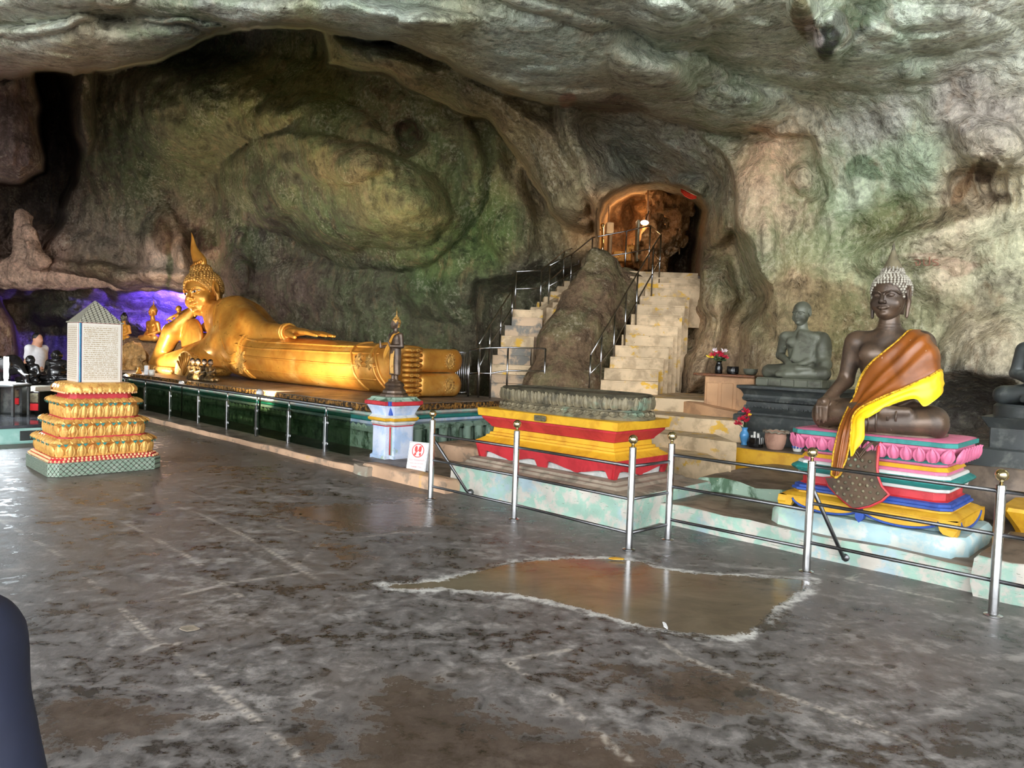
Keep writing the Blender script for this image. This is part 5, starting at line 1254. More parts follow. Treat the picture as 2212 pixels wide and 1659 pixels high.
for s0 in (5.55, 5.68): ridge('belt', [surf(s0 + .10 * math.sin(a * 2), a) for a in np.linspace(-.95, 1.25, 12)], .035)
for s0 in (.95, 1.05, 1.6): ridge('robe_hem', [surf(s0 + .18 * math.sin(a * 1.5), a) for a in np.linspace(-1.0, 1.5, 12)], .03)
ridge('chest_sash', [surf(7.55, 1.05), surf(7.3, .5), surf(6.9, 0.0), surf(6.4, -.38), surf(5.8, -.22), surf(5.4, -.1)], .035)
ridge('chest_sash', [surf(7.2, 1.15), surf(6.95, .6), surf(6.6, .15), surf(6.2, -.08), surf(5.8, 0.02), surf(5.55, .1)], .02)
for s0 in (4.40, 4.30): mb = MB(); mb.tube([(-s0, -.42 + .175 * math.cos(t), 1.08 + .175 * math.sin(t)) for t in np.linspace(0, 2 * math.pi, 25)], .03, 8); mb.build('wrist_cuff', MT['gold'], rc, True)
P = [(s_ell(Q(3.95, -.42, 1.10), (.38, .19, .085)), 0), (s_cap(Q(4.35, -.42, 1.09), Q(4.1, -.42, 1.09), .13, .12), .06)]
for k, (t0, L) in enumerate(((-.58, .78), (-.47, .95), (-.36, 1.0), (-.26, .9))):
    P += [(s_cap(Q(3.70, t0 + .03, 1.09), Q(3.70 - L * .5, t0, 1.075), .052, .045), .03), (s_cap(Q(3.70 - L * .5, t0, 1.075), Q(3.70 - L, t0, 1.02), .045, .03), .01)]
P += [(s_cap(Q(4.1, -.58, 1.06), Q(3.55, -.70, .98), .06, .04), .04)]
sculpt_obj('hand', P, .022, MT['gold'], rc)
# belt rosette and hem rosettes
for s0, an, w in ((5.62, -.12, .30), (1.45, .18, .15), (1.15, .16, .15)):
    p = surf(s0, an); mb = MB()
    mb.loft([[(p[0] + w * r * math.cos(t) * (1 if k % 2 == 0 else .62), p[1] + d, p[2] + w * r * math.sin(t) * (1 if k % 2 == 0 else .62)) for k, t in enumerate(np.linspace(0, 2 * math.pi, 16, endpoint=False))] for r, d in ((1, .05), (.95, -.02), (.5, -.05))]); autosmooth(mb.build('rosette', MT['gold_relief'], rc), 30)
# feet
P = []
for k, z0 in enumerate((.215, .635)):
    P2 = [(s_box(Q(.10, .10, z0), (.13, .46, .205), .12), 0), (s_ell(Q(.10, .48, z0), (.135, .16, .205)), .05), (s_cap(Q(.5, .25, z0), Q(1.0, .1, z0), .19, .22), .15)]
    V, F_ = sculpt(P2, .03); ft = mk('foot', V, F_, MT['gold'], rc)
    mb = MB(); L = []
    for r, y in ((.10, 0), (.10, .014), (.085, .02), (.07, .012), (.055, .012), (.045, .022), (.02, .026)): L.append([(.035 + y, .27 + r * math.sin(t) * .95, z0 + r * 1.15 * math.cos(t)) for t in np.linspace(0, 2 * math.pi, 20, endpoint=False)])
    mb.loft(L); autosmooth(mb.build('sole_wheel', MT['gold_relief'], ft), 30)
    for j in range(16):
        t = 2 * math.pi * j / 16; mb = MB() if j == 0 else mb
        mb.ball((.045, .27 + .115 * math.sin(t), z0 + .13 * math.cos(t)), .014, 6, 4)
    mb.build('wheel_beads', MT['gold_relief'], ft, True)
    for j in range(5):
        zt = z0 - .168 + j * .084
        mb = MB(); mb.loft([[(-.055 + .085 * math.cos(t) * w, yy, zt + .0405 * math.sin(t) * w) for t in np.linspace(0, 2 * math.pi, 14, endpoint=False)] for yy, w in ((-.32, .95), (-.44, 1), (-.54, 1), (-.60, .93), (-.635, .75), (-.65, .35))]); toe = mb.build('toe', MT['gold'], ft, True)
        for yy in (-.54, -.42): 
            mb = MB(); mb.tube([(.027, yy + .03 * math.cos(t), zt + .026 * math.sin(t)) for t in np.linspace(0, 2 * math.pi, 13)], .006, 5); mb.build('toe_whorl', MT['gold_relief'], toe, True)
buddha_head(rc, 1.13, MT['gold'], MT['gold_relief'], Q(8.84, -.36, 2.06), eul(4, -12, 24), .0155, 'flame', True, True)
# cushions under the arm
pw = place_ab('carved_cushion', -17.4, 6.85, 0.80, 'gilded fan-shaped carved cushion beneath the propped arm', 'cushion')
outl = [(-.05, 0)] + [(.62 * math.cos(t) + .35, .60 * math.sin(t)) for t in np.linspace(math.pi * .98, math.pi * .18, 14)] + [(.92, 0)]
mb = MB(); mb.loft([[(x - .3, y, z) for x, z in outl] for y in (.35, -.12)]); autosmooth(mb.build('fan_face', MT['gold_relief'], pw), 30)
for k in range(7):
    t = math.pi * (.25 + .09 * k); mb = MB(); mb.tube([(.05, -.13, .03), (.05 + .55 * math.cos(t), -.13, .56 * math.sin(t))], .022, 6); mb.build('pleat', MT['gold'], pw, True)
pw2 = place_ab('gilded_bolster', -19.0, 6.95, 0.80, 'low gilded bolster block under the statue elbow', 'cushion')
for k, (x0, x1, hh) in enumerate(((-.95, -.35, .19), (-.38, .75, .16))):
    mb = MB(); mb.bbox((x0, -.22, 0), (x1, .3, hh), .05); autosmooth(mb.build('block', MT['gold_relief'], pw2), 40)
pw3 = place_ab('stacked_pillow', -17.95, 7.75, 0.80, 'tall gilded pillow stack behind the propped forearm', 'cushion')
for k in range(5):
    mb = MB(); mb.bbox((-.42, -.28, k * .27), (.42, .28, k * .27 + .26), .09); autosmooth(mb.build('pillow', MT['gold_relief'], pw3), 50)
# ---------------- four small kneeling disciples
MT['bronze_gilt'] = paint('gilt_bronze', srgb(104, 82, 50), srgb(44, 35, 26), 18.0, 0.45, 0.6, 0.35, 0.4, 0.3)
def disciple():
    P = [(s_ell((0, .03, .07), (.085, .12, .065)), 0), (s_cap((-.045, .06, .05), (-.05, -.09, .045), .05, .045), .03), (s_cap((.045, .06, .05), (.05, -.09, .045), .05, .045), .03), (s_ell((0, .05, .19), (.065, .052, .10)), .04), (s_cap((-.06, .05, .255), (.06, .05, .255), .03), .03), (s_cap((0, .05, .26), (0, .04, .31), .024, .022), .02)]
    for s in (-1, 1): P += [(s_cap((s * .075, .05, .25), (s * .08, .0, .165), .026, .022), .02), (s_cap((s * .08, .0, .165), (s * .012, -.085, .20), .021, .015), .01), (s_cap((s * .011, -.085, .20), (s * .008, -.105, .255), .013, .007), .008)]
    V, F_ = sculpt(P, .0085); root = empty('kneeling_disciple', (0, 0, 0))
    mk('body', V, F_, MT['bronze_gilt'], root)
    V, F_ = sculpt([(s_ell((0, .03, .355), (.042, .048, .055)), 0), (s_cap((0, -.015, .35), (0, -.02, .345), .01), .012), (s_ell((.042, .035, .35), (.008, .014, .022)), .006), (s_ell((-.042, .035, .35), (.008, .014, .022)), .006)], .0075)
    mk('face', V, F_, MT['bronze'], root)
    V, F_ = sculpt([(s_ell((0, .042, .372), (.047, .048, .05)), 0), (s_ell((0, -.02, .335), (.06, .035, .045)), -.01)], .0075); mk('hair', V, F_, MT['black'], root)
    return root
dk_ = disciple()
dpos = [tuple([float(atB(x_, 824, 6.2) @ UA), 6.2]) for x_ in (418, 430, 444, 457)]
lbl = ['first kneeling disciple figure, nearest the gilded cushion', 'second kneeling disciple figure from the gilded cushion', 'third kneeling disciple figure from the gilded cushion', 'kneeling disciple figure with raised joined hands, closest to the viewer']
for i, (a, b) in enumerate(dpos):
    if i == 0: r = dk_
    else:
        r = dk_.copy(); link(r)
        for c in dk_.children: copy_of(c, r)
    r.location = W(a, b, .802); r.rotation_euler = (0, 0, ROTZ + math.radians(100)); r.scale = (1.12,) * 3
    tag(r, lbl[i], 'statue', 'kneeling disciples before the reclining statue')
# ------------------------------------------------------------------ stairs to the upper passage
def c5(x, y): return (1000 + x / 3.19, 380 + y / 3.19)
def c5Y(x, y, Y_): return atY(*c5(x, y), Y_)
RS = [(950, 1345, 1412), (975, 1350, 1330), (1015, 1385, 1250), (1050, 1420, 1172), (1095, 1450, 1100), (1125, 1482, 1030), (1160, 1512, 958), (1203, 1530, 890), (1222, 1562, 832), (1255, 1650, 775), (1270, 1645, 740), (1150, 1640, 700), (1100, 1620, 662)]
def stairs(name, label, steps, Y0, dY, zbase, depth, mats, nos=0.015):
    root_p = c5Y((steps[0][0] + steps[0][1]) / 2, steps[0][2], Y0); root_p = np.array([root_p[0], root_p[1], 0.0])
    root = empty(name, root_p, 0, label, 'stairs')
    zprev = zbase
    for i, (xl, xr, yt) in enumerate(steps):
        Y_ = Y0 + dY * i
        L, R_ = c5Y(xl, yt, Y_), c5Y(xr, yt, Y_); z = (L[2] + R_[2]) / 2
        dpt = depth if i < len(steps) - 1 else 0.5
        zb = max(zbase, z - 0.75)
        mb = MB(); n = 5; rnd = random.Random(i * 7 + len(steps))
        fr = [(L[0] + (R_[0] - L[0]) * k / n, Y_ + rnd.uniform(-.012, .012)) for k in range(n + 1)]
        bk = [(R_[0] + .06, Y_ + dpt), (L[0] + .06, Y_ + dpt)]
        poly = [(x - root_p[0], y - root_p[1]) for x, y in fr + bk]
        mb.loft([[(x, y, zbase if i < 9 else zb) for x, y in poly], [(x, y, z - .03) for x, y in poly], [(x, y - (nos if k <= n else 0), z - .028) for k, (x, y) in enumerate(poly)], [(x, y - (nos if k <= n else 0), z - .004) for k, (x, y) in enumerate(poly)], [(x, y + .006 if k <= n else y, z) for k, (x, y) in enumerate(poly)]])
        autosmooth(mb.build('step', MT[mats[i % len(mats)]], root), 30); zprev = z
    return root
stairs('right_staircase', 'cream plaster staircase with yellow stains rising into the passage', RS, 12.2, .185, .96, .42, ['step'])
bpy.data.objects['right_staircase'].name = 'plaster_staircase'
LS = [(195, 490, 1432), (197, 488, 1372), (200, 468, 1302), (205, 465, 1238), (240, 470, 1186), (265, 490, 1103), (290, 545, 1033), (338, 548, 975), (342, 552, 922)]
stairs('worn_staircase', 'worn narrow staircase beside the golden feet climbing to a landing', LS, 13.0, .16, .55, .9, ['stepgrey', 'stepgrey', 'step'])
# second, oblique flight from the landing
fl = empty('oblique_flight', c5Y(560, 900, 14.6) * np.array([1, 1, 0]), 0, 'short oblique flight between the landing and the passage gate', 'stairs')
fo = np.array(fl.location)
for i in range(6):
    p = c5Y(540 + i * 45, 905 - i * 36, 14.5 + i * .22); mb = MB()
    mb.bbox((p[0] - .22 - fo[0], p[1] - fo[1], p[2] - .5), (p[0] + .35 - fo[0], p[1] + .6 - fo[1], p[2]), .015); mb.build('step', MT['step'], fl)
for dx, dy in ((0, 0), (110, 0)):
    a, b = c5Y(520 + dx, 930 + dy, 14.3), c5Y(760 + dx * .2, 775 + dy, 15.6); mb = MB()
    mb.loft([[tuple(q - fo + np.array(o_)) for o_ in ((-.05, 0, -.25), (.05, 0, -.25), (.05, 0, .03), (-.05, 0, .03))] for q in (a, b)]); mb.build('stringer', MT['step'], fl)
# passage floor
pf_ = MB(); z3 = c5Y(1100, 662, 14.42)[2]
q = [(2.2, 14.75), (2.6, 14.62), (4.0, 14.5), (5.2, 17.5), (5.2, 20.5), (2.0, 20.5), (1.5, 17.2), (1.9, 15.4)]
pf_.loft([[(x, y, z3 - .35) for x, y in q], [(x, y, z3 - .012) for x, y in q]])
autosmooth(pf_.build('floor_passage', MT['brownledge'], None, False, label='earth floor of the upper passage', kind='structure'), 30)
# boulder between the two flights
def bould(name, label, prims, h, tint, al, disp=.10, fr=1.6):
    V, F_ = sculpt(prims, h, disp=lambda P: fbm(P * fr, 4, 17) * disp + fbm(P * fr * np.array([4, 4, 1.3]), 3, 5) * disp * .3)
    o = mk(name, V, F_, MT['rock'], None, True, label=label, cat='rock')
    tn = np.tile(np.array(srgb(*tint)[:3]), (len(V), 1)); add_tint(o, tn, al); return o
B1 = [(s_cap(c5Y(690, 1420, 13.3), c5Y(760, 1120, 13.7), .62, .62), 0), (s_cap(c5Y(760, 1120, 13.7), c5Y(900, 820, 14.1), .62, .50), .2), (s_cap(c5Y(900, 860, 14.1), c5Y(950, 640, 14.3), .50, .36), .2), (s_cap(c5Y(950, 640, 14.3), c5Y(960, 605, 14.3), .40, .30), .15), (s_cap(c5Y(640, 1180, 13.7), c5Y(790, 900, 14.2), .30, .28), .2), (s_cap(c5Y(1000, 1050, 14.2), c5Y(1120, 800, 14.6), .35, .4), .2), (s_ell(c5Y(720, 1440, 12.9), (.75, .5, .45)), .2), (s_cap(c5Y(830, 1400, 13.3), c5Y(960, 1080, 13.9), .36, .36), .25)]
bould('boulder', 'large brown boulder between the two staircases', B1, .05, (118, 96, 74), .45)
mb = MB(); p = c5Y(720, 1415, 12.75); mb.bbox(tuple(p + np.array([-.22, -.12, -.10])), tuple(p + np.array([.2, .1, .06])), .03)
tag(autosmooth(mb.build('plaster_block', MT['peach'], None), 40), 'small peach plaster block at the foot of the boulder', 'block')
# ------------------------------------------------------------------ stair railings
def railing(name, label, posts, rails, mat='steel', r=.017, rr=.015):
    """posts: (topx, topy, botx, boty, Y) in the stair survey; rails: lists of (post index, fraction of height)"""
    b0 = c5Y(posts[0][2], posts[0][3], posts[0][4]); root = empty(name, b0, 0, label, 'railing')
    T = []
    for (tx, ty, bx, by, Y_) in posts:
        b_ = c5Y(bx, by, Y_); t_ = c5Y(tx, ty, Y_); t_ = np.array([b_[0], Y_, t_[2]]); T.append((b_, t_))
        mb = MB(); mb.tube([b_ - b0, t_ - b0], r, 8); mb.build('post', MT[mat], root, True)
    for rl in rails:
        mb = MB(); mb.tube([T[i][0] + (T[i][1] - T[i][0]) * f - b0 for i, f in rl], rr, 8); mb.build('rail', MT[mat], root, True)
    return root
railing('stair_railing', 'steel handrail up the yellow-stained staircase and around the passage landing',
        [(880, 1235, 872, 1460, 12.05), (955, 1095, 945, 1420, 12.25), (1045, 945, 1033, 1330, 12.6), (1125, 800, 1112, 1172, 12.9), (1200, 668, 1190, 1030, 13.25), (1308, 482, 1298, 840, 13.75), (1362, 402, 1350, 750, 14.25), (1293, 342, 1278, 665, 15.0), (1132, 380, 1115, 690, 15.3), (895, 425, 885, 640, 15.4), (748, 540, 740, 790, 15.1), (596, 617, 588, 900, 14.6)],
        [[(i, 1.0) for i in range(12)], [(0, .42), (1, .42), (2, .42), (3, .44), (4, .45), (5, .46), (6, .48), (7, .5), (8, .5), (9, .35), (10, .45), (11, .5)]])
railing('landing_railing', 'steel rail box guarding the narrow stair landing',
        [(345, 778, 332, 1035, 14.2), (366, 660, 358, 925, 14.4), (540, 650, 532, 905, 14.6), (695, 515, 690, 760, 15.6), (800, 485, 797, 640, 16.2)], [[(1, 1), (2, 1), (3, 1), (4, 1)], [(1, .55), (2, .52), (3, .5), (4, .2)]])
railing('stair_handrail', 'steel handrail along the wall side of the worn stairs',
        [(105, 1158, 100, 1500, 12.9), (185, 1022, 180, 1300, 13.4), (262, 905, 256, 1175, 13.8), (343, 778, 335, 1040, 14.15)], [[(i, 1) for i in range(4)], [(0, .5), (1, .5), (2, .5), (3, .5)]])
railing('guard_railing', 'low steel rail in front of the worn stairs',
        [(40, 1203, 35, 1520, 12.75), (110, 1188, 105, 1530, 12.62), (190, 1185, 185, 1535, 12.5), (305, 1182, 300, 1500, 12.55), (562, 1190, 558, 1500, 12.6)], [[(i, 1) for i in range(5)], [(i, .5) for i in range(5)]])
# barred gates
def bars(name, label, x0, x1, y0, y1, Y_, n, mat, lean=0):
    p0 = c5Y(x0, y1, Y_); root = empty(name, p0, 0, label, 'gate')
    for k in range(n):
        x = x0 + (x1 - x0) * k / (n - 1); b_ = c5Y(x, y1, Y_ + lean * k / n); t_ = c5Y(x, y0, Y_ + lean * k / n); mb = MB(); mb.tube([b_ - p0, np.array([b_[0], b_[1], t_[2]]) - p0], .011, 6); mb.build('bar', MT[mat], root, True)
    for y in (y0, y1 - 12):
        mb = MB(); mb.tube([c5Y(x0, y, Y_) - p0, c5Y(x1, y, Y_ + lean) - p0], .014, 6); mb.build('cross_bar', MT[mat], root, True)
    return root
bars('barred_gate', 'narrow barred gate behind the golden soles', -55, 25, 1215, 1505, 13.0, 7, 'steel')
g = bars('passage_gate', 'small barred gate at the head of the oblique flight', 815, 950, 372, 640, 16.6, 6, 'steel_dark')
p0 = np.array(g.location); mb = MB(); mb.tube([c5Y(962, 640, 16.6) - p0, c5Y(962, 345, 16.6) - p0], .03, 8); mb.ball(c5Y(962, 340, 16.6) - p0, .05, 10, 6); mb.build('gate_post', MT['brass'], g, True)
# things seen inside the passage
def box_at(name, label, cat, x0, y0, x1, y1, Y_, dep, mat, r=.02):
    a = c5Y(x0, y1, Y_); b = c5Y(x1, y0, Y_); mb = MB(); ce = (a + b) / 2; hx_, hz_ = abs(b[0] - a[0]) / 2, abs(b[2] - a[2]) / 2
    mb.bbox((-hx_, 0, 0), (hx_, dep, 2 * hz_), r); o = mb.build(name, MT[mat], None, label=label, cat=cat); o.location = (ce[0], Y_, min(a[2], b[2])); return o
ob = box_at('switch_box', 'pale box on a stand behind the passage railing', 'box', 988, 318, 1042, 395, 17.6, .3, 'grey_box')
sd = box_at('stand', '', '', 998, 395, 1032, 600, 17.62, .25, 'brownledge'); sd.name = 'stand'
mw = sd.matrix_world.copy(); sd.parent = ob; sd.location = (sd.location - ob.location)
al = box_at('gilded_altar', 'gilded carved altar glowing inside the passage', 'altar', 1120, 475, 1186, 585, 18.4, .4, 'gold_relief')
lo_ = box_at('carved_panel', '', '', 1035, 520, 1118, 588, 18.45, .35, 'gold_relief'); lo_.parent = al; lo_.location = lo_.location - al.location
box_at('dark_cabinet', 'tall dark cabinet standing beside the gilded altar', 'cabinet', 1192, 300, 1222, 590, 18.0, .3, 'grey_stone')
for i, (x, y0, y1) in enumerate(((1005, 90, 320), (1275, 90, 330))):
    a, b = c5Y(x, y1, 18.2), c5Y(x, y0 - 60, 18.2); mb = MB(); mb.tube([(0, 0, 0), b - a], .018, 6); o = mb.build('conduit_pole', MT['kerb'], None, True, label=['thin pale conduit rising above the pale box', 'thin pale conduit hanging beside the passage lamp'][i], cat='conduit'); o.location = a
pl_ = c5Y(1252, 322, 17.8); lr = empty('passage_lamp', pl_, 0, 'small white lamp glowing inside the passage', 'lamp')
mb = MB(); mb.ball((0, 0, 0), (.10, .06, .06), 12, 8); mb.build('bulb', MT['bulbw'], lr, True)
mb = MB(); mb.tube([(0, .05, 0), (.15, .3, .35)], .012, 6); mb.build('bracket', MT['iron'], lr, True)
lamp('passage_light', 'POINT', c5Y(1170, 300, 19.0), 26, (1.0, .70, .40), .12)
lamp('altar_light', 'POINT', c5Y(1100, 400, 16.9), 14, (1.0, .62, .26), .08)
ban = c5Y(1565, 118, 16.2); mb = MB()
R_ = [[c5Y(1498, 80, 15.9), c5Y(1503, 112, 15.8)], [c5Y(1540, 84, 15.95), c5Y(1536, 136, 15.7)], [c5Y(1582, 98, 15.95), c5Y(1574, 154, 15.75)], [c5Y(1616, 122, 15.9), c5Y(1606, 160, 15.8)]]
rt = empty('red_canopy', ban, 0, 'red canopy cloth hanging at the top of the passage', 'canopy')
o, _, _ = cloth('cloth', R_, 20, 8, MT['redlight'], rt, .02, 9); me = o.data; c = np.empty(len(me.vertices) * 3, np.float32); me.vertices.foreach_get('co', c); me.vertices.foreach_set('co', (c.reshape(-1, 3) - ban.astype(np.float32)).ravel())
lamp('added_canopy_spot', 'SPOT', c5Y(1500, 330, 15.2), 60, (1.0, .9, .8), .05, c5Y(1560, 118, 15.85), 22, .3)  # added unseen spot without a fixture, brightens the red cloth
# drapery rock inside the passage
bould('flowstone_curtain', 'tawny flowstone curtain hanging inside the passage', [(s_cap(c5Y(1400, 60, 18.6), c5Y(1290, 420, 18.4), .32, .16), 0), (s_cap(c5Y(1500, 200, 18.6), c5Y(1380, 480, 18.3), .30, .18), .15), (s_cap(c5Y(1330, 300, 18.6), c5Y(1250, 560, 18.3), .2, .25), .15), (s_cap(c5Y(1450, 380, 18.8), c5Y(1330, 620, 18.4), .25, .2), .15)], .04, (150, 112, 72), .05, .22, 3.2)
# ------------------------------------------------------------------ inscribed stele
se = place_ab('inscribed_stele', -9.95, 2.76, 0.0, 'square inscribed stele on a golden tiered lotus base', 'stele')
mb = MB(); mb.loft([rect_loop(.60, .62, 0, .10), rect_loop(.60, .62, .155, .10), rect_loop(.585, .605, .16, .10)]); autosmooth(mb.build('mosaic_base', MT['mirror_green'], se), 20)
MT['peachy'] = simple('peach_bead_paint', srgb(232, 178, 130), .5)
mb = MB(); mb.loft([rect_loop(.58, .60, .16, .09), rect_loop(.58, .60, .175, .09), rect_loop(.555, .575, .178, .09), rect_loop(.555, .575, .20, .08), rect_loop(.53, .55, .21, .08)]); mb.build('red_step', MT['red'], se)
mb = MB()
for ins, z in ((.575, .172), (.548, .197)):
    for x, y, an in ring_of(rect_loop(ins, ins + .02, 0, .09), 96): mb.ball((x, y, z), .0165, 6, 4)
mb.build('bead_rows', MT['peachy'], se, True, kind='stuff')
def tier(z0, zr, z1, hb, hr, ht):
    mb = MB(); mb.loft([rect_loop(hb, hb + .02, z0, .08), rect_loop(hb - .015, hb + .005, z0 + .03, .08), rect_loop(hb, hb + .02, z0 + (zr - z0) * .6, .085), rect_loop(hr - .03, hr - .01, zr - .02, .09), rect_loop(hr, hr + .02, zr, .09), rect_loop(hr - .02, hr, zr + .012, .09), rect_loop(ht, ht + .02, z1, .08)])
    t = autosmooth(mb.build('tier', MT['gold_bright'], se), 30)
    h = zr - z0; pmx = petal_mesh(.105, h * .95, .045, 'tier_petal', MT['gold_bright'], tip=.9); pmx.parent = t
    upp = petal_mesh(.11, (z1 - zr) * 1.5, .02, 'folded_petal', MT['gold_bright'], tip=.1); upp.parent = t
    lp = ring_of(rect_loop(hb + .0, hb + .02, 0, .085), 34); f1 = True
    for x, y, an in lp:
        if x < -hb * .6 and y > 0: continue
        o = pmx if f1 else copy_of(pmx, t); f1 = False; o.location = (x, y, z0); o.rotation_euler = (math.radians(-6), 0, an)
    f1 = True
    for x, y, an in ring_of(rect_loop(hr - .005, hr + .015, 0, .09), 40):
        if x < -hb * .6 and y > 0: continue
        o = upp if f1 else copy_of(upp, t); f1 = False; o.location = (x, y, zr + .004); o.rotation_euler = (math.radians(-52), 0, an)
    mb = MB()
    for k, (x, y, an) in enumerate(ring_of(rect_loop(hr - .006, hr + .014, 0, .09), 64)):
        if k % 3 == 0: continue
        c_, s_ = math.cos(an), math.sin(an); n_ = (s_, -c_)
        mb.add([(x - c_ * .028 + n_[0] * .006, y - s_ * .028 + n_[1] * .006, zr + .004), (x + c_ * .028 + n_[0] * .006, y + s_ * .028 + n_[1] * .006, zr + .004), (x + n_[0] * .004, y + n_[1] * .004, zr - .030), (x - n_[0] * .01, y - n_[1] * .01, zr - .005)], [(0, 2, 1), (0, 1, 3), (0, 3, 2), (1, 2, 3)])
    mb.build('teal_glass_chips', MT['teal'], t, kind='stuff')
    mb = MB(); mb.loft([rect_loop(ht + .008, ht + .028, z1 - .004, .08), rect_loop(ht + .004, ht + .024, z1 + .012, .08)]); mb.build('red_line', MT['red'], t)
tier(.21, .365, .425, .505, .565, .455); tier(.435, .59, .645, .435, .50, .39); tier(.655, .825, .885, .37, .44, .335)
mb = MB(); mb.loft([rect_loop(.335, .345, .885, .06), rect_loop(.325, .335, .94, .06)]); mb.build('red_neck', MT['red'], se)
mb = MB(); mb.loft([rect_loop(.335, .345, .94, .07), rect_loop(.375, .385, .955, .08), rect_loop(.385, .395, .99, .08), rect_loop(.37, .38, 1.04, .08), rect_loop(.32, .33, 1.07, .07), rect_loop(.27, .28, 1.075, .05)]); cu = autosmooth(mb.build('lotus_cushion', MT['gold_bright'], se), 50)
pmx = petal_mesh(.12, .11, .025, 'cushion_petal', MT['gold_bright'], tip=-.6); f1 = True
for x, y, an in ring_of(rect_loop(.372, .382, 0, .08), 26):
    o = pmx if f1 else copy_of(pmx, cu); f1 = False; o.parent = cu; o.location = (x, y, .955); o.rotation_euler = (math.radians(-8), 0, an)
mb = MB()
for x, y, an in ring_of(rect_loop(.382, .392, 0, .08), 60): mb.ball((x, y, .95), .014, 6, 4)
mb.build('bead_row', MT['peachy'], cu, True, kind='stuff')
mb = MB(); mb.bbox((-.235, -.235, 1.07), (.235, .235, 1.80), .012); mb.build('shaft', MT['red'], se)
def text_mat(name, axis):
    m = Nodes(name); oc = m.node('ShaderNodeTexCoord').outputs['Object']; sx = m.node('ShaderNodeSeparateXYZ', {0: oc})
    ro = m.math('FRACT', m.math('MULTIPLY', sx.outputs[2], 40.0)); inrow = m.math('MULTIPLY', m.ramp(ro, .15, .3), m.ramp(ro, .85, .7))
    mp_ = m.node('ShaderNodeMapping', {'Vector': oc, 'Scale': (90, 90, 110)}).outputs[0]
    w = m.ramp(m.node('ShaderNodeTexNoise', {'Vector': mp_, 'Scale': 1.0, 'Detail': 2}).outputs['Fac'], .40, .52)
    ed = m.math('MULTIPLY', m.ramp(m.math('ABSOLUTE', sx.outputs[axis]), .195, .185), m.math('MULTIPLY', m.ramp(sx.outputs[2], 1.10, 1.12), m.ramp(sx.outputs[2], 1.765, 1.755)))
    f_ = m.math('MULTIPLY', m.math('MULTIPLY', inrow, w), ed)
    c = m.mix(m.math('MULTIPLY', f_, .8), m.mix(m.noise(3, 4, .6, oc), srgb(216, 208, 196), srgb(196, 188, 176)), srgb(146, 122, 78))
    return m.done(Base_Color=c, Roughness=.4)
tm = [text_mat('inscribed_marble', 1), text_mat('inscribed_marble_side', 0)]
for (lo3, hi3, mt) in (((.235, -.205, 1.075), (.248, .225, 1.795), tm[0]), ((-.225, -.248, 1.075), (.225, -.235, 1.795), tm[1]), ((-.248, -.225, 1.075), (-.235, .225, 1.795), tm[0]), ((-.225, .235, 1.075), (.225, .248, 1.795), tm[1])):
    mb = MB(); mb.bbox(lo3, hi3, .004); mb.build('inscribed_panel', mt, se)
MT['mirror_blue'] = simple('blue_mirror_strip', srgb(90, 150, 200), .1, .8)
mb = MB(); mb.bbox((.236, -.236, 1.075), (.246, -.21, 1.795), .003); sp_ = mb.build('mirror_strip', MT['mirror_blue'], se)
mb = MB(); mb.loft([rect_loop(.255, .255, 1.80), rect_loop(.255, .255, 1.815), rect_loop(.235, .235, 1.82), rect_loop(.008, .008, 2.08)]); mb.build('mosaic_roof', MT['mirror_roof'], se)
# ------------------------------------------------------------------ A-frame sign
slab_ab('trim_8', -8.2, -6.08, 5.42, 6.35, -0.02, 0.10, MT['brownledge'], 'dark ledge where the folding sign stands')
sg_p = atZ(901, 1019, .105); sg = empty('folding_sign', sg_p, ROTZ + math.radians(22), 'white folding sign with a red no-shoes emblem', 'sign')
tl = math.radians(-12); Wd, Hg = .27, .37
def sign_panel(nm, tilt, dy):
    e = empty(nm, (0, dy, 0)); e.parent = sg; e.rotation_euler = (tilt, 0, 0)
    mb = MB(); mb.bbox((-Wd / 2, -.006, 0), (Wd / 2, .006, Hg), .003); mb.build('board', MT['sign_white'], e); return e
fpn = sign_panel('sign_face', tl, -.04); sign_panel('sign_rear', -tl, .12)
def ring_mesh(name, r0, r1, ell, mat, parent, c, n=40, y=-.0075):
    V = []; F_ = []
    for k in range(n):
        t = 2 * math.pi * k / n
        for r in (r0, r1):
            V.append((c[0] + r * math.cos(t), y, c[1] + r * ell * math.sin(t)))
    for k in range(n):
        j = (k + 1) % n; F_.append((2 * k, 2 * j, 2 * j + 1, 2 * k + 1))
    return mk(name, V, F_, mat, parent, False)
ring_mesh('red_circle', .074, .086, 1.0, MT['sign_red'], fpn, (0, .265), 44)
mb = MB()
for cx_, ph in ((-.030, .18), (.030, -.18)):
    for (cz, w, h_, e) in ((.285, .021, .040, 2.2), (.222, .015, .020, 2.2)):
        mb.add([(cx_ + w * math.cos(t) + (cz - .26) * math.tan(ph) * .5, -.0078, cz + h_ * math.sin(t)) for t in np.linspace(0, 2 * math.pi, 18, endpoint=False)], [tuple(range(18))])
d = Vector((.062, .062)); mb.add([(-.058, -.0082, .207), (-.050, -.0082, .199), (.058, -.0082, .323), (.050, -.0082, .331)], [(0, 1, 2, 3)])
mb.build('shoe_emblem', MT['sign_red'], fpn)
mb = MB()
for (x0, z0, x1, z1) in ((-.128, .008, .128, .011), (-.128, .358, .128, .361), (-.128, .008, -.125, .361), (.125, .008, .128, .361)): mb.add([(x0, -.0072, z0), (x1, -.0072, z0), (x1, -.0072, z1), (x0, -.0072, z1)], [(0, 1, 2, 3)])
mb.build('border_line', MT['sign_black'], fpn)
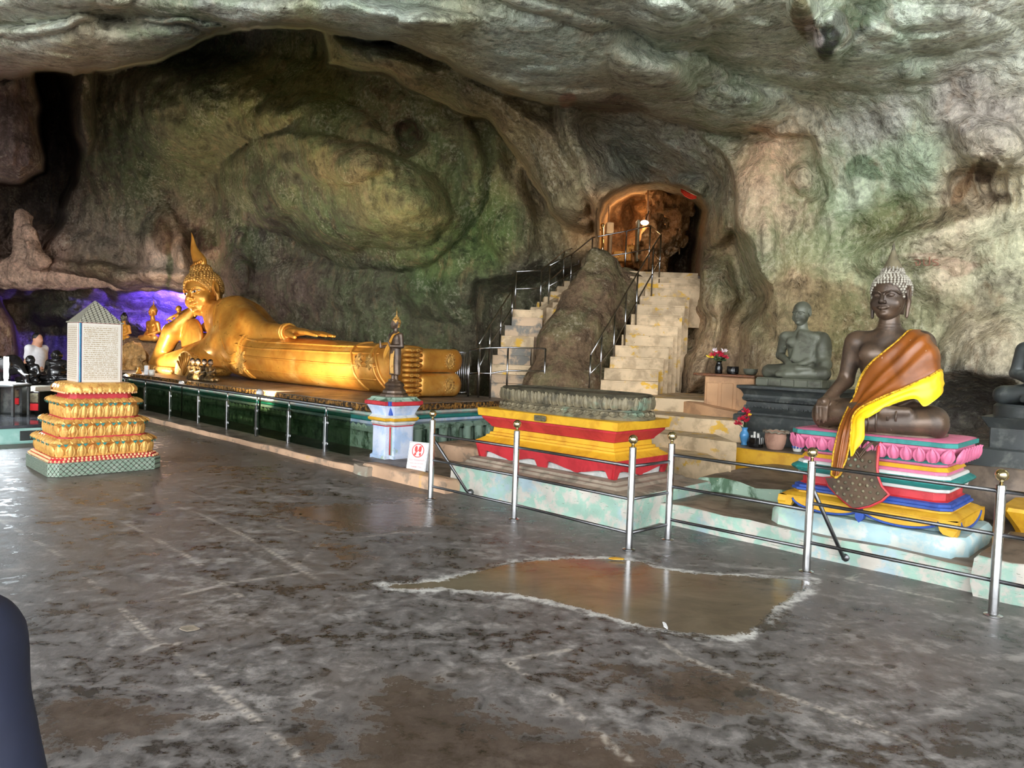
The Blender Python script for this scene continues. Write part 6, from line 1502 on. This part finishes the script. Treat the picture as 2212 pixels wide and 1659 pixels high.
def text_obj(body, size, loc, parent, mat, name='lettering', sx=1.0):
    cu = bpy.data.curves.new(name, 'FONT'); cu.body = body; cu.size = size; cu.align_x = 'CENTER'; cu.extrude = 0.0003
    t = bpy.data.objects.new(name, cu); link(t)
    dg = bpy.context.evaluated_depsgraph_get(); me = bpy.data.meshes.new_from_object(t.evaluated_get(dg)); bpy.data.objects.remove(t)
    me.materials.clear(); me.materials.append(mat); o = bpy.data.objects.new(name, me); link(o); o.parent = parent; o.location = loc; o.rotation_euler = (math.pi / 2, 0, 0); o.scale = (sx, 1, 1); return o
text_obj('กรุณาถอดรองเท้า', .034, (0, -.0078, .138), fpn, MT['sign_red'], sx=.92)
text_obj('PLEASE TAKE OFF SHOES', .017, (0, -.0078, .102), fpn, MT['sign_red'])
text_obj('THANK YOU', .026, (0, -.0078, .055), fpn, MT['sign_red'])
# ------------------------------------------------------------------ offerings on the terraces
def vase_obj(name, label, prof, mat, loc, cat='vase', n=20):
    r = empty(name, loc, 0, label, cat); mb = MB(); mb.lathe(prof, n); autosmooth(mb.build('body', MT[mat], r), 50); return r
def flower(parent, c, rad, mat, n=9, seed=0, up=.5):
    rn = random.Random(seed); mb = MB()
    for k in range(n):
        t = 2 * math.pi * k / n + rn.uniform(-.2, .2); el = rn.uniform(.1, 1.2); L = rad * rn.uniform(.75, 1.1)
        d = Vector((math.cos(t) * math.cos(el), math.sin(t) * math.cos(el), math.sin(el))); s_ = d.orthogonal().normalized() * rad * .26; u_ = d.cross(s_).normalized() * rad * .07
        c0 = Vector(c); mb.add([c0, c0 + d * L * .55 + s_, c0 + d * L + u_, c0 + d * L * .55 - s_, c0 + d * L * .5 + u_ * 2.5, c0 + d * L * .5 - u_], [(0, 1, 4), (1, 2, 4), (2, 3, 4), (3, 0, 4), (0, 5, 1), (1, 5, 2), (2, 5, 3), (3, 5, 0)])
    return mb.build('blossom', MT[mat], parent)
def stem(parent, a, b):
    mb = MB(); mb.tube([a, ((a[0] + b[0]) / 2, (a[1] + b[1]) / 2, (a[2] + b[2]) / 2 + .01), b], .004, 5); return mb.build('stem', MT['leaf'], parent, True)
zt = .495
v1 = vase_obj('blue_vase', 'glossy blue vase holding dark red blossoms on the yellow terrace', [(.042, 0), (.044, .01), (.036, .03), (.05, .075), (.062, .12), (.055, .16), (.034, .19), (.034, .215), (.046, .235), (.038, .235), (.03, .2)], 'ceramic_blue', atZ(1607, 961, zt))
for i, (x, y, z, m_) in enumerate(((0, 0, .44, 'petal_red'), (-.06, -.02, .33, 'petal_red'), (.01, -.04, .31, 'petal_red'), (.05, -.02, .40, 'petal_yellow'), (-.09, .0, .27, 'petal_red'), (.03, .02, .38, 'petal_red'))):
    stem(v1, (0, 0, .2), (x, y, z)); flower(v1, (x, y, z), .075 if m_ == 'petal_red' else .035, m_, 16, i)
v2 = vase_obj('candle_pot', 'black pot filled with dripping white candle stubs', [(.085, 0), (.09, .01), (.09, .13), (.08, .13), (.078, .1)], 'black', atZ(1632, 966, zt), 'pot')
for i, (x, y, h_) in enumerate(((-.03, -.03, .17), (.02, -.02, .185), (.045, .02, .16), (-.01, .03, .2), (-.05, .01, .155))):
    mb = MB(); mb.tube([(x, y, .09), (x, y, h_)], .016, 7); mb.build('candle', MT['ceramic_white'], v2, True)
for i, t in enumerate((-1.4, -1.1, -.7)):
    mb = MB(); mb.tube([(.085 * math.cos(t), .085 * math.sin(t), .135), (.094 * math.cos(t), .094 * math.sin(t), .12), (.094 * math.cos(t), .094 * math.sin(t), .05)], .005, 5); mb.build('wax_drip', MT['ceramic_white'], v2, True)
v3 = empty('terracotta_pot', atZ(1674, 970, zt), 0, 'terracotta flower pot with a wavy lip on the terrace', 'pot')
mb = MB(); mb.lathe([(.09, 0), (.10, .01), (.125, .08), (.135, .16), (.128, .20), (.14, .215), (.135, .23), (.12, .225), (.11, .15)], 24); autosmooth(mb.build('body', MT['terracotta'], v3), 40)
mb = MB(); mb.tube([(.15 * math.cos(t) * (1 + .03 * math.cos(12 * t)), .15 * math.sin(t) * (1 + .03 * math.cos(12 * t)), .225 + .008 * math.sin(12 * t)) for t in np.linspace(0, 2 * math.pi, 73)], .014, 6); mb.build('wavy_lip', MT['concrete'], v3, True)
v4 = vase_obj('porcelain_cup', 'small blue and white porcelain cup beside the terracotta pot', [(.045, 0), (.05, .01), (.058, .05), (.06, .105), (.056, .108), (.05, .06)], 'ceramic_white', atZ(1722, 975, zt), 'cup')
mb = MB()
for k in range(10):
    t = 2 * math.pi * k / 10; mb.ball((.058 * math.cos(t), .058 * math.sin(t), .055), (.014, .014, .018), 6, 4)
mb.build('blue_pattern', MT['blue'], v4, True)
# peach side altar with its things
ca = empty('peach_cabinet', W(-5.15, 10.1, .45), ROTZ + math.radians(8), 'peach plastered altar block with a wooden board on top', 'altar')
mb = MB(); mb.bbox((-.30, -.22, 0), (.45, .3, .92), .015); mb.build('block', MT['peach'], ca)
for x0, x1 in ((-.26, -.08), (-.03, .15), (.2, .4)):
    mb = MB(); mb.bbox((x0, -.235, .08), (x1, -.215, .82), .008); mb.build('panel', MT['peach'], ca)
mb = MB(); mb.bbox((-.46, -.30, .92), (.48, .3, .955), .008); mb.build('board', MT['wood'], ca)
cw = np.array(ca.matrix_basis.to_translation()); rz_ = ROTZ + math.radians(8)
def on_ca(x, y): return np.array([cw[0] + x * math.cos(rz_) - y * math.sin(rz_), cw[1] + x * math.sin(rz_) + y * math.cos(rz_), .45 + .957])
v5 = vase_obj('bouquet_vase', 'dark vase with a red and white bouquet on the peach altar', [(.05, 0), (.055, .01), (.06, .08), (.045, .14), (.035, .17), (.045, .19), (.035, .19)], 'black', on_ca(-.15, -.05))
for i, (x, y, z, m_) in enumerate(((0, 0, .30, 'petal_red'), (.07, 0, .33, 'petal_white'), (-.07, .0, .33, 'petal_white'), (-.10, -.02, .27, 'petal_red'), (.09, -.03, .24, 'petal_red'), (.02, -.05, .26, 'petal_red'), (-.04, -.04, .22, 'leaf'), (.06, .03, .2, 'leaf'), (-.13, .02, .24, 'petal_yellow'))):
    stem(v5, (0, 0, .15), (x, y, z)); flower(v5, (x, y, z), .075, m_, 12, 20 + i)
vase_obj('incense_bowl', 'squat black incense bowl on the peach altar board', [(.07, 0), (.085, .01), (.09, .06), (.085, .10), (.09, .115), (.075, .115), (.06, .08)], 'black', on_ca(.08, -.08), 'bowl')
vase_obj('offering_bowl', 'grey glass offering bowl at the end of the peach altar', [(.05, 0), (.08, .01), (.10, .05), (.105, .09), (.095, .09), (.07, .03)], 'grey_stone', on_ca(.34, -.06), 'bowl')
cp = [(atY(1468, 880, 11.25), 868), (atY(1482, 890, 10.95), 867), (atY(1505, 900, 10.7), 871), (atY(1545, 905, 10.45), 879), (atY(1600, 900, 10.3), 888)]
mb = MB(); L = []
for p, yt in cp:
    zt_ = atY(1500, yt, p[1])[2]; L.append([(p[0], p[1], .3), (p[0], p[1], zt_ - .01), (p[0] + .02, p[1] + .02, zt_), (p[0] + .25, p[1] + .3, zt_), (p[0] + .25, p[1] + .3, .3)])
mb.loft(L); autosmooth(mb.build('wall_curved', MT['peach'], None, False, label='low curved peach plaster wall at the stair foot', kind='structure'), 40)
yb = place_ab('yellow_plinth_corner', -0.58, 7.48, 0.19, 'yellow scalloped plinth corner cut by the picture edge', 'plinth')
mb = MB(); mb.loft([rect_loop(.50, .3, 0, .05), rect_loop(.46, .27, .06, .05), rect_loop(.48, .28, .10, .05), rect_loop(.56, .36, .24, .05), rect_loop(.55, .35, .27, .05), rect_loop(.5, .3, .27, .05)]); autosmooth(mb.build('yellow_body', MT['yellow'], yb), 30)
mb = MB(); mb.loft([rect_loop(.515, .315, -.0, .05), rect_loop(.515, .315, .03, .05)]); mb.build('blue_foot', MT['blue'], yb)
# small litter on the floor
for i, (px_, py_, w, h_, m_, lb, ct) in enumerate(((1331, 1207, .055, .03, 'yellow', 'yellow paper scrap lying at the puddle edge', 'paper'), (1437, 1352, .012, .05, 'sign_white', 'small white cigarette end in the puddle', 'litter'), (408, 1358, .05, .035, 'concrete', 'pale flat stone chip on the wet floor', 'stone'))):
    p = atZ(px_, py_, .008); mb = MB(); rn = random.Random(i)
    L = [(w * (1 + .25 * rn.uniform(-1, 1)) * math.cos(t), h_ * (1 + .25 * rn.uniform(-1, 1)) * math.sin(t)) for t in np.linspace(0, 2 * math.pi, 9, endpoint=False)]
    mb.loft([[(x, y, z) for x, y in L] for z in (0, .006)]); o = mb.build(['paper_scrap', 'cigarette_end', 'stone_chip'][i], MT[m_], None, label=lb, cat=ct); o.location = p
# ------------------------------------------------------------------ people
def person(name, label, loc, rz, skin, top, bottom, pose, sc=1.0, h=.016):
    """pose: dict of joints (metres for a 1.70 m body), facing -y"""
    r = empty(name, loc, rz, label, 'person'); J = pose
    P = [(s_ell(J['head'], (.078, .098, .118)), 0), (s_ell((J['head'][0], J['head'][1] - .03, J['head'][2] - .055), (.058, .068, .068)), .03), (s_cap((J['head'][0], J['head'][1] + .015, J['head'][2] - .06), J['neck'], .052, .058), .02)]
    hx_, hy_, hz_ = J['head']
    P += [(s_cap((hx_, hy_ - .098, hz_ + .0), (hx_, hy_ - .118, hz_ - .03), .010, .016), .012)]
    for s in (-1, 1): P += [(s_ell((hx_ + s * .08, hy_ + .01, hz_ - .01), (.014, .028, .034)), .008), (s_ell((hx_ + s * .033, hy_ - .092, hz_ + .012), (.018, .012, .010)), -.01)]
    P += [(s_cap((hx_ - .022, hy_ - .092, hz_ - .062), (hx_ + .022, hy_ - .092, hz_ - .062), .009), .008)]
    P += [(s_cap(J['neck'], J['chest'], .09, .12), .05), (s_cap(J['chest'], J['hip'], .13, .13), .06)]
    S_ = []; Tq = []
    for s in ('l', 'r'):
        sh, el_, wr, hn = J['sh' + s], J['el' + s], J['wr' + s], J['ha' + s]
        P += [(s_cap(sh, el_, .050, .040), .04), (s_cap(el_, wr, .040, .028), .015), (s_ell(hn, (.030, .030, .045)), .02)]
        d = np.array(hn) - np.array(wr); d = d / (np.linalg.norm(d) + 1e-6); side = np.cross(d, [0, 0, 1.0]); side = side / (np.linalg.norm(side) + 1e-6) if np.linalg.norm(side) > .1 else np.array([0, 1.0, 0])
        for k in range(4):
            b0 = np.array(hn) + d * .03 + side * (k - 1.5) * .017; P += [(s_cap(b0, b0 + d * .035, .0092), .006), (s_cap(b0 + d * .035, b0 + d * .062 + np.array([0, 0, -.012]), .0088, .007), .004)]
        tb = np.array(hn) + side * .03; P += [(s_cap(tb, tb + d * .03 + side * .018, .0105, .008), .008)]
        S_ += [(s_cap(sh, np.array(sh) * .35 + np.array(el_) * .65, .068, .062), .05)] if not J.get('long') else [(s_cap(sh, el_, .075, .066), .05), (s_cap(el_, wr, .066, .05), .03)]
        hp, kn, an_, to = J['hp' + s], J['kn' + s], J['an' + s], J['to' + s]
        P += [(s_cap(hp, kn, .085, .058), .04), (s_cap(kn, an_, .055, .038), .03), (s_cap(an_, to, .036, .030), .02)]
        Tq += [(s_cap(hp, kn, .102, .076), .04), (s_cap(kn, np.array(kn) * .08 + np.array(an_) * .92, .074, .060), .03)]
    body = mk('body', *[q * (sc if i == 0 else 1) for i, q in enumerate(sculpt(P, h))], MT[skin], r)
    ch = np.array(J['chest']); hi = np.array(J['hip'])
    sh_ = [(s_ell(ch + np.array([0, 0, .04]), (.185, .125, .17)), 0), (s_cap(ch, hi, .150, .155), .08), (s_cap(J['shl'], J['shr'], .072, .072), .05)] + S_
    sh_ = [(f, k) for f, k in sh_]
    V, F_ = sculpt(sh_, h); mk('shirt', V * sc, F_, MT[top], body)
    V, F_ = sculpt([(s_cap(J['hpl'], J['hpr'], .115, .115), 0), (s_cap(hi, (np.array(J['hpl']) + np.array(J['hpr'])) / 2, .135, .12), .05)] + Tq, h); mk('trousers', V * sc, F_, MT[bottom], body)
    V, F_ = sculpt([(s_ell((hx_, hy_ + .022, hz_ + .03), (.087, .098, .105)), 0), (s_ell((hx_, hy_ - .09, hz_ - .05), (.12, .085, .105)), -.015), (s_box((hx_, hy_, hz_ - .16), (.2, .2, .1)), -.02)], h * .7); mk('hair', V * sc, F_, MT['hair'], body)
    for s in ('l', 'r'):
        a_, t_ = np.array(J['an' + s]), np.array(J['to' + s]); V, F_ = sculpt([(s_cap(a_ + np.array([0, .02, -.02]), t_, .045, .042), 0)], h); mk('shoe', V * sc, F_, MT['black'], body)
    return r
STAND = dict(head=(0, -.02, 1.56), neck=(0, .01, 1.43), chest=(0, .0, 1.22), hip=(0, .01, .98), shl=(.17, .01, 1.37), shr=(-.17, .01, 1.37), ell=(.21, .04, 1.09), elr=(-.21, .04, 1.09), wrl=(.19, -.10, .90), wrr=(-.16, -.20, .98), hal=(.185, -.14, .83), har=(-.13, -.27, .97), hpl=(.09, .01, .92), hpr=(-.09, .01, .92), knl=(.10, -.01, .49), knr=(-.10, -.03, .49), anl=(.10, .03, .08), anr=(-.10, .02, .08), tol=(.11, -.13, .045), tor=(-.11, -.14, .045))
p1 = atY(80, 760, 14.6); person('person', 'person in a white shirt standing behind the black statues', (p1[0], p1[1], 0), math.radians(75), 'skin', 'shirt', 'trousers', STAND, 1.0)
SIT = dict(head=(0, -.04, .74), neck=(0, .0, .61), chest=(0, .02, .42), hip=(0, .04, .16), shl=(.16, .01, .56), shr=(-.16, .01, .56), ell=(.20, -.03, .32), elr=(-.20, -.03, .32), wrl=(.08, -.20, .40), wrr=(-.08, -.20, .40), hal=(.03, -.23, .46), har=(-.03, -.23, .46), hpl=(.09, .04, .12), hpr=(-.09, .04, .12), knl=(.16, -.32, .12), knr=(-.16, -.32, .12), anl=(.07, .05, .06), anr=(-.07, .05, .06), tol=(.04, .18, .045), tor=(-.04, .18, .045))
p2 = atY(359, 738, 21.4); person('person', 'kneeling person in a pale pink shirt beside the golden statues', p2, math.radians(100), 'skin', 'pinkshirt', 'carpet', SIT, .62, .02)
NEAR = dict(STAND); NEAR.update(long=True, elr=(-.27, .04, 1.06), wrr=(-.25, -.04, .82), har=(-.245, -.07, .74))
p3 = np.array([-.845, 0.90, 0.0]); person('person', 'person in a navy jacket close by at the lower left edge', p3, math.radians(180), 'skin', 'navy', 'navy', NEAR, .875)
# ------------------------------------------------------------------ left-hand altar platform
tp = place_ab('tiled_platform', -14.8, 1.2, 0.0, 'low platform of pale green and dark glossy tiles', 'platform')
mb = MB(); mb.bbox((-2.2, -3.2, 0), (2.2, 2.35, .24), .01); mb.build('tiled_body', MT['teal_tile'], tp)
mb = MB(); mb.bbox((-2.25, -3.25, .24), (2.24, 2.4, .285), .01); mb.build('tile_top', MT['dark_tile'], tp)
for k in range(7):
    y = -3.1 + k * .78; mb = MB(); mb.bbox((2.195, y, .02), (2.212, y + .77, .235), .004); mb.build('tile', MT['teal_tile'], tp)
mb = MB(); mb.bbox((2.21, 1.30, .05), (2.228, 2.03, .195), .004); pq = mb.build('notice_plate', MT['black_stone'], tp)
mb = MB(); mb.tube([(2.231, 1.55 + .062 * math.cos(t), .122 + .055 * math.sin(t)) for t in np.linspace(0, 2 * math.pi, 25)], .005, 5); mb.tube([(2.231, 1.51, .155), (2.231, 1.59, .09)], .005, 5); mb.build('no_shoes_ring', MT['sign_black'], pq, True)
mb = MB(); mb.ball((2.229, 1.535, .14), (.004, .016, .022), 8, 5).ball((2.229, 1.565, .10), (.004, .014, .02), 8, 5); mb.build('shoe_mark', MT['sign_black'], pq, True)
cp_ = place_ab('red_carpet', -14.4, .6, .285, 'red carpet lying on the tiled platform', 'carpet'); mb = MB(); mb.bbox((-1.6, -2.6, 0), (1.5, 1.55, .012), .004); mb.build('pile', MT['carpet'], cp_)
def dbox(name, label, x0, y0, x1, y1, Y_, dep, mat, panel=None):
    a = atY(x0, y1, Y_); b = atY(x1, y0, Y_); r = empty(name, ((a[0] + b[0]) / 2, Y_, a[2]), math.radians(-8), label, 'box'); hx_ = (b[0] - a[0]) / 2
    mb = MB(); mb.bbox((-hx_, 0, 0), (hx_, dep, b[2] - a[2]), .012); mb.build('case', MT[mat], r)
    if panel:
        for k, (f0, f1) in enumerate(panel):
            mb = MB(); mb.bbox((-hx_ * .85, -.012, (b[2] - a[2]) * f0), (hx_ * .85, .004, (b[2] - a[2]) * f1), .004); mb.build('glazed_panel', MT['plaque' if k else 'carpet'], r)
    return r
dbox('donation_box', 'white donation box between two black notice boards', 46, 835, 77, 880, 12.2, .4, 'chalk')
dbox('notice_board', 'small black framed notice board left of the white box', 29, 840, 43, 876, 12.05, .05, 'black', [(.08, .45), (.52, .92)])
dbox('offering_cabinet', 'black glass-fronted cabinet right of the white box', 63, 846, 86, 889, 11.9, .35, 'black', [(.06, .4), (.45, .9)])
def fat_monk(name, label, loc, sc, rz):
    r = empty(name, loc, rz, label, 'statue', 'black rounded monk statues')
    P = seated_prims(fing=False, lap=True) + [(s_ell((0, -.06, .32), (.30, .26, .28)), .08), (s_ell((0, .0, .60), (.30, .2, .2)), .08), (s_ell((0, -.02, .93), (.17, .18, .20)), .05), (s_cap((0, -.19, .93), (0, -.21, .90), .02, .03), .02), (s_ell((.17, 0, .92), (.03, .05, .09)), .02), (s_ell((-.17, 0, .92), (.03, .05, .09)), .02), (s_cap((-.07, -.17, .86), (.07, -.17, .86), .015), .015)]
    V, F_ = sculpt(P, .024); mk('body', V * sc + np.array([0, 0, .16 * sc]), F_, MT['black'], r)
    mb = MB(); mb.loft([round_loop(.50 * sc, .42 * sc, z * sc, 32, 2.6) for z in (0, .05)] + [round_loop(.45 * sc, .38 * sc, .07 * sc, 32, 2.6), round_loop(.48 * sc, .40 * sc, .12 * sc, 32, 2.6), round_loop(.46 * sc, .38 * sc, .165 * sc, 32, 2.6)]); autosmooth(mb.build('base', MT['black'], r), 30)
    return r
def on_base(name, label, px_, py_, Y_, hx_, hy_):
    p = atY(px_, py_, Y_); r = empty(name, (p[0], p[1], .285), 0, label, 'pedestal', 'black stands on the tiled platform'); mb = MB(); mb.bbox((-hx_, -hy_, 0), (hx_, hy_, p[2] - .285), .02); mb.build('block', MT['black_stone'], r); return p
p = on_base('statue_stand', 'black block stand under the rounded black monk', 66, 834, 12.7, .34, .3); fat_monk('black_monk_statue', 'glossy black rounded monk statue lit by the fluorescent tube', p, .43, math.radians(-10))
p = on_base('statue_stand', 'black block stand under the bald black statue behind the stele', 122, 832, 13.0, .34, .3); fat_monk('black_monk_statue', 'glossy black bald statue half hidden by the inscribed stele', p, .50, math.radians(15))
ep = on_base('statue_stand', 'black block stand under the black elephant', 8, 832, 12.4, .55, .35)
el = empty('elephant_statue', ep, math.radians(20), 'black lacquered elephant statue at the left edge', 'statue')
P = [(s_ell((-.25, .1, .30), (.38, .24, .24)), 0), (s_ell((.12, .0, .36), (.17, .16, .18)), .08), (s_cap((.22, -.03, .34), (.34, -.06, .18), .09, .055), .05), (s_cap((.34, -.06, .18), (.36, -.08, .05), .055, .04), .03), (s_cap((.36, -.08, .05), (.43, -.09, .03), .04, .03), .02), (s_ell((.05, -.17, .36), (.12, .03, .15)), .02), (s_ell((.05, .17, .36), (.12, .03, .15)), .02)]
for x in (-.45, -.05):
    for y in (-.05, .22): P.append((s_cap((x, y, .25), (x, y, .04), .09, .085), .05))
sculpt_obj('body', P, .02, MT['black'], el)
for y in (-.1, .06): mb = MB(); mb.tube([(.24, y, .28), (.33, y - .02, .20), (.40, y - .02, .20)], [.02, .018, .006], 8); mb.build('tusk', MT['ceramic_white'], el, True)
tl_p = atY(13, 825, 11.8); tr = empty('fluorescent_lamp', tl_p, 0, 'upright fluorescent tube lamp glaring beside the black statues', 'lamp')
mb = MB(); mb.lathe([(.14, -.02), (.14, 0), (.03, .01), (.03, .06)], 16); mb.build('base', MT['sign_white'], tr)
mb = MB(); mb.tube([(0, 0, .06), (0, 0, .42)], .035, 12); mb.build('tube', MT['tube'], tr, True)
mb = MB(); mb.bbox((-.25, -.2, -.04), (.25, .2, -.02), .006); mb.build('tray', MT['sign_white'], tr)
p = tl_p; mb = MB(); st_ = empty('lamp_table', (p[0], p[1], .285), 0, 'small dark table under the fluorescent lamp', 'table'); mb.bbox((-.28, -.22, p[2] - .285 - .075), (.28, .22, p[2] - .285 - .042), .006); mb.build('top', MT['black_stone'], st_)
for x in (-.25, .25):
    for y in (-.19, .19): mb = MB(); mb.bbox((x - .02, y - .02, 0), (x + .02, y + .02, p[2] - .285 - .075), .004); mb.build('leg', MT['black_stone'], st_)
lamp('fluorescent_light', 'POINT', tl_p + np.array([.1, -.25, .25]), 60, (.82, .93, 1.0), .1)
# ------------------------------------------------------------------ grotto at the left: golden figures under blue light
bould('grotto_shelf', 'dark rock shelf in the grotto carrying golden figures', [(s_cap(atY(250, 790, 21.8), atY(440, 800, 21.6), .75, .75), 0), (s_ell(atY(340, 775, 22.0), (1.6, .9, .55)), .3), (s_ell(atY(270, 800, 21.0), (.7, .6, .7)), .2)], .08, (112, 92, 72), .1, .16, 1.2)
bould('tawny_rock', 'rough tawny rock glowing beside the stele', [(s_ell(atY(285, 775, 19.6), (.42, .35, .42)), 0), (s_ell(atY(262, 800, 19.4), (.35, .3, .45)), .15), (s_ell(atY(300, 800, 19.6), (.3, .3, .25)), .12)], .045, (206, 160, 100), 0, .12, 3.0)  # golden light on this rock is put into its tawny tint
bould('stalagmite', 'pale pointed stalagmite on the rock ledge', [(s_cap(atY(52, 575, 22.9), atY(52, 470, 23.0), .38, .17), 0), (s_cap(atY(-120, 600, 23.2), atY(60, 590, 23.0), .45, .45), .3), (s_cap(atY(60, 592, 23.0), atY(330, 612, 23.2), .45, .25), .3), (s_cap(atY(80, 560, 22.2), atY(58, 500, 22.3), .3, .2), .2)], .06, (206, 172, 150), .05, .10, 1.8)
def gold_seat(name, label, px_, py_, Y_, sc, rz, mat):
    p = atY(px_, py_, Y_); r = empty(name, p, rz, label, 'statue'); V, F_ = sculpt(seated_prims(fing=False, lap=True), .03); mk('body', V * sc, F_, MT[mat], r); return r
g1 = gold_seat('golden_seated_statue', 'golden seated statue on the grotto shelf', 329, 737, 21.5, .80, math.radians(-30), 'gold'); buddha_head(g1, .29, MT['gold'], MT['gold'], (0, 0, .80 * 1.12), (0, 0, 0), .035, 'small', False, False)
g2 = gold_seat('orange_robed_statue', 'dark-haired statue in an orange robe behind the stele', 267, 735, 21.6, .62, math.radians(-20), 'cloth_orange'); buddha_head(g2, .24, MT['grey_stone'], MT['black'], (0, 0, .62 * 1.12), (0, 0, 0), .04, 'none', False, False)
p = atY(386, 728, 21.2); gs = empty('golden_standing_statue', p, math.radians(-70), 'golden standing monk statue shouldering a closed umbrella', 'statue')
P = [(s_loft([(.0, 0, 0, .17, .13), (.35, 0, 0, .16, .12), (.55, 0, 0, .15, .11), (.66, 0, 0, .17, .10), (.71, 0, 0, .09, .07)]), 0), (s_cap((0, 0, .68), (0, 0, .78), .05, .05), .03), (s_ell((0, -.01, .84), (.075, .085, .10)), .02), (s_cap((0, -.09, .83), (0, -.10, .81), .012, .016), .01)]
for s in (-1, 1): P += [(s_cap((s * .17, 0, .64), (s * .19, -.06, .46), .055, .045), .03), (s_cap((s * .19, -.06, .46), (s * .05, -.22, .52), .042, .03), .02)]
sculpt_obj('body', P, .02, MT['gold'], gs)
mb = MB(); mb.tube([(.05, -.34, .48), (.05, -.22, .56), (.06, .25, .86)], [.012, .045, .02], 10); mb.build('umbrella', MT['gold'], gs, True)
mb = MB(); mb.tube([(-.12, -.25, .0), (-.12, -.25, .40), (-.10, -.30, .46)], .022, 8); mb.build('staff', MT['gold'], gs, True)
lamp('blue_light', 'SPOT', atY(418, 668, 23.2), 4200, (.10, .06, 1.0), .12, atY(372, 640, 26.0), 100, .8)
lamp('grotto_light', 'POINT', atY(318, 690, 20.3), 60, (1.0, .78, .6), .2)
# ------------------------------------------------------------------ floodlights that light the golden statue
def flood(name, label, px_, py_, b, aim, energy, col, pole=True, spot=120):
    p = atB(px_, py_, b); r = empty(name, (p[0], p[1], .085), 0, label, 'lamp', 'floodlights along the balustrade'); h_ = p[2] - .085
    d = Vector(aim) - Vector(p); d.normalize(); q = d.to_track_quat('-Z', 'Y').to_matrix().to_4x4()
    mb = MB(); T = Matrix.Translation((0, 0, h_)) @ q
    mb.loft([[tuple(T @ Vector((r_ * math.cos(t), r_ * math.sin(t), z))) for t in np.linspace(0, 2 * math.pi, 14, endpoint=False)] for r_, z in ((.03, .09), (.05, .06), (.07, 0.0), (.062, 0.0), (.045, .03))]); mb.build('housing', MT['sign_white'], r, True)
    mb = MB(); mb.ball(tuple(T @ Vector((0, 0, .0))), .045, 12, 8); mb.build('bulb', MT['bulb'], r, True)
    if pole: mb = MB(); mb.tube([(0, 0, 0), (0, 0, h_ - .03)], .012, 8); mb.build('pole', MT['iron'], r, True)
    lp = np.array(p) + np.array(d) * .10
    lamp('flood_beam', 'SPOT', lp, energy, col, .06, aim, spot, .5)
    return r
WARM = (1.0, .84, .58)
flood('floodlight', 'lit floodlight on a pole beside the stele panel', 272, 812, 5.9, W(-18.3, 7.6, 2.4), 700, WARM)
flood('floodlight', 'lit warm bulb floodlight below the kneeling disciples', 393, 828, 5.75, W(-16.0, 7.7, 2.6), 260, WARM, True, 80)
flood('floodlight', 'white clip-on floodlight on the glass balustrade rail', 562, 848, 5.68, W(-12.9, 7.7, 1.6), 480, WARM)
# little offerings by the elbow
for i, (x0, y0, x1, y1, m_, lb) in enumerate(((317, 785, 327, 805, 'sign_white', 'tall white offering packet by the golden elbow'), (328, 796, 341, 811, 'ceramic_white', 'small white offering cup by the golden elbow'), (300, 796, 312, 806, 'cloth_orange', 'tiny orange figurine on the platform end'))):
    p = atB(x0, y1, 6.1); p[2] = .802; hgt = .15 if i == 0 else .11; w = .06; mb = MB()
    if i == 0: mb.bbox((-w * .8, -.03, 0), (w * .8, .03, .22), .006)
    elif i == 1: mb.lathe([(.05, 0), (.065, .02), (.08, .13), (.07, .13), (.05, .03)], 14)
    else: mb.lathe([(.06, 0), (.07, .02), (.045, .06), (.04, .1), (.02, .11), (.03, .14), (.01, .165)], 10)
    o = mb.build(['offering_packet', 'offering_cup', 'figurine'][i], MT[m_], None, i > 0, label=lb, cat=['packet', 'cup', 'figurine'][i]); o.location = p
